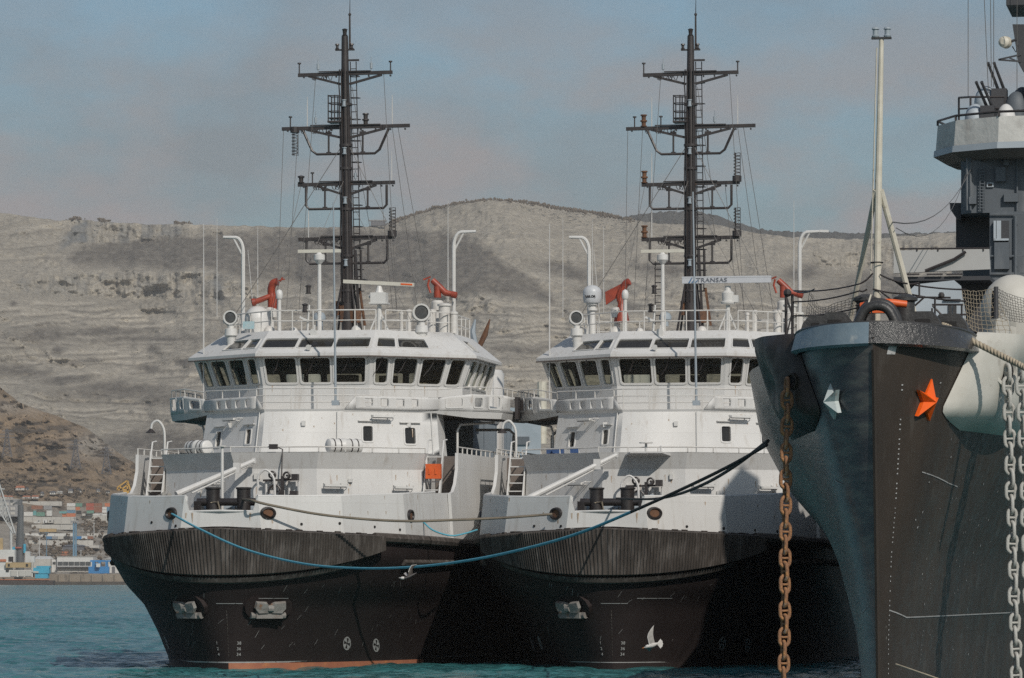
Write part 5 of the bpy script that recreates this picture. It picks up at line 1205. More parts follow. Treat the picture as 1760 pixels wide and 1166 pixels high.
    for (x, r) in ((463, 0.26), (505, 0.2), (612, 0.24)):
        q = E(x, 565, 18.0); hm = MB(); hm.ball((q.x, q.y, zr), (r, r, r * 1.25), 12, 5, 0.0); hm.build('roof_hump', [M['white_rail']], root, angle=40)
    for (x, h, w) in ((690, 0.8, 0.16), (703, 0.9, 0.2), (764, 1.15, 0.5), (742, 0.9, 0.35), (780, 0.8, 0.3)):
        q = E(x, 565, 19.5); hm = MB(); hm.cyl((q.x, q.y, zr), (q.x, q.y, zr + h), w / 2, n=10); hm.lathe([(w * 0.5, h), (w * 0.62, h + 0.02), (w * 0.62, h + 0.1), (w * 0.3, h + 0.14)], (q.x, q.y, zr), up, 10); hm.build('roof_vent', [M['white_rail']], root, angle=40)
    # red gear and lockers round the mast foot
    rg = MB()
    for (x, y, w, h) in ((592, 540, 0.5, 0.7), (610, 544, 0.6, 0.55), (580, 530, 0.25, 0.6)):
        q = E(x, y, 21.0); rg.cyl(q - up * h / 2, q + up * h / 2, w * 0.4, w * 0.5, n=8)
    q = E(622, 500, 21.3); rg.beam(E(618, 495, 21.3), E(627, 560, 21.3), 0.10)
    rg.build('mast_winch', [M['rust']], root)
    # ------------------------------------------------ the mast
    mx = lambda y: (P(598, y, 21.0) if A else P(1187, y, 21.0))
    mp0 = mx(540); mt_ = mx(62); mp0 = Vector((mp0.x, 21.0, zr)); lean = Vector((-0.14 if A else 0.0, 0, 0))
    mtop = Vector((mp0.x, 21.0, mt_.z)) + lean
    def MP(y): 
        z = mx(y).z; f = (z - mp0.z) / (mtop.z - mp0.z); return mp0.lerp(mtop, f)
    ms = MB(); ms.tube([mp0, MP(420), MP(320), MP(215), MP(130), mtop], [0.27, 0.245, 0.235, 0.22, 0.17, 0.14], 14)
    for y in (500, 440, 360, 290, 250, 180): ms.lathe([(0.30, -0.05), (0.30, 0.05)], MP(y), up, 12)
    mast = ms.build('mast', [M['dark_steel']], root, angle=40)
    cab = MB(); rs = random.Random(2)
    for k in range(4):
        a = -1.0 - k * 0.5
        cab.tube([MP(y) + Vector((math.cos(a) * (0.27 + rs.uniform(-.02, .05)), math.sin(a) * 0.27, 0)) for y in range(520, 110, -25)], 0.03, 5)
    cab.build('mast_cables', [M['dark_steel']], mast)
    for y in (452, 345, 260, 178):
        lp_ = MB(); q = MP(y) + Vector((0, -0.28, 0)); lp_.lathe([(0.09, -0.16), (0.10, -0.12), (0.07, -0.1), (0.07, 0.08), (0.1, 0.1), (0.1, 0.14)], q, up, 8); lp_.build('navigation_light', [M['bluegrey']], mast)
    def yard(y, half, bracket, strut, eq):
        c = MP(y); yb = MB()
        yb.beam(c + Vector((-half, 0, 0.0)), c + Vector((half, 0, 0.05)), 0.13, 0.15)
        yb.beam(c + Vector((-half * 0.55, -0.1, 0.12)), c + Vector((half * 0.55, -0.1, 0.12)), 0.05, 0.05)
        for k in (-1, 1): yb.beam(c + Vector((k * 0.2, 0, -strut)), c + Vector((k * half * 0.78 if bracket is None else k * half * 0.62, 0, -0.05)), 0.10)
        if bracket:
            wt_, wb_, dp = bracket
            for k in (-1, 1):
                yb.tube([c + Vector((k * wt_, 0, -0.05)), c + Vector((k * (wt_ - (wt_ - wb_) * 0.86), 0, -dp * 0.86)), c + Vector((k * (wb_ - 0.14), 0, -dp)), c + Vector((k * 0.2, 0, -dp))], 0.06, 6)
                xm = (wt_ + 0.2) / 2 if wt_ > 1.9 else wb_ * 0.53
                yb.cyl(c + Vector((k * xm, 0, -dp)), c + Vector((k * xm, 0, -0.1)), 0.045, n=6)
                yb.box(c + Vector((k * xm, 0, -dp + 0.02)), (0.2, 0.08, 0.14)); yb.box(c + Vector((k * xm, 0, -0.22)), (0.26, 0.08, 0.12))
        for i in range(9): yb.box(c + Vector((-half + 0.25 + i * half * 0.23, 0, -0.09)), (0.05, 0.16, 0.07))
        for i in range(6): q = c + Vector((-half * rs.uniform(0.2, 0.75), -0.05, 0.0)); yb.tube([q, q + Vector((0.08, 0, -0.2)), q + Vector((0.16, 0, -0.24)), q + Vector((0.24, 0, 0))], 0.016, 4)
        o = yb.build('yard', [M['dark_steel']], mast)
        for (kind, x) in eq:
            q = c + Vector((x, 0, 0.08)); e = MB(); m_ = M['dark_steel']; nm = 'yard_lamp'
            if kind == 'lamp': e.lathe([(0.13, 0), (0.15, 0.04), (0.09, 0.06), (0.10, 0.22), (0.15, 0.24), (0.15, 0.3), (0.05, 0.33)], q, up, 10)
            if kind == 'twin': e.lathe([(0.13, 0), (0.15, 0.04), (0.09, 0.06), (0.10, 0.2), (0.15, 0.22), (0.15, 0.28), (0.09, 0.3), (0.10, 0.46), (0.15, 0.48), (0.13, 0.53)], q, up, 10); m_ = M['rust'] if not A else m_
            if kind == 'whip': e.tube([q, q + up * 0.9, q + up * 1.3], [0.025, 0.022, 0.01], 5); m_ = M['whip']; nm = 'whip_antenna'
            if kind == 'stub': e.cyl(q, q + up * 0.4, 0.03, n=6); e.cyl(q + up * 0.4, q + up * 0.46, 0.08, n=8); nm = 'sensor'
            if kind == 'pot': e.cyl(q, q + up * 0.2, 0.02, n=6); e.cyl(q + up * 0.15, q + up * 0.4, 0.06, n=8); e.tube([q + up * 0.4, q + up * 0.65], 0.012, 4); m_ = M['bluegrey']; nm = 'sensor'
            if kind in ('coil', 'hang'):
                sgn = 1 if kind == 'coil' else -1; nm = 'helical_antenna'
                e.lathe([(0.2, 0), (0.2, 0.25)], q if sgn > 0 else q - up * 0.25, up, 10)
                H_ = 1.0
                e.tube([q + Vector((0.14 * math.cos(t), 0.14 * math.sin(t), sgn * (0.25 + H_ * t / 44))) for t in [i * 0.55 for i in range(80)]], 0.016, 4)
                for k in range(3): a = k * 2.1; e.cyl(q + Vector((0.14 * math.cos(a), 0.14 * math.sin(a), sgn * 0.2)), q + Vector((0.14 * math.cos(a), 0.14 * math.sin(a), sgn * 1.25)), 0.016, n=4)
            e.build(nm, [m_], o)
    yard(128, 2.08, None, 0.42, [('stub', -2.03), ('pot', -1.2), ('stub', 2.0), ('pot', 1.15)] if A else [('stub', -2.05), ('pot', -1.2), ('stub', 2.05)])
    yard(220, 2.82, (1.9, 1.42, 1.12), 0.42, [('stub', -2.45), ('hang', -2.25), ('whip', -1.7), ('pot', -1.33), ('twin', 0.88), ('whip', 2.05)] if A else
         [('twin', -2.05), ('stub', -2.45), ('whip', -1.7), ('pot', 1.05), ('stub', -1.3), ('whip', 2.05)])
    yard(317, 2.14, (1.78, 1.78, 1.05), 0.42, [('lamp', -2.0), ('stub', -1.5), ('whip', 2.0), ('pot', 0.4)] if A else [('twin', -2.02), ('whip', -1.7), ('coil', 2.02)])
    yard(411, 2.14, (1.78, 1.78, 1.05), 0.42, [('whip', -1.7), ('coil', 2.0)] if A else [('twin', -2.02), ('whip', -1.7), ('coil', 2.02)])
    # masthead
    hd = MB(); q = mtop
    hd.beam(MP(86) + Vector((-0.42, 0, 0)), MP(86) + Vector((0.42, 0, 0)), 0.12, 0.06)
    for k in (-0.34, 0.3): hd.lathe([(0.08, 0), (0.10, 0.03), (0.06, 0.05), (0.06, 0.16), (0.1, 0.18), (0.08, 0.24)], MP(86) + Vector((k, 0, 0.03)), up, 8)
    hd.beam(MP(104), MP(104) + Vector((0.62, 0, 0)), 0.08); hd.lathe([(0.09, 0), (0.13, 0.04), (0.08, 0.06), (0.10, 0.24), (0.13, 0.28), (0.05, 0.32)], q, up, 10)
    hd.tube([MP(86) + Vector((0.22, 0, 0)), mtop + Vector((0.22, 0, 0.9))], [0.05, 0.04], 6); hd.tube([mtop + Vector((0.22, 0, 0.9)), mtop + Vector((0.23, 0, 1.7))], [0.022, 0.01], 5); hd.ball(mtop + Vector((0.22, 0, 0.92)), 0.07, 8, 5)
    hd.build('masthead', [M['dark_steel']], mast)
    # lookout cage
    cg = MB(); c0 = MP(210)
    cg.box((c0.x - 0.42, 21, c0.z), (0.62, 0.7, 0.08)); cg.box((c0.x - 0.42, 21, c0.z + 0.16), (0.6, 0.66, 0.04))
    for dy in (-0.32, 0.32):
        for dxx in (-0.7, -0.42, -0.2): cg.cyl((c0.x + dxx, 21 + dy, c0.z), (c0.x + dxx, 21 + dy, c0.z + 1.15), 0.028, n=5)
    for h in (0.45, 0.8, 1.12): cg.tube([(c0.x - 0.2, 20.68, c0.z + h), (c0.x - 0.7, 20.68, c0.z + h), (c0.x - 0.7, 21.32, c0.z + h), (c0.x - 0.2, 21.32, c0.z + h)], 0.024, 5)
    cg.build('lookout_cage', [M['dark_steel']], mast)
    ld = MB(); xo = 0.42
    za, zb_ = MP(500).z, MP(106).z
    for k in (-0.12, 0.14): ld.tube([(MP(500).x + xo + k, 21.12, za), (MP(106).x + xo + k - 0.1, 21.12, zb_)], 0.024, 5)
    k = int((zb_ - za) / 0.3)
    for i in range(k):
        f = i / k; x = MP(500).x + (MP(106).x - 0.1 - MP(500).x) * f + xo; z = za + (zb_ - za) * f
        ld.cyl((x - 0.12, 21.12, z), (x + 0.14, 21.12, z), 0.018, n=4)
        if i % 3 == 0: ld.tube([(x - 0.14, 21.12, z), (x - 0.2, 21.4, z), (x, 21.6, z), (x + 0.24, 21.4, z), (x + 0.16, 21.12, z)], 0.016, 4)
    ld.build('mast_ladder', [M['dark_steel']], mast)
    lt = MB(); q = MP(480)
    for k in (-1, 1):
        for d in (-1, 1): lt.beam((q.x + k * 0.18, 21 + d * 0.1, q.z), (q.x + k * 0.55, 21 + d * 0.5, zr), 0.07)
    lt.beam((q.x + 0.55, 21, zr), (q.x + 0.35, 21, MP(430).z), 0.10); lt.box((q.x + 0.6, 21, MP(482).z), (0.5, 0.5, 0.06)); lt.cyl((q.x + 0.62, 21, MP(482).z), (q.x + 0.6, 21, MP(430).z), 0.05, n=6)
    lt.build('mast_legs', [M['dark_steel']], mast)
    # halyards and stays
    wr = MB()
    def wire(a, b, r=0.011, sag=0.0):
        a, b = Vector(a), Vector(b); wr.tube([a.lerp(b, t) - up * sag * 4 * t * (1 - t) for t in [0, .25, .5, .75, 1]], r, 4)
    for (y, x, ub, vb) in ((220, -2.75, -2.3, 17.5), (220, -2.1, -2.0, 18), (220, 2.05, 3.3, 20), (128, 1.7, 2.6, 19), (128, -1.3, -1.7, 19), (317, -2.0, -2.6, 18), (411, 1.9, 2.7, 18.5), (220, 2.3, 3.5, 22), (317, 1.5, 2.2, 20)):
        wire(MP(y) + Vector((x, 0, 0)), (mp0.x + ub, vb, zr + 0.9))
    wire(MP(240), (mp0.x - 4.6, 18.5, zr + 0.5), 0.014); wire(MP(240), (mp0.x + 4.2, 19, zr + 0.7), 0.014); wire(MP(300), (mp0.x - 1.6, 17, zr + 1), 0.012); wire(MP(330), (mp0.x + 3.4, 18, zr + 0.5), 0.012)
    wire(MP(150), MP(411) + Vector((1.1, 0, 0))); wire(MP(150) + Vector((.3, 0, 0)), MP(317) + Vector((0.9, 0, 0)))
    wr.build('rigging', [M['wire']], mast)
    # ------------------------------------------------ smaller deck gear
    wall_lamp(root, bil(upq[3], 0.50, 0.80), qnorm(upq[3]), 0.9)
    wall_lamp(root, bil(upq[5], 0.38, 0.84), qnorm(upq[5]), 1.0)
    for (ia, s_, t_, w) in ((3, 0.14, 0.62, 1.0), (3, 0.78, 0.60, 0.8), (1, 0.72, 0.66, 0.9)):
        q = [Vector((*h1[ia], z0)), Vector((*h1[ia + 1], z0)), Vector((*h2[ia + 1], z1)), Vector((*h2[ia], z1))]
        wall_lamp(root, bil(q, s_, t_ + 0.12), qnorm(q), w)
    q = [Vector((*h1[1], z0)), Vector((*h1[1], z0)), Vector((*h2[1], z1)), Vector((*h2[1], z1))]
    if A:      # life raft canisters
        for (fi, sA, sB, hz) in ((1, 0.24, 0.52, 8.62), (3, 0.14, 0.46, 8.62)):
            a, b = Vector((*h3[fi], 0)), Vector((*h3[fi + 1], 0)); n = qnorm(upq[fi + 2]); n.z = 0
            c, d = a.lerp(b, sA) - n * 0.55 + up * hz, a.lerp(b, sB) - n * 0.55 + up * hz
            lr_ = MB(); ax = (d - c).normalized(); L = (d - c).length
            lr_.lathe([(0.18, 0), (0.28, 0.06), (0.29, 0.2), (0.29, L * 0.42), (0.31, L * 0.44), (0.31, L * 0.5), (0.29, L * 0.52), (0.29, L - 0.2), (0.28, L - 0.06), (0.18, L)], c, ax, 18)
            o = lr_.build('life_raft', [M['trim']], root, angle=45)
            sb = MB()
            for f in (0.16, 0.34, 0.66, 0.84): sb.lathe([(0.298, -0.025), (0.305, 0), (0.298, 0.025)], c + ax * L * f, ax, 18)
            sb.build('strap', [M['dark_steel']], o)
    else:
        bx = MB()
        for (s_, w) in ((0.30, 0.3), (0.40, 0.45), (0.62, 0.35)):
            a = Vector((*h3[1], z2)).lerp(Vector((*h3[2], z2)), s_); bx.box(a + Vector((0.2, 0.25, 0.13)), (w, 0.3, 0.22))
        bx.build('deck_crates', [mat('blue_plastic', (0.03, 0.07, 0.18))], root)
        pf = MB(); pf.add([Vector(p) for p in ((-0.75, 7.75, 8.2), (1.15, 7.75, 8.2), (0.9, 6.9, 8.3), (-0.4, 6.9, 8.3), (-0.75, 7.75, 8.26), (1.15, 7.75, 8.26), (0.9, 6.9, 8.36), (-0.4, 6.9, 8.36))],
                          [(0, 1, 2, 3), (4, 5, 6, 7), (0, 1, 5, 4), (1, 2, 6, 5), (2, 3, 7, 6), (3, 0, 4, 7)])
        pf.cyl((0.2, 7.2, 8.3), (0.2, 7.2, 8.75), 0.05, n=8); pf.cyl((0.2, 7.2, 8.7), (0.2, 7.2, 8.74), 0.28, n=10); pf.cyl((0.8, 7.2, 8.3), (0.8, 7.2, 8.6), 0.04, n=6); pf.build('lookout_platform', [W], root)
    # davit boom stowed on the foredeck
    bm_ = MB(); a = P(303, 850, 5.0) if A else P(908, 857, 5.0); b = P(437, 792, 7.4) if A else P(1060, 782, 7.0)
    bm_.cyl(a, b, 0.13, 0.09, n=9); bm_.box(a.lerp(b, 0.78), (0.28, 0.25, 0.42)); bm_.tube([a.lerp(b, 0.2) - up * 0.22, a.lerp(b, 0.6) - up * 0.18, b - up * 0.1], 0.035, 5); bm_.box(b, (0.16, 0.16, 0.22))
    bm_.build('davit_boom', [W], root)
    cv = MB(); c = a + Vector((-0.75, 0.4, -0.15)); rc = random.Random(9)
    for k in range(16): cv.ball(c + Vector((rc.uniform(-0.75, 0.5), rc.uniform(-.2, .3), rc.uniform(-.25, 0.06) + 0.12 * math.sin(k))), (rc.uniform(.12, .3), rc.uniform(.12, .25), rc.uniform(.10, .24)), 7, 4, -0.6)
    cv.build('canvas_cover', [mat('grey_netting', (0.33, 0.32, 0.29), (0.18, 0.17, 0.15), 6, rough=0.95)], root, angle=50)
    if A:
        fp = MB(); a = P(382, 858, 1.0); b = P(382, 768, 1.0); fp.cyl(Vector((a.x, a.y, 5.1)), b, 0.06, n=8); fp.cyl(b, b + up * 0.04, 0.16, n=10); fp.build('bow_pole', [M['trim']], root)
    # winch gear on the deckhouse front
    o1 = P(470, 840, 7.4) if A else P(1095, 850, 7.4); gw = MB()
    for (dx_, dz, r) in ((-0.05, 0.55, 0.13), (0.55, 0.52, 0.13), (0.05, -0.1, 0.24)):
        gw.tube([o1 + Vector((dx_ + r * math.cos(t), 0, dz + r * math.sin(t))) for t in [i * math.pi / 7 for i in range(14)]], 0.045, 6, closed=True); gw.cyl(o1 + Vector((dx_, 0, dz)), o1 + Vector((dx_, 0.4, dz)), 0.05, n=6)
    gw.beam(o1 + Vector((-0.45, 0.1, 0.33)), o1 + Vector((0.95, 0.1, 0.36)), 0.1, 0.08); gw.box(o1 + Vector((0.9, 0, 0.45)), (0.26, 0.3, 0.26)); gw.box(o1 + Vector((0.85, 0, -0.25)), (0.3, 0.3, 0.3))
    gw.beam(o1 + Vector((0.36, 0.05, 0.5)), o1 + Vector((0.36, 0.05, -0.6)), 0.12)
    gw.build('valve_wheels', [M['dark_steel']], root)
    gc = MB(); gc.tube(spline([o1 + Vector((-0.62, -0.1, 0.05)), o1 + Vector((-0.6, -0.1, 0.5)), o1 + Vector((-0.3, -0.1, 0.75)), o1 + Vector((0.02, -0.1, 0.45)), o1 + Vector((0.08, -0.1, -0.1)), o1 + Vector((0.08, -0.1, -0.7))], 5), 0.05, 6)
    for dx_ in (-0.35, 0.2, 0.6, 1.0): gc.cyl(o1 + Vector((dx_, 0.2, -0.7)), o1 + Vector((dx_, 0.2, 0.3)), 0.05, n=6)
    gc.build('vent_pipe', [W], root)
    if A:
        fl = MB(); q = P(470, 768, 7.6); fl.box(q, (0.34, 0.16, 0.2)); fl.tube([q + Vector((0.05, 0.2, 0)), q + Vector((0.35, 0.1, -0.1)), o1 + Vector((0.3, 0.1, 0.3))], 0.03, 5); fl.build('floodlight', [M['dark_steel']], root)
    # rust runs, drain holes and small fittings on the plating
    rr = random.Random(31 if A else 47); dr_ = MB(); SK = {k: MB() for k in ('b', 'h', 'u', 'r', 'w')}
    def run(p, n, w, h, k_='b'):
        sk = SK[k_]
        n = Vector(n).normalized(); e = up.cross(n).normalized(); p = Vector(p) + n * 0.006
        k = rr.uniform(-.3, .3) * w
        sk.add([p - e * w / 2, p + e * w / 2, p + e * (w * 0.3 + k) - up * h * 0.6, p + e * k - up * h, p - e * (w * 0.3 - k) - up * h * 0.5], [(0, 1, 2, 3, 4)])
    def bulk(s, h): 
        p = bul_pt(s, h); q = bul_pt(s + 0.05, h); n = (q - p).cross(up).normalized(); n = -n if n.y > 0 else n
        return p + n * 0.012, n
    for s in (-1.45, -1.2, 1.25, -2.1, 2.1, 9.7): p, n = bulk(s, 0.5 if abs(s) < 1.5 else 0.30); run(p, n, 0.07, rr.uniform(0.3, 0.55))
    for i in range(14): p, n = bulk(rr.choice([-1, 1]) * rr.uniform(1.8, 11), rr.uniform(0.5, 0.98)); run(p, n, rr.uniform(0.02, 0.05), rr.uniform(0.2, 0.7))
    for s in (-3.4, -1.9, 3.3, 4.9, 7.0, 8.6): p, n = bulk(s, rr.uniform(0.12, 0.3)); dr_.lathe([(0.055, -0.01), (0.055, 0.015), (0.001, 0.016)], p, n, 10)
    for fi in (1, 2, 3):
        q = [Vector((*h1[fi], z0)), Vector((*h1[fi + 1], z0)), Vector((*h2[fi + 1], z1)), Vector((*h2[fi], z1))]
        for k in range(5): run(bil(q, rr.uniform(0.05, 0.95), rr.uniform(0.6, 0.98)) + qnorm(q) * 0.01, qnorm(q), rr.uniform(0.02, 0.05), rr.uniform(0.2, 0.8), 'h')
        for k in range(2):
            p = bil(q, rr.uniform(0.1, 0.9), rr.uniform(0.55, 0.9)); ft = MB(); ft.box(p + qnorm(q) * 0.06, (rr.uniform(0.1, 0.25), 0.12, rr.uniform(0.1, 0.3))); ft.build('junction_box', [M['trim']], root); run(p + qnorm(q) * 0.01 - up * 0.12, qnorm(q), 0.06, 0.5, 'h')
    for fi in (3, 4, 5):
        q = upq[fi]
        for k in range(4): run(bil(q, rr.uniform(0.05, 0.95), rr.uniform(0.55, 0.98)) + qnorm(q) * 0.01, qnorm(q), rr.uniform(0.02, 0.05), rr.uniform(0.2, 0.8), 'u')
        ft = MB(); ft.tube([bil(q, 0.93, 0.02) + qnorm(q) * 0.05, bil(q, 0.93, 0.97) + qnorm(q) * 0.05], 0.025, 5); ft.build('drain_pipe', [M['trim']], root)
        p = bil(q, rr.uniform(0.3, 0.8), 0.7); ft = MB(); ft.box(p + qnorm(q) * 0.05, (0.16, 0.1, 0.2)); ft.build('junction_box', [M['trim']], root)
    for fi in (1, 2, 3):
        for o in SKY[fi]: 
            for c_ in (o[0] + 0.02, o[1] - 0.02):
                if rr.random() < 0.6: p = bil(rq[fi], c_, o[2] - 0.02) + qnorm(rq[fi]) * 0.01; n = qnorm(rq[fi]); run(p, Vector((n.x, n.y, n.z)), 0.05, 0.16, 'r')
        for o in WIN[fi]:
            if rr.random() < 0.5: p = Vector((*wb[fi], zw)).lerp(Vector((*wb[fi + 1], zw)), rr.uniform(o[0], o[1])); n = qnorm(wq[fi]); n.z = 0; run(p + n * 0.01, n, 0.04, rr.uniform(0.2, 0.6), 'w')
    for k_, part in (('b', bulw), ('h', house), ('u', upper), ('r', roof), ('w', wheel)): paint_on(part, SK[k_], M['stain'])
    paint_on(bulw, dr_, M['black'])
    # striped gooseneck deck lamp at the left shoulder
    for (x, y, v) in ((283, 780, 15.0),):
        b = E(x, y, v) if A else P(887, 780, 15); g = MB(); zt = b.z + 1.35
        g.tube(spline([Vector((b.x, b.y, 8.36)), b + up * 0.7, b + Vector((-0.06, 0, 1.1)), b + Vector((-0.28, 0, 1.38)), b + Vector((-0.52, 0, 1.28)), b + Vector((-0.6, 0, 1.0))], 5), 0.05, 7)
        o = g.build('deck_lamp', [M['trim']], root); s_ = MB(); s_.lathe([(0.05, 0.06), (0.09, 0.0), (0.2, -0.1), (0.2, -0.13), (0.02, -0.13)], b + Vector((-0.6, 0, 1.0)), up, 10); s_.build('lamp_shade', [M['dark_steel']], o)
    # boat davit arms aft and the funnels
    dv = MB()
    for (x0, y0, x1, y1) in ((822, 600, 842, 549),):
        for k, c in ((0, 0),): dv.tube([E(x0, y0, 27), E((x0 + x1) / 2 + 2, (y0 + y1) / 2, 27), E(x1, y1, 27)], [0.12, 0.13, 0.03], 6)
    dv.build('boat_davit', [M['rust']], root)
    dv = MB(); dv.tube([E(818, 597, 26), E(812, 570, 26), E(817, 549, 26)], [0.13, 0.14, 0.03], 6); dv.build('boat_davit', [M['bluegrey']], root)
    for sg in (-1, 1): fn = MB(); fn.lathe([(0.9, 8.3), (0.9, 12.4), (0.8, 12.6), (0.3, 12.6), (0.3, 13.2)], (sg * 4.2, 30, 0), up, 14); fn.build('funnel', [W], root)
    ah = MB(); ah.box2((-4.9, 24, 8.3), (4.9, 33, 10.9)); ah.box2((-5.4, 29, 5), (5.4, 34, 8.36)); ah.build('aft_deckhouse', [M['bluegrey']], root)
    return root

tugA = build_tug('A', 'white and black tugboat with a cream radar bar and striped white life rafts')
tugB = build_tug('B', 'white and black tugboat with a lettered grey radar bar, moored against the dark warship')
# ================================================================ grey warship
FW = Frame(7.5, 95.0, R(9.6))
M['ship_black'] = mat('warship_hull_paint', (0.026, 0.021, 0.018), (0.058, 0.042, 0.031), 0.35, stretch=(1, 1, 0.3), rough=0.5, spec=0.3, bump=0.35, bscale=1.3, bstretch=(1, 1, 0.35),
                      c3=(0.10, 0.088, 0.075), s3=1.5, st3=(2.2, 0.9, 0.28), t3=(0.58, 0.85), c4=(0.30, 0.29, 0.27), s4=9.0, st4=(1.0, 1.0, 0.35), t4=(0.735, 0.77), d3=8, rvar=0.12)
M['flank_sheen_streak'] = mat('warship_flank_sky_sheen', (0.050, 0.045, 0.051), (0.072, 0.066, 0.072), 0.7, rough=0.30, spec=0.5, bump=0.3, bscale=1.5, bstretch=(1, 0.2, 2),
                        c3=(0.16, 0.15, 0.13), s3=2.2, st3=(1.0, 0.16, 2.6), t3=(0.44, 0.76), c4=(0.32, 0.31, 0.29), s4=5, st4=(1, 0.2, 2), t4=(0.72, 0.8), d3=8)  # same hull paint lightened on the left for sky reflection; streaks are its texture
M['cap_wet'] = mat('wet_bow_paint', (0.032, 0.031, 0.030), (0.055, 0.05, 0.047), 2.0, rough=0.24, spec=0.5, bump=0.8, bscale=11, c3=(0.3, 0.29, 0.28), s3=14, t3=(0.70, 0.74), coat=0.3)
M['cap_blue'] = mat('bow_paint_sky_sheen', (0.20, 0.25, 0.28), (0.14, 0.19, 0.23), 2.0, rough=0.42, bump=0.25, bscale=5, c3=(0.36, 0.37, 0.36), s3=3.0, t3=(0.58, 0.72))  # left cap half: sky reflection put into a pale blue base colour
M['pod_light'] = mat('pale_sponson_paint', (0.52, 0.50, 0.45), (0.44, 0.42, 0.37), 1.2, rough=0.6, bump=0.12, bscale=3, c3=(0.28, 0.25, 0.21), s3=1.6, t3=(0.62, 0.78))
M['navy_grey'] = mat('warship_grey', (0.10, 0.115, 0.13), (0.075, 0.085, 0.095), 0.5, rough=0.6, bump=0.06, bscale=2, c3=(0.17, 0.18, 0.19), s3=0.8, st3=(1, 1, 0.4), t3=(0.58, 0.75))
M['navy_dark'] = mat('warship_dark_grey', (0.035, 0.036, 0.040), (0.05, 0.05, 0.054), 0.8, rough=0.6)
M['navy_light'] = mat('warship_light_grey', (0.40, 0.44, 0.47), (0.34, 0.38, 0.41), 0.8, rough=0.55, bump=0.08, bscale=2)
M['staff'] = mat('cream_paint', (0.60, 0.56, 0.47), (0.46, 0.42, 0.34), 2.5, rough=0.55, c3=(0.25, 0.17, 0.1), s3=5, t3=(0.66, 0.75))
M['chock'] = mat('chock_black', (0.028, 0.028, 0.028), (0.05, 0.047, 0.045), 3.0, rough=0.45, bump=0.3, bscale=10)
M['pale_star'] = mat('pale_star_paint', (0.48, 0.53, 0.52), (0.40, 0.44, 0.43), 4.0, rough=0.5, c3=(0.3, 0.18, 0.14), s3=4, t3=(0.58, 0.7))
M['star_red'] = mat('orange_star_paint', (0.80, 0.115, 0.008), (0.72, 0.095, 0.008), 4.0, rough=0.6, spec=0.15)

def lut(z, T):
    for (a, x), (b, y) in zip(T, T[1:]):
        if z <= b: return x + (y - x) * max(0.0, (z - a) / (b - a))
    return T[-1][1]
C0 = [(-1, 0.25), (2.0, 0.36), (3.7, 0.55), (4.8, 0.80), (6.05, 0.98), (7.5, 1.20), (8.3, 1.32)]
C1 = [(-1, 0.085), (2.0, 0.098), (3.7, 0.113), (4.8, 0.128), (6.05, 0.168), (7.5, 0.194), (8.3, 0.200)]
C2 = [(-1, 0.085), (2.0, 0.088), (3.7, 0.092), (4.8, 0.097), (6.05, 0.104), (7.5, 0.108), (8.3, 0.109)]
def stem_v(z): return -0.16 * (z - 1.0)
def sb(v, z):
    s = max(0.0, v - stem_v(z))
    b = lut(z, C0) * (1 - math.exp(-s / 0.85)) + lut(z, C1) * min(s, 15) + lut(z, C2) * max(0.0, min(s, 60) - 15)
    return b
def sh(sg, v, z): return Vector((sg * sb(v, z), v, z))
def shn(sg, v, z):
    n = (sh(1, v + 0.05, z) - sh(1, v - 0.05, z)).cross(sh(1, v, z + 0.05) - sh(1, v, z - 0.05)).normalized()
    if n.x < 0: n = -n
    return Vector((sg * n.x, n.y, n.z))
def sh_find(sg, px, py):
    best = None
    for i in range(0, 140):
        v = -1 + i * 0.1
        for j in range(8, 82):
            z = j * 0.1
            if v < stem_v(z): continue
            x, y = FW.px(sh(sg, v, z)); d = (x - px) ** 2 + (y - py) ** 2
            if best is None or d < best[0]: best = (d, v, z)
    return best[1], best[2]
ws = empty('warship', (FW.X0, FW.Y0, 0), -FW.th)
tag(ws, 'dark old warship with an orange star by its tall sharp bow and gun turrets above', 'warship')
WP = FW.loc
up = Vector((0, 0, 1))
ss = [0, .05, .1, .2, .3, .45, .6, .8, 1, 1.3, 1.6, 2, 2.5, 3, 3.5, 4, 5, 6, 7, 8, 9, 10, 12, 14, 16, 18, 21, 25, 30, 36, 44, 54, 66, 80, 95, 110]
zs = [-1 + 9.15 * i / 30 for i in range(31)]
hb = MB()
hb.mi = 0; hb.loft([[sh(1, stem_v(z) + s, z) for s in ss] for z in zs])
hb.mi = 1; hb.loft([[sh(-1, stem_v(z) + s, z) for s in ss] for z in zs])
hb.mi = 0
hb.add([sh(-1, stem_v(8.15) + s, 8.15) for s in ss[::-1]] + [sh(1, stem_v(8.15) + s, 8.15) for s in ss[1:]], [tuple(range(2 * len(ss) - 1))])
whull = hb.build('hull', [M['ship_black'], M['flank_sheen_streak']], ws, angle=40)
# stem bar
sbm = MB(); sbm.tube([(0.02, stem_v(z) - 0.0, z) for z in [-1, 0, 1, 2, 3, 4, 5, 6, 7, 7.9]], 0.055, 6); sbm.build('stem_bar', [M['ship_black']], whull)
# boot topping at the water
bt = MB()
for sg in (1, -1): bt.loft([[sh(sg, stem_v(z) + s, z) + shn(sg, stem_v(z) + max(s, 0.1), z) * 0.012 for s in ss[:30]] for z in (-0.9, 0.3, 1.12 if sg < 0 else 0.75)])
bt.build('boot_topping', [M['red']], whull)
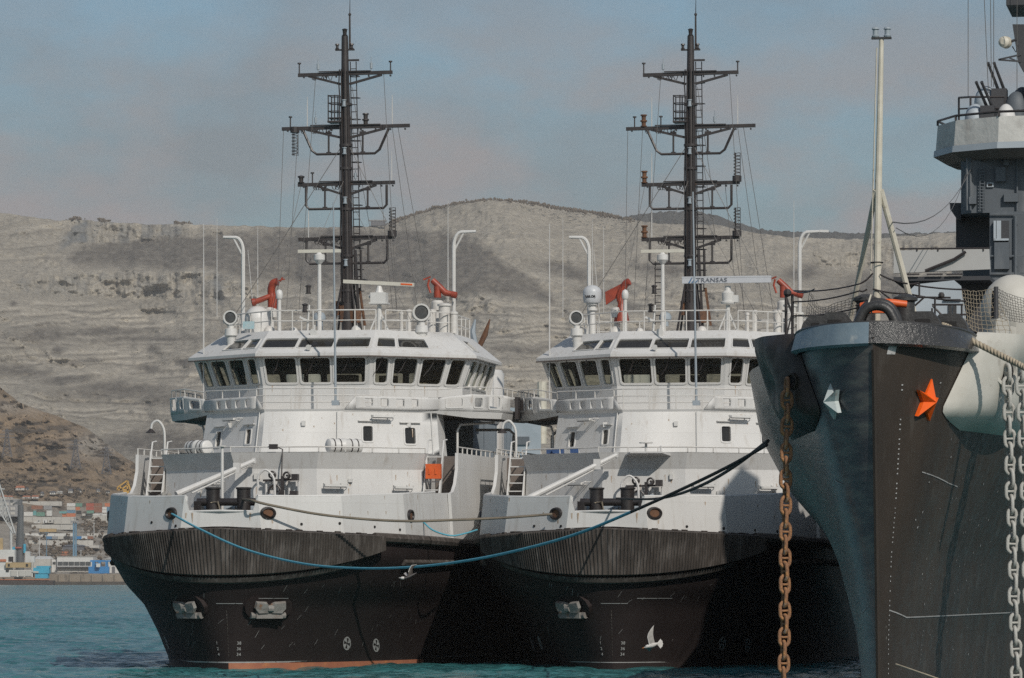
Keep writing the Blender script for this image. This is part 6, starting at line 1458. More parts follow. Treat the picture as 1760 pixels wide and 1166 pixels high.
# seams, rivet rows and scuffs
sm = MB()
def strip(sg, pts, w=0.018, off=0.014):
    for a, b in zip(pts, pts[1:]):
        k = max(1, int(abs(a[0] - b[0]) / 0.5) + 1)
        for i in range(k):
            f, g = i / k, (i + 1) / k
            va, za = a[0] + (b[0] - a[0]) * f, a[1] + (b[1] - a[1]) * f; vb, zb = a[0] + (b[0] - a[0]) * g, a[1] + (b[1] - a[1]) * g
            sm.add([sh(sg, va, za - w) + shn(sg, va, za) * off, sh(sg, vb, zb - w) + shn(sg, vb, zb) * off, sh(sg, vb, zb + w) + shn(sg, vb, zb) * off, sh(sg, va, za + w) + shn(sg, va, za) * off], [(0, 1, 2, 3)])
rs = random.Random(8)
strip(1, [(0.2, 2.6), (1.2, 2.45), (14, 2.46)], 0.012); strip(1, [(0.5, 5.45), (2.4, 5.25), (3.2, 5.2)], 0.010)
strip(-1, [(0.4, 5.2), (0.9, 5.3)], 0.012); strip(-1, [(0.05, 2.7), (0.8, 2.5)], 0.006)
for k in range(60):
    z = 1.3 + k * 0.1
    if rs.random() < 0.75: strip(1, [(0.42 + stem_v(z) + 1.0 * 0, z), (0.45 + stem_v(z), z)], 0.014)
    if rs.random() < 0.5 and z < 5: strip(1, [(3.0, z + .05), (3.03, z + .05)], 0.012)
for k in range(70):
    v, z = rs.uniform(0.1, 9), rs.uniform(1.3, 7.8); strip(1, [(v, z), (v + rs.uniform(0.02, 0.06), z + rs.uniform(-.02, .02))], rs.uniform(0.008, 0.022))
for k in range(26):
    v, z = rs.uniform(0.3, 9), rs.uniform(3.0, 6.6); strip(-1, [(v, z), (v + rs.uniform(0.2, 1.2), z + rs.uniform(-.02, .02))], 0.006)
for (x, y) in ((1531, 606),):
    v, z = sh_find(1, x, y); strip(1, [(v - 0.02, z), (v + 0.10, z)], 0.09)
sm.build('hull_seams', [M['mark']], whull)
# bow cap (the low bulwark round the stem head)
def cap_pt(f, h, ins=0.0):
    a = f * math.pi / 2; w = 1.98 - 0.10 * h - ins
    v = 2.2 - (3.35 - ins * 0.8 - 0.10 * h) * math.cos(a) ** 0.85 if abs(f) < 1 else 2.2
    zb = 8.03 - 0.06 * abs(f); zt = 8.46 - 0.16 * abs(f) ** 2
    return Vector((w * (1 if a > 0 else -1) * abs(math.sin(a)) ** 1.15, v, zb + (zt - zb) * h))
fs_ = [-1 + i / 24 for i in range(49)]
for rng, m in ((fs_[:24], 'cap_blue'), (fs_[23:], 'cap_wet')):
    cp = MB(); cp.loft([[cap_pt(f, -0.12, 0.14) for f in rng], [cap_pt(f, 0) for f in rng], [cap_pt(f, 0.55) for f in rng], [cap_pt(f, 1) for f in rng], [cap_pt(f, 1, 0.3) for f in rng], [cap_pt(f, 0.3, 0.34) for f in rng]])
    cp.build('bow_cap', [M[m]], ws, angle=45)
cl = MB(); cl.tube([cap_pt(f, 1.0) + Vector((0, 0.05, 0.0)) for f in fs_], 0.035, 6); cl.build('cap_lip', [M['chock']], ws)
dk = MB(); dk.add([cap_pt(f, 0.4, 0.3) for f in fs_] + [Vector((sb(v, 8.1), v, 8.2)) for v in (6, 12, 20, 40, 80)] + [Vector((-sb(v, 8.1), v, 8.2)) for v in (80, 40, 20, 12, 6)], [tuple(range(len(fs_) + 10))])
dk.build('foredeck', [M['navy_dark']], ws)
HAWSE = {}
# hawse sponsons
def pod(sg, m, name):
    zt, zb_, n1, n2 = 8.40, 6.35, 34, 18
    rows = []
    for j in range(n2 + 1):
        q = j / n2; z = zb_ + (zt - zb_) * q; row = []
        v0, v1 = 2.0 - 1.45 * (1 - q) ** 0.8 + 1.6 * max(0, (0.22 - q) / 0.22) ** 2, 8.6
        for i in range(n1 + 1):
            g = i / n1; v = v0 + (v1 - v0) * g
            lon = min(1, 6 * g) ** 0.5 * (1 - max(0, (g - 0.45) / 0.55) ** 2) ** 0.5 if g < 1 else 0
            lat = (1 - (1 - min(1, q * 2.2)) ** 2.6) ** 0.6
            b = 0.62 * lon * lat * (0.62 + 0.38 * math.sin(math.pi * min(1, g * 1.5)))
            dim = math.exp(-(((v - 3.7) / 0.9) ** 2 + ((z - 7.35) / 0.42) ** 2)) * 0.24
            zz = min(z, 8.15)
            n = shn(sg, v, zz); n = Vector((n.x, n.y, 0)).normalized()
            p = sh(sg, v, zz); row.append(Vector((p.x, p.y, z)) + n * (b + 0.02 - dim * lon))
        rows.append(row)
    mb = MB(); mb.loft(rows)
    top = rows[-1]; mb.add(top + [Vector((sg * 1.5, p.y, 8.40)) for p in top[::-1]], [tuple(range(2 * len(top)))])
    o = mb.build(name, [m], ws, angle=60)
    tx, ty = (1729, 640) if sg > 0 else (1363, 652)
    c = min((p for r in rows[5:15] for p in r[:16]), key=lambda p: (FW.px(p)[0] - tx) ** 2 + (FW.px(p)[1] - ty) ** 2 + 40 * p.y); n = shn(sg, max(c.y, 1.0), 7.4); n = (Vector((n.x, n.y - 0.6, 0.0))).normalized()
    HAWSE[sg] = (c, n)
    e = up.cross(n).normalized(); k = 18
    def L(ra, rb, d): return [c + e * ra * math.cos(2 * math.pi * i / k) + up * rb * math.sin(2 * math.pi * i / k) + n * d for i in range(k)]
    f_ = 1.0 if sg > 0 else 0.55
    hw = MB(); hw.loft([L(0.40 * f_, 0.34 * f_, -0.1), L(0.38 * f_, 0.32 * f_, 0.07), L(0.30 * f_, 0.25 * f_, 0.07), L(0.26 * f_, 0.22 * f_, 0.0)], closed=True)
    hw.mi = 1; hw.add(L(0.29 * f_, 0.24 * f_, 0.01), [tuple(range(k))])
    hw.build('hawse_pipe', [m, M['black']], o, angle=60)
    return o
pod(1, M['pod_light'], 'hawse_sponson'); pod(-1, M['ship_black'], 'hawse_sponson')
# bow stars
def star(sg, px, py, m, rot):
    v, z = sh_find(sg, px, py); p, n = sh(sg, v, z), shn(sg, v, z); n = (n + Vector((sg * (0.9 if sg < 0 else 0.25), 0, 0))).normalized()
    e = up.cross(n).normalized(); f = n.cross(e); mb = MB(); ring_ = []
    for i in range(10):
        a = math.pi / 2 + rot + i * math.pi / 5; r = (0.46 if sg > 0 else 0.40) * (1 if i % 2 == 0 else 0.36)
        ring_.append(p + e * r * math.cos(a) + f * r * math.sin(a) + n * 0.05)
    vs = ring_ + [p + n * 0.26] + [q - n * 0.08 for q in ring_]
    mb.add(vs, [(i, (i + 1) % 10, 10) for i in range(10)] + [(i, (i + 1) % 10, 11 + (i + 1) % 10, 11 + i) for i in range(10)])
    o = mb.build('bow_star', [m], ws, angle=5); return o
tag(star(1, 1592, 687, M['star_red'], -0.15), 'orange faceted star'); tag(star(-1, 1438, 685, M['pale_star'], 0.25), 'pale green faceted star')
# bow chock arch, side chocks
ch = MB(); 
pts = [Vector((-0.44, 0.1, 8.3)), Vector((-0.36, 0.1, 8.60)), Vector((-0.22, 0.1, 8.83)), Vector((0.0, 0.1, 8.90)), Vector((0.22, 0.1, 8.83)), Vector((0.36, 0.1, 8.60)), Vector((0.44, 0.1, 8.3))]
ch.tube(spline(pts, 4), 0.12, 10); ch.tube([p + Vector((0, -0.3, -0.06)) for p in spline(pts, 4)], 0.10, 8); ch.box((0, 0.0, 8.36), (1.5, 0.7, 0.16))
ch.build('bow_chock', [M['chock']], ws, angle=50)
for (x, w, v) in ((1410, 0.62, 2.3), (1437, 0.55, 1.2), (1588, 0.60, 1.2), (1633, 0.62, 2.2)):
    p = WP(x, 560, v); mb = MB()
    vs = []
    for (dx, dz) in ((-0.5, 0), (-0.42, 0.2), (-0.25, 0.36), (0.25, 0.36), (0.42, 0.2), (0.5, 0)): vs.append((dx * w * 1.3, dz))
    a = [Vector((p.x + q, v - 0.3, 8.42 + z)) for q, z in vs]; b = [Vector((p.x + q, v + 0.35, 8.42 + z)) for q, z in vs]
    mb.add(a + b, [tuple(range(6)), tuple(range(6, 12))[::-1]] + [(i, (i + 1) % 6, 6 + (i + 1) % 6, 6 + i) for i in range(6)])
    mb.mi = 1; mb.box((p.x, v - 0.305, 8.55), (w * 0.5, 0.03, 0.14))
    mb.build('deck_chock', [M['chock'], M['black']], ws)
rg = MB(); q = WP(1558, 563, -0.6); rg.tube([q + Vector((0.14 * math.cos(t), -0.1, 0.10 * math.sin(t))) for t in [i * math.pi / 7 for i in range(14)]], 0.022, 5, closed=True); rg.tube([WP(1497, 507, 0), WP(1493, 520, -0.1), WP(1498, 538, -0.1), WP(1493, 542, -0.1), WP(1491, 536, -0.1)], 0.02, 5); rg.build('shackle', [M['staff']], ws)
ob = MB(); q = WP(1521, 522, 1.5); ob.tube(spline([q + Vector((-0.5, 0, -0.05)), q + Vector((0, -0.1, 0.02)), q + Vector((0.45, 0, -0.02))], 5), 0.075, 8); ob.box(q + Vector((-0.1, 0, -0.13)), (0.55, 0.3, 0.14)); ob.build('lifebuoy', [M['orange']], ws, angle=50)
for x in (1488, 1556):
    bl = MB(); q = WP(x, 545, 2.2); bl.lathe([(0.2, 8.3), (0.2, 9.05), (0.26, 9.08), (0.26, 9.14), (0.1, 9.22)], (q.x, q.y, 0), up, 12); bl.build('deck_bollard', [M['chock']], ws)
# jack staff: pole, twin head lamps, two legs
js = MB(); a = WP(1506, 520, 2.5); b = WP(1515, 66, 2.5)
js.tube([(a.x, 2.5, 8.2), a.lerp(b, 0.45), b], [0.085, 0.075, 0.05], 10); js.tube([a.lerp(b, .1) + Vector((-0.13, 0, 0)), b + Vector((-0.1, 0, -0.2))], 0.014, 4)
j_o = js.build('jack_staff', [M['staff']], ws)
lg = MB(); c = a.lerp(b, 0.425)
lg.tube([c + Vector((-0.05, 0, 0)), Vector((WP(1452, 545, 4.2).x, 4.2, 8.2))], 0.06, 8); lg.build('leg', [M['staff']], j_o)
lg = MB(); lg.tube([c + Vector((0.05, 0, 0)), Vector((WP(1570, 545, 1.2).x, 3.4, 8.25))], 0.065, 8); lg.build('leg', [M['staff']], j_o)
hd = MB(); hd.box(b + Vector((0, 0, -0.0)), (0.42, 0.12, 0.04)); hd.build('lamp_bracket', [M['chock']], j_o)
for k in (-0.125, 0.125):
    hl = MB(); hl.lathe([(0.07, 0), (0.085, 0.03), (0.06, 0.05), (0.06, 0.16), (0.085, 0.17), (0.07, 0.2), (0.01, 0.23)], b + Vector((k, 0, 0.02)), up, 10); hl.build('mast_lamp', [M['bluegrey']], j_o)
jr = MB(); q = a.lerp(b, 0.15); jr.tube([q + Vector((0.13 * math.cos(t), -0.05 + 0.13 * math.sin(t), 0)) for t in [i * math.pi / 6 for i in range(12)]], 0.015, 4, closed=True); jr.build('staff_ring', [M['chock']], j_o)
# guard rails and netting on the bow
def sag(a, b, s, n=6): a, b = Vector(a), Vector(b); return [a.lerp(b, i / n) - up * s * 4 * (i / n) * (1 - i / n) for i in range(n + 1)]
gr = MB()
p1, p1b = WP(1351, 578, 4.0), WP(1362, 578, 4.0)
for p in (p1, p1b): gr.tube([(p.x, 4.0, 8.3), (p.x, 4.0, 9.35)], 0.035, 6)
gr.beam((p1.x, 4, 9.3), (p1b.x, 4, 8.9), 0.04); gr.beam((p1.x, 4, 8.4), (p1b.x, 4, 9.0), 0.03); gr.ball((p1.x + 0.03, 4, 9.38), 0.09, 8, 5)
for (x, y, x2, y2) in ((1364, 500, 1478, 488), (1362, 519, 1478, 500), (1362, 543, 1478, 528), (1364, 500, 1400, 497)):
    gr.tube(sag(WP(x, y, 4.0), WP(x2, y2, 1.8), 0.06), 0.016, 4)
for (x, y, x2, y2, v) in ((1478, 488, 1500, 470, 1.8), (1478, 500, 1490, 497, 1.8), (1512, 472, 1560, 488, 2.4), (1500, 497, 1560, 505, 2.4), (1560, 488, 1660, 498, 5.0), (1560, 505, 1660, 518, 5.0), (1512, 500, 1565, 534, 2.2), (1470, 525, 1490, 515, 1.8)):
    gr.tube(sag(WP(x, y, v), WP(x2, y2, v), 0.03), 0.018, 4)
for (x, y, x2, y2, v) in ((1602, 530, 1602, 565, 4.5), (1602, 524, 1655, 524, 4.5), (1607, 510, 1607, 563, 3.0), (1560, 511, 1634, 512, 4.5), (1622, 541, 1662, 541, 4.5), (1653, 524, 1653, 560, 4.5), (1603, 526, 1622, 545, 4.5), (1570, 528, 1590, 510, 4.5), (1580, 488, 1580, 510, 4.5), (1558, 490, 1580, 487, 4.5)):
    gr.tube([WP(x, y, v), WP(x2, y2, v)], 0.022, 5)
gr.ball(WP(1618, 508, 4.5), 0.07, 8, 5); gr.cyl(WP(1618, 511, 4.5), WP(1618, 503, 4.5), 0.05, n=6)
gr.build('guard_rail', [M['dark_steel']], ws)
def net(pts_top, pts_bot, nx, ny, r, m, name='safety_net'):
    mb = MB()
    T, B = spline(pts_top, 8), spline(pts_bot, 8); k = len(T) - 1
    def at(L, f): i = min(int(f * k), k - 1); return L[i].lerp(L[i + 1], f * k - i)
    for i in range(nx + 1): mb.tube([at(T, i / nx).lerp(at(B, i / nx), j / ny) + Vector((0.012 * math.sin(i * 5 + j * 3), 0, 0.012 * math.cos(i * 3 + j * 7))) for j in range(ny + 1)], r, 3)
    for j in range(ny + 1): mb.tube([at(T, i / nx).lerp(at(B, i / nx), j / ny) + Vector((0.012 * math.sin(i * 5 + j * 3), 0, 0.012 * math.cos(i * 3 + j * 7))) for i in range(nx + 1)], r, 3)
    return mb.build(name, [m], ws)
net([WP(1653, 499, 6.0), WP(1680, 501, 6.0), WP(1709, 496, 6.0)], [WP(1660, 560, 6.0), WP(1685, 572, 6.0), WP(1740, 576, 6.0)], 11, 10, 0.0065, M['rope'])
net([WP(1713, 496, 6.2), WP(1735, 506, 6.2), WP(1775, 518, 6.2)], [WP(1713, 545, 6.2), WP(1740, 552, 6.2), WP(1775, 556, 6.2)], 16, 10, 0.006, M['wire'])
net([WP(1392, 498, 4.0), WP(1410, 528, 3.5), WP(1440, 520, 2.5), WP(1480, 508, 2.0)], [WP(1385, 545, 4.0), WP(1410, 552, 3.5), WP(1440, 545, 2.5), WP(1478, 540, 2.0)], 18, 6, 0.006, M['wire'])
st = MB(); st.cyl(WP(1712, 493, 6.0), WP(1712, 548, 6.0), 0.05, n=8); st.cyl(WP(1708, 500, 6.1), WP(1706, 548, 6.1), 0.04, n=8); st.build('stanchion', [M['navy_dark']], ws)
# pale vent dome and lockers by the right rail
dm = MB(); c = WP(1742, 536, 24); dm.cyl((c.x, c.y, 8.1), c - up * 0.35, 0.76, n=22); dm.ball(c, (0.85, 0.85, 0.95), 22, 10, -0.45); dm.build('vent_dome', [M['pod_light']], ws, angle=70)
q0 = WP(1752, 565, 12)
for (p, d) in ((WP(1724, 558, 20), (0.32, 0.5, 0.5)), (q0 + Vector((0.2, 0, -0.05)), (0.5, 0.8, 0.6)), (Vector((q0.x - 0.8, 14, 8.5)), (1.5, 0.1, 0.6))): lk = MB(); lk.box(p, d); lk.build('deck_locker', [M['pod_light']], ws)
# ------------------------------------------------ forward superstructure
def slab(x0, y0, x1, y1, v, depth, m, name, par=ws, bev=0.0):
    a, b = WP(x0, y0, v), WP(x1, y1, v); mb = MB(); mb.box2((a.x, v, a.z), (b.x, v + depth, b.z)); return mb.build(name, [m], par)
# gun turret and its pale shield
tr = MB(); v = 38.0
pts = [WP(1560, 635, v), WP(1563, 500, v), WP(1574, 489, v), WP(1640, 482, v), WP(1652, 492, v), WP(1660, 540, v), WP(1660, 635, v)]
a = [Vector((p.x, v, p.z)) for p in pts]; b = [Vector((p.x - 0.35, v + 3.5, p.z)) for p in pts]; k = len(a)
tr.add(a + b, [tuple(range(k)), tuple(range(k, 2 * k))[::-1]] + [(i, (i + 1) % k, k + (i + 1) % k, k + i) for i in range(k)])
tur = tr.build('gun_turret', [M['navy_light']], ws)
ts_ = MB()
for (x, y, w, h) in ((1633, 532, 0.10, 0.26), (1641, 532, 0.10, 0.26)): q = WP(x, y, v - 0.02); ts_.box(q, (w, 0.06, h))
q = WP(1634, 528, v - 0.02); ts_.box(q + Vector((0.04, -0.02, 0.2)), (0.5, 0.06, 0.05)); ts_.build('sight_hatch', [M['chock']], tur)
# dark block behind and the awning wing
slab(1590, 476, 1702, 650, 52, 12, M['navy_dark'], 'dark_bulkhead')
slab(1655, 428, 1850, 655, 70.5, 12, M['navy_grey'], 'superstructure_block')
slab(1710, 488, 1840, 650, 62.2, 12, M['navy_grey'], 'bridge_base')
aw = MB(); v = 50.0
P1 = [WP(1536, 431, v), WP(1700, 428, v), WP(1702, 463, v), WP(1536, 470, v)]
aw.add([Vector((p.x, v + d, p.z)) for d in (0, 0.2) for p in P1], [(0, 1, 2, 3), (4, 5, 6, 7), (0, 1, 5, 4), (2, 3, 7, 6), (0, 3, 7, 4), (1, 2, 6, 5)])
P2 = [WP(1536, 470, v), WP(1702, 463, v)]
aw.mi = 1; aw.box2((P2[0].x, v - 0.1, P2[0].z - 0.25), (P2[1].x, v + 8, P2[0].z - 0.12)); aw.mi = 2
for x in (1550, 1590, 1624): q = WP(x, 472, v - 0.2); aw.box(q + Vector((0.3, 0, 0)), (0.5, 0.05, 0.05))
aw.tube([WP(1590, 466, v - 0.1), WP(1640, 446, v - 0.1), WP(1660, 433, v - 0.1)], 0.05, 5)
for x in (1542, 1576, 1612, 1655, 1690): aw.cyl(WP(x, 432, v), WP(x, 427, v), 0.03, n=5)
aw.tube([WP(1536, 428, v), WP(1700, 427, v)], 0.025, 4)
aw.build('bridge_wing', [mat('wing_panel_grey', (0.42, 0.415, 0.40), (0.36, 0.355, 0.34), 0.6, rough=0.6), M['navy_dark'], M['dark_steel']], ws)
# tower: lower block, column, director block, gun platform
slab(1643, 362, 1760, 430, 70, 9, M['navy_dark'], 'tower_base')
bk = MB(); v = 69; pts = [WP(1632, 349, v), WP(1652, 349, v), WP(1652, 378, v), WP(1644, 376, v), WP(1633, 360, v)]
bk.add([Vector((p.x, v + d, p.z)) for d in (0, 2) for p in pts], [tuple(range(5)), tuple(range(5, 10))[::-1]] + [(i, (i + 1) % 5, 5 + (i + 1) % 5, 5 + i) for i in range(5)]); bk.build('lookout_sponson', [M['navy_dark']], ws)
slab(1701, 364, 1742, 490, 62, 6, M['navy_grey'], 'bridge_column'); slab(1742, 364, 1830, 490, 62.3, 6, M['navy_grey'], 'bridge_front')
wn_ = MB(); a, b = WP(1708, 380, 61.9), WP(1734, 414, 61.9)
wn_.box2((a.x, 61.85, a.z), (b.x, 62, b.z)); wn_.mi = 1; wn_.box2((a.x, 61.8, b.z), (a.x + 0.08, 61.86, a.z)); wn_.box2((a.x, 61.8, b.z), (b.x, 61.86, b.z + 0.07)); wn_.box2((a.x + 0.1, 61.82, b.z + 0.07), (a.x + 0.25, 61.86, a.z)); wn_.build('bridge_window', [M['navy_dark'], M['navy_light']], ws)
dr = MB(); a, b = WP(1650, 262, 68), WP(1850, 364, 68); z1, z0 = a.z, b.z
vs = [(a.x, 68.5), (a.x + 0.4, 68.0), (b.x, 68.0), (b.x, 76), (a.x, 76)]
dr.loft([[Vector((x, y, z)) for x, y in vs] for z in (z0, z1 + 0.3)], closed=True, caps=True)
dr.build('director_tower', [M['navy_grey']], ws, angle=20)
sp = MB(); q = WP(1702, 318, 67.95); sp.box(q, (0.24, 0.06, 0.16)); sp.mi = 1; sp.box(q - Vector((0, 0.02, 0)), (0.14, 0.06, 0.08)); sp.build('vent_plate', [M['navy_light'], M['black']], ws)
cu = WP(1800, 230, 71).x; cv_ = 70.4
def octa(r, z, n=12, off=0.26): return [Vector((cu + r * math.cos(2 * math.pi * (i + off) / n), cv_ + r * math.sin(2 * math.pi * (i + off) / n), z)) for i in range(n)]
zt, zb_, zc, zd = WP(1650, 207, 68).z, WP(1650, 251, 68).z, WP(1650, 262, 68).z, WP(1650, 276, 68).z
gp = MB(); gp.loft([octa(3.85, zt), octa(3.92, zb_ + 0.02), octa(3.92, zb_), octa(3.8, zb_), octa(3.72, zt)], closed=True); gp.add(octa(3.8, zt - 0.25), [tuple(range(12))])
plat = gp.build('gun_platform', [M['canvas']], ws, angle=15)
gp = MB(); gp.loft([octa(3.98, zb_), octa(4.0, zc)], closed=True); gp.build('platform_band', [M['navy_light']], plat, angle=10)
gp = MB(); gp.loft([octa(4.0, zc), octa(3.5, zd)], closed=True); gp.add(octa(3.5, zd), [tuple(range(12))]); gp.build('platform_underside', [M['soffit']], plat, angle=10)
prl = MB(); ring0 = octa(3.85, zt)
order = [5, 6, 7, 8, 9, 10]
rail(prl, [ring0[i] for i in order], WP(1650, 199, 68).z - zt + 0.0, 0.045, (), 1.4)
rail(prl, [WP(1648, 207, 70), WP(1668, 206, 69), WP(1727, 206, 69)], 0.8, 0.04, (0.5,), 1.0)
prl.build('platform_rail', [M['dark_steel']], plat)
def mount(x, y, v, s):
    c = WP(x, y, v); mb = MB()
    mb.box(c, (0.55 * s, 0.8, 0.75 * s)); mb.cyl(c - up * 0.9, c - up * 0.3, 0.35, n=10)
    for k in (0, 0.21): mb.tube([c + Vector((-0.02 + k * s, -0.2, 0.3)), c + Vector((-0.30 + k * s, -1.0, 1.1 * s)), c + Vector((-0.34 + k * s, -1.1, 1.22 * s))], [0.06, 0.05, 0.06], 8)
    o = mb.build('anti_aircraft_gun', [M['navy_dark']], plat)
    sd = MB(); sd.ball(c + Vector((-0.5 * s, 0.1, -0.1)), (0.42 * s, 0.5, 0.62 * s), 14, 7, -0.6); sd.build('gun_shield', [M['navy_light']], o, angle=60)
    return o
mount(1698, 200, 68.8, 0.9); mount(1718, 172, 72, 1.0)
for (x, y, v, m) in ((1729, 212, 68.6, 'white'), (1747, 190, 71.5, 'navy_grey'), (1757, 182, 73, 'navy_grey')):
    c = WP(x, y, v); dm = MB(); dm.ball(c, (0.36 if m == 'white' else 0.42, 0.4, 0.68), 14, 8, 0.0); dm.cyl(c - up * 0.9, c, 0.4, n=14); dm.build('instrument_hood', [M[m]], plat, angle=60)
# fore mast at the frame's edge
fm = MB(); v = 71
pts = [WP(1740, 42, v), WP(1775, 42, v), WP(1800, 135, v), WP(1763, 128, v), WP(1750, 108, v)]
fm.add([Vector((p.x, v + d, p.z)) for d in (0, 2.5) for p in pts], [tuple(range(5)), tuple(range(5, 10))[::-1]] + [(i, (i + 1) % 5, 5 + (i + 1) % 5, 5 + i) for i in range(5)])
fm.box2((WP(1731, 0, v).x, v - 0.6, WP(0, 48, v).z), (WP(1780, 0, v).x, v + 3, WP(0, 22, v).z)); q = WP(1736, -40, v); fm.cyl((q.x, v, WP(0, 22, v).z), q, 0.08, n=8); q = WP(1745, -40, v); fm.cyl((q.x, v, WP(0, 22, v).z), q, 0.12, n=8)
fm.box2((WP(1768, 0, v).x, v, WP(0, 262, 68).z), (WP(1800, 0, v).x, v + 2.4, WP(0, 100, v).z))
fm.beam(WP(1716, 103, v), WP(1755, 94, v), 0.06); fm.beam(WP(1716, 103, v), WP(1755, 106, v), 0.06); fm.beam(WP(1735, 100, v), WP(1745, 104, v), 0.05); fm.tube([WP(1737, 72, v), WP(1748, 68, v)], 0.05, 5); fm.tube([WP(1740, 80, v), WP(1746, 90, v), WP(1750, 78, v)], 0.025, 4)
fm.build('foremast', [M['navy_dark']], ws)
sl = MB(); sl.lathe([(0.1, 0.25), (0.2, 0.18), (0.22, -0.1), (0.16, -0.16), (0.02, -0.17)], WP(1728, 73, v), (-0.3, -1, 0), 14); sl.build('mast_searchlight', [M['staff']], ws)
# pipes, brackets and rungs on the tower
for x in (1662, 1668, 1748): tf = MB(); tf.tube([WP(x, 272, 67.9), WP(x, 362, 67.9)], 0.035, 5); tf.build('tower_pipe', [M['navy_grey']], ws)
tf = MB()
for i in range(14): tf.beam(WP(1684, 290 + i * 5.2, 67.85), WP(1692, 290 + i * 5.2, 67.85), 0.03)
tf.tube([WP(1684, 288, 67.85), WP(1684, 362, 67.85)], 0.025, 4); tf.tube([WP(1692, 288, 67.85), WP(1692, 362, 67.85)], 0.025, 4); tf.build('tower_ladder', [M['navy_grey']], ws)
for (x, y, w, h) in ((1720, 300, 0.35, 0.5), (1738, 340, 0.5, 0.3), (1672, 345, 0.25, 0.25), (1730, 280, 0.2, 0.2)): tf = MB(); tf.box(WP(x, y, 67.9), (w, 0.2, h)); tf.build('junction_box', [M['navy_grey']], ws)
for y in (368, 440, 470): tf = MB(); tf.beam(WP(1702, y, 61.9), WP(1760, y, 61.9), 0.05); tf.build('grab_rail', [M['navy_grey']], ws)
tf = MB(); tf.tube([WP(1745, 372, 61.9), WP(1745, 486, 61.9)], 0.05, 5); tf.build('tower_pipe', [M['navy_grey']], ws)
tf = MB(); tf.box(WP(1722, 440, 61.9), (0.5, 0.16, 0.9)); tf.build('access_door', [M['navy_grey']], ws)
hw = MB()
for (x0, x1, y1) in ((1664, 1664, 168), (1690, 1699, 160), (1702, 1704, 150), (1708, 1708, 150), (1748, 1748, 155)): hw.tube([WP(x0, -40, 70), WP(x1, y1, 70)], 0.012, 4)
hw.tube(sag(WP(1534, 382, 2.5), WP(1668, 292, 68), 0.6, 10), 0.014, 4); hw.tube(sag(WP(1668, 292, 68), WP(1775, 190, 70), 0.1, 6), 0.03, 4)
hw.tube(sag(WP(1540, 392, 2.6), WP(1660, 300, 68), 0.9, 10), 0.010, 4)
hw.tube(spline([WP(1690, 215, 67.9), WP(1676, 240, 67.9), WP(1676, 262, 67.9), WP(1685, 276, 67.9), WP(1696, 276, 67.9)], 6), 0.022, 4)
hw.build('stays', [M['wire']], ws)
# ================================================================ mooring ropes
def rope(name, pts, r, mats, label, split=None, twist=False):
    pl = spline(pts, 8); mb = MB()
    if twist:
        L = [0]
        for a, b in zip(pl, pl[1:]): L.append(L[-1] + (b - a).length)
        pl2 = []; n = 240
        for i in range(n + 1):
            d = L[-1] * i / n; j = max(k for k in range(len(L) - 1) if L[k] <= d); pl2.append(pl[j].lerp(pl[j + 1], (d - L[j]) / (L[j + 1] - L[j])))
        for k in range(3):
            h = []
            for i, p in enumerate(pl2):
                t = (pl2[min(i + 1, n)] - pl2[max(i - 1, 0)]).normalized(); a = t.orthogonal().normalized() if i == 0 else (a - t * a.dot(t)).normalized(); b = t.cross(a)
                w = L[-1] * i / n / 0.30 * 2 * math.pi + k * 2.0944
                h.append(p + (a * math.cos(w) + b * math.sin(w)) * r * 0.55)
            mb.tube(h, r * 0.62, 6)
    else:
        k = len(pl) if split is None else int(len(pl) * split)
        mb.tube(pl[:k], r, 6)
        if split is not None: mb.mi = 1; mb.tube(pl[k - 1:], r, 6)
    o = mb.build(name, mats, None, angle=80); tag(o, label, 'rope'); return o
def plan(A, YA, B, YB, pix):
    """points seen at the given pixels on the upright plane between two ends"""
    pa, pb = pw(A[0], A[1], YA), pw(B[0], B[1], YB); out = []
    for (x, y) in [A] + pix + [B]:
        k = (x - CX) / F
        den = (pb.x - pa.x) - k * (pb.y - pa.y); t = (k * pa.y - pa.x) / den
        out.append(pw(x, y, pa.y + (pb.y - pa.y) * t))
    return out
rope('mooring_rope', plan((293, 882), 179.0, (1318, 765), 112.0, [(340, 908), (420, 944), (520, 969), (620, 977), (720, 974), (820, 961), (920, 939), (1000, 915), (1085, 880), (1185, 835), (1260, 798)]), 0.042, [M['rope_cyan'], M['rope_dark']],
     'long sagging rope, cyan at first then black, lowest of the mooring ropes', 0.76)
rope('mooring_rope', [FA.world((0.62, 0.0, 6.3))] + plan((432, 860), 177.2, (949, 884), 178.9, [(458, 867), (540, 883), (620, 892), (700, 896), (780, 894), (870, 890)]), 0.050, [M['rope_brown']],
     'brown mooring rope from the bitts of one tug to the fairlead of the other')
rope('mooring_rope', plan((1060, 857), 178.4, (1320, 758), 112.0, [(1120, 858), (1165, 850), (1215, 830), (1265, 800)]), 0.045, [M['rope_dark']],
     'black mooring rope stretched from the bitts of the inner tug up to the warship side')
rope('mooring_rope', [FA.loc(727, 898, 9.0), FA.loc(745, 913, 8.6)] and [pw(727, 897, 184.4), pw(745, 912, 183.6), pw(775, 921, 183.2), pw(800, 917, 183.4), pw(820, 911, 184.6)], 0.035, [M['rope_cyan']],
     'short slack blue-green rope drooping in the gap between the two tugs')
rope('mooring_hawser', [pw(1612, 559, 97.0), pw(1630, 563, 96.3), pw(1665, 583, 96.0), pw(1710, 606, 95.6), pw(1752, 627, 95.0), pw(1800, 655, 94)], 0.062, [M['rope']],
     'thick pale twisted hawser leading over the warship bow', None, True)
r0 = rope('mooring_rope', [pw(1540, 1142, 94.6), pw(1575, 1154, 94.0), pw(1625, 1172, 93.5), pw(1700, 1205, 93)], 0.018, [M['rope']], 'thin pale line at the foot of the warship stem')

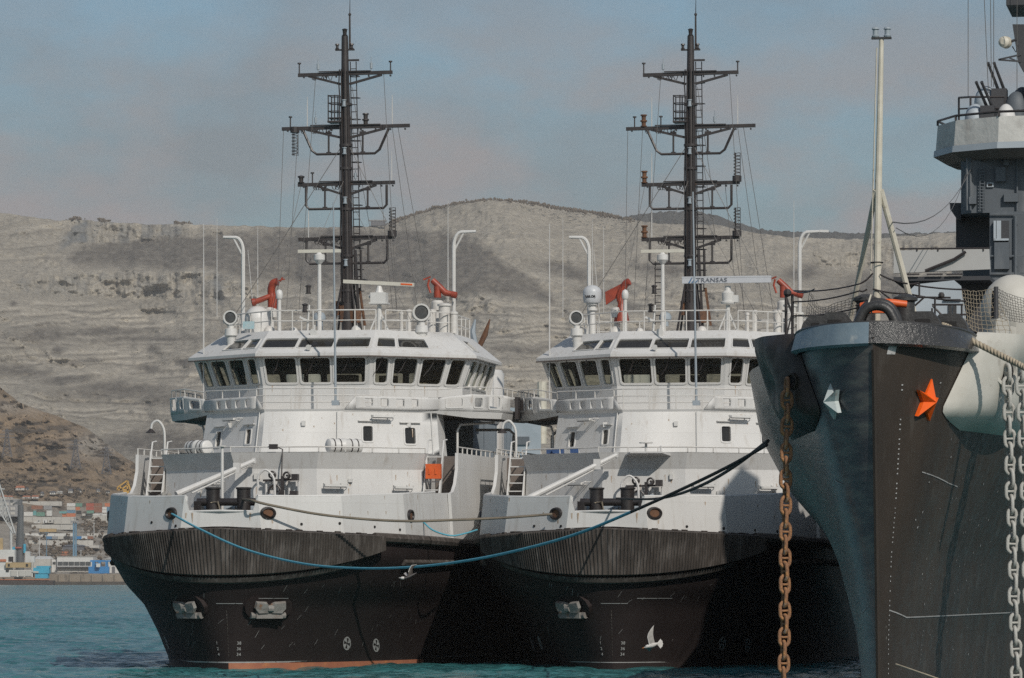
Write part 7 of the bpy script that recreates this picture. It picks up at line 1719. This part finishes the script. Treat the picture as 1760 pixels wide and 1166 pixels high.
# ================================================================ anchor chains
M['chain_rust'] = mat('rusty_chain', (0.30, 0.145, 0.07), (0.15, 0.085, 0.055), 6.0, rough=0.85, bump=0.6, bscale=25, c3=(0.50, 0.24, 0.09), s3=5.0, t3=(0.5, 0.65), c4=(0.34, 0.32, 0.29), s4=3.0, t4=(0.62, 0.72))
M['chain_grey'] = mat('grey_chain', (0.44, 0.43, 0.40), (0.35, 0.34, 0.31), 5.0, rough=0.65, bump=0.3, bscale=25, c3=(0.16, 0.13, 0.1), s3=6.0, t3=(0.66, 0.75))
def link_mesh(m, name):
    mb = MB(); L, Wd, d = 0.185, 0.115, 0.048; h = L - Wd; pts = []
    for i in range(9): a = math.pi * i / 8; pts.append((Wd * math.cos(a) * 0.9, 0, h + Wd * math.sin(a)))
    for i in range(9): a = math.pi + math.pi * i / 8; pts.append((Wd * math.cos(a) * 0.9, 0, -h + Wd * math.sin(a)))
    mb.tube(pts, d * 0.86, 8, closed=True); mb.cyl((-Wd * 0.85, 0, 0), (Wd * 0.85, 0, 0), d * 0.55, n=7)
    o = mb.build(name, [m], None, angle=60); return o
def chain(side, out, m, label, dx=0.0, seed=1, group=None):
    c, n = HAWSE[side]; top = FW.world(c + n * out[0] + Vector((out[1], 0, out[2]))); root = empty('anchor_chain', (top.x, top.y, top.z)); tag(root, label, 'anchor chain', group)
    first = link_mesh(m, 'chain_link'); first.parent = root; rs = random.Random(seed); z = -0.1; i = 0
    while top.z + z > -0.7:
        o = first if i == 0 else first.copy()
        if i: COL.objects.link(o); o.parent = root
        o.location = (dx * z + rs.uniform(-.008, .008), rs.uniform(-.01, .01), z); o.rotation_euler = (rs.uniform(-.06, .06), rs.uniform(-.07, .07), R((0.35 if i % 2 else 90) + (18 if i % 2 else 12)) + rs.uniform(-.22, .22))
        z -= 0.275; i += 1
chain(-1, (0.15, 0.0, -0.02), M['chain_rust'], 'rusty orange anchor chain hanging down the left side of the warship bow', 0.012, 1)
chain(1, (0.16, -0.06, 0.05), M['chain_grey'], 'grey anchor chain beside the pale sponson, nearer to the stem of its pair', -0.03, 2, 'grey anchor chains')
chain(1, (0.20, 0.20, 0.05), M['chain_grey'], 'grey anchor chain beside the pale sponson, further from the stem of its pair', -0.035, 3, 'grey anchor chains')

# ================================================================ gulls
M['feather'] = mat('gull_white', (0.62, 0.60, 0.57), (0.52, 0.50, 0.47), 9.0, rough=0.8)
M['wing_grey'] = mat('gull_grey', (0.30, 0.29, 0.27), (0.42, 0.40, 0.38), 12.0, rough=0.8)
def feather_sheet(mb, rows, th=0.012):
    """wing or tail: rows of (front edge, back edge) points, closed top and bottom"""
    k = len(rows); top, bot = [], []
    for i, (a, b) in enumerate(rows):
        a, b = Vector(a), Vector(b); n = Vector((0, -1, 0)); t = th * (1 - 0.7 * i / (k - 1)); m1, m2 = a.lerp(b, 0.3), a.lerp(b, 0.65)
        top.append([a, m1 + n * t * 1.6, m2 + n * t, b]); bot.append([a, m1 - n * t * 0.4, m2 - n * t * 0.3, b])
    mb.loft(top); mb.loft(bot)
def gull(px, py, Y, label, sc=1.0, variant=0):
    c = pw(px, py, Y); root = empty('seagull', c); tag(root, label, 'seagull'); root.scale = (sc, sc, sc)
    # body in the picture plane: head left and low, tail right; metres
    bd = MB(); sec = [(-0.215, -0.052, 0.008), (-0.19, -0.045, 0.018), (-0.16, -0.03, 0.040), (-0.125, -0.02, 0.047), (-0.09, -0.018, 0.043), (-0.04, -0.005, 0.058), (0.02, 0.01, 0.062), (0.08, 0.03, 0.048), (0.13, 0.05, 0.028), (0.16, 0.06, 0.02)]
    bd.loft([[Vector((x, r * math.cos(a), z + r * math.sin(a))) for a in [2 * math.pi * i / 12 for i in range(12)]] for x, z, r in sec], closed=True, caps=True)
    bd.build('body', [M['feather']], root, angle=80)
    bk = MB(); bk.lathe([(0.016, 0), (0.012, 0.03), (0.003, 0.06)], (-0.205, 0, -0.05), (-1, 0, -0.35), 8); bk.build('beak', [mat('beak_orange', (0.4, 0.16, 0.05))], root)
    ey = MB(); ey.ball((-0.168, -0.036, -0.018), 0.007, 6, 4); ey.ball((-0.168, 0.036, -0.018), 0.007, 6, 4); ey.build('eyes', [M['black']], root)
    w1 = MB(); rows = [((-0.075, -0.01, 0.02), (0.055, 0.02, 0.05)), ((-0.10, -0.03, 0.12), (0.06, 0.0, 0.10)), ((-0.125, -0.05, 0.22), (0.035, -0.02, 0.20)), ((-0.105, -0.06, 0.30), (0.02, -0.03, 0.29)), ((-0.05, -0.05, 0.40), (0.025, -0.03, 0.36)), ((0.0, -0.04, 0.47), (0.03, -0.03, 0.43)), ((0.04, -0.03, 0.52), (0.043, -0.03, 0.51))]
    feather_sheet(w1, rows); w1.build('wing', [M['wing_grey']], root, angle=60)
    le = MB(); le.tube([Vector(a) + Vector((0.004, -0.006, 0)) for a, b in rows], [0.014, 0.013, 0.012, 0.011, 0.01, 0.008, 0.004], 6); le.build('wing_edge', [M['feather']], root, angle=80)
    w2 = MB(); rows = [((-0.06, 0.02, -0.03), (0.05, 0.03, -0.02)), ((-0.13, 0.20, -0.06), (-0.01, 0.22, -0.05)), ((-0.10, 0.36, -0.11), (-0.015, 0.37, -0.10)), ((-0.055, 0.46, -0.15), (-0.03, 0.46, -0.145))]
    feather_sheet(w2, rows); w2.build('wing', [M['wing_grey']], root, angle=60)
    le = MB(); le.tube([Vector(a) + Vector((-0.004, -0.006, 0)) for a, b in rows], [0.013, 0.012, 0.01, 0.005], 6); le.build('wing_edge', [M['feather']], root, angle=80)
    tl = MB(); fan = []
    for i in range(9):
        a = -0.95 + 1.9 * i / 8; r = 0.155 - 0.012 * (i % 2); fan.append(Vector((0.125 + r * math.cos(a), 0.02 * math.sin(a), 0.05 + r * math.sin(a))))
    b0 = [Vector((0.125, -0.01, 0.05 + 0.02 * math.sin(-0.95 + 1.9 * i / 8))) for i in range(9)]
    tl.loft([b0, fan]); tl.loft([[p + Vector((0, 0.012, 0)) for p in b0], [p + Vector((0, 0.004, 0)) for p in fan]]); tl.build('tail', [M['feather']], root, angle=60)
    return root
g1 = gull(1121, 1110, 172.0, 'white gull with one wing raised flying low before the dark tug hull', 1.45)
def far_gull(px, py, Y):
    c = pw(px, py, Y); root = empty('seagull', c); tag(root, 'small dusky gull with a bent dark wing, just under the cyan rope', 'seagull')
    bd = MB(); sec = [(-0.24, -0.15, 0.006), (-0.21, -0.145, 0.03), (-0.15, -0.145, 0.042), (-0.08, -0.13, 0.045), (0.02, -0.09, 0.05), (0.1, -0.05, 0.04), (0.2, 0.0, 0.015)]
    bd.loft([[Vector((x, r * math.cos(a), z + r * 0.8 * math.sin(a))) for a in [2 * math.pi * i / 10 for i in range(10)]] for x, z, r in sec], closed=True, caps=True); bd.build('body', [mat('gull_dusky', (0.10, 0.09, 0.085), (0.05, 0.045, 0.045), 6)], root, angle=80)
    hd = MB(); hd.ball((-0.19, 0, -0.145), (0.075, 0.045, 0.043), 12, 8); hd.lathe([(0.014, 0), (0.003, 0.05)], (-0.26, 0, -0.14), (-1, 0, 0.1), 6); hd.build('head', [M['feather']], root, angle=80)
    w = MB(); rows = [((-0.06, -0.02, -0.1), (0.08, 0.02, -0.06)), ((-0.03, -0.05, 0.02), (0.09, 0, 0.02)), ((0.0, -0.06, 0.12), (0.08, -0.02, 0.11)), ((0.06, -0.05, 0.21), (0.13, -0.02, 0.18)), ((0.2, -0.03, 0.235), (0.22, -0.02, 0.22))]
    feather_sheet(w, rows); w.build('wing', [M['rubber']], root, angle=60)
    le = MB(); le.tube([Vector(a) + Vector((0, -0.006, 0)) for a, b in rows][1:], [0.012, 0.009, 0.009, 0.005], 6); le.build('wing_edge', [M['feather']], root, angle=80)
    w = MB(); rows = [((-0.1, 0.02, -0.08), (0.0, 0.03, -0.06)), ((-0.17, 0.18, -0.02), (-0.1, 0.18, -0.01)), ((-0.13, 0.3, 0.01), (-0.1, 0.3, 0.015))]
    feather_sheet(w, rows); w.build('wing', [M['wing_grey']], root, angle=60)
    return root
far_gull(704, 985, 130.0)
# grey vessel moored far behind, seen in the gap between the tugs
gv = empty('moored_vessel', pw(880, 860, 300)); tag(gv, 'grey vessel moored behind, seen in the gap between the two tugs', 'vessel'); c = Vector(gv.location)
def gb(name, boxes, m):
    mb = MB()
    for (x0, y0, x1, y1, d, o_) in boxes: a, b = pw(x0, y0, 300) - c, pw(x1, y1, 300) - c; mb.box2((a.x, o_, a.z), (b.x, o_ + d, b.z))
    return mb.build(name, [m], gv)
gb('hull', [(780, 800, 960, 1120, 10, 0)], M['bluegrey']); gb('deckhouse', [(830, 700, 930, 800, 8, 1)], M['bluegrey']); gb('panel', [(872, 750, 910, 764, 0.2, 0.85)], M['navy_grey'])
mb = MB(); a, b = pw(932, 760, 300) - c, pw(932, 652, 300) - c; mb.cyl((a.x, 4, a.z), (a.x, 4, b.z), 0.32, n=10); mb.build('funnel_pipe', [M['staff']], gv)
# ================================================================ air
hz = MB(); hz.box2((-3050, -60, -4.2), (3050, 7900, 720)); hzo = hz.build('haze', [], None)
hm_ = bpy.data.materials.new('haze_air'); hm_.use_nodes = True; n, l = hm_.node_tree.nodes, hm_.node_tree.links; n.clear()
ho = n.new('ShaderNodeOutputMaterial'); pv = n.new('ShaderNodeVolumePrincipled'); pv.inputs['Density'].default_value = 5.4e-5; pv.inputs['Color'].default_value = (0.95, 0.93, 0.90, 1); pv.inputs['Anisotropy'].default_value = 0.0
l.new(pv.outputs[0], ho.inputs['Volume']); hzo.data.materials.append(hm_); tag(hzo, kind='stuff')
hm_.cycles.homogeneous_volume = True if hasattr(hm_.cycles, 'homogeneous_volume') else False
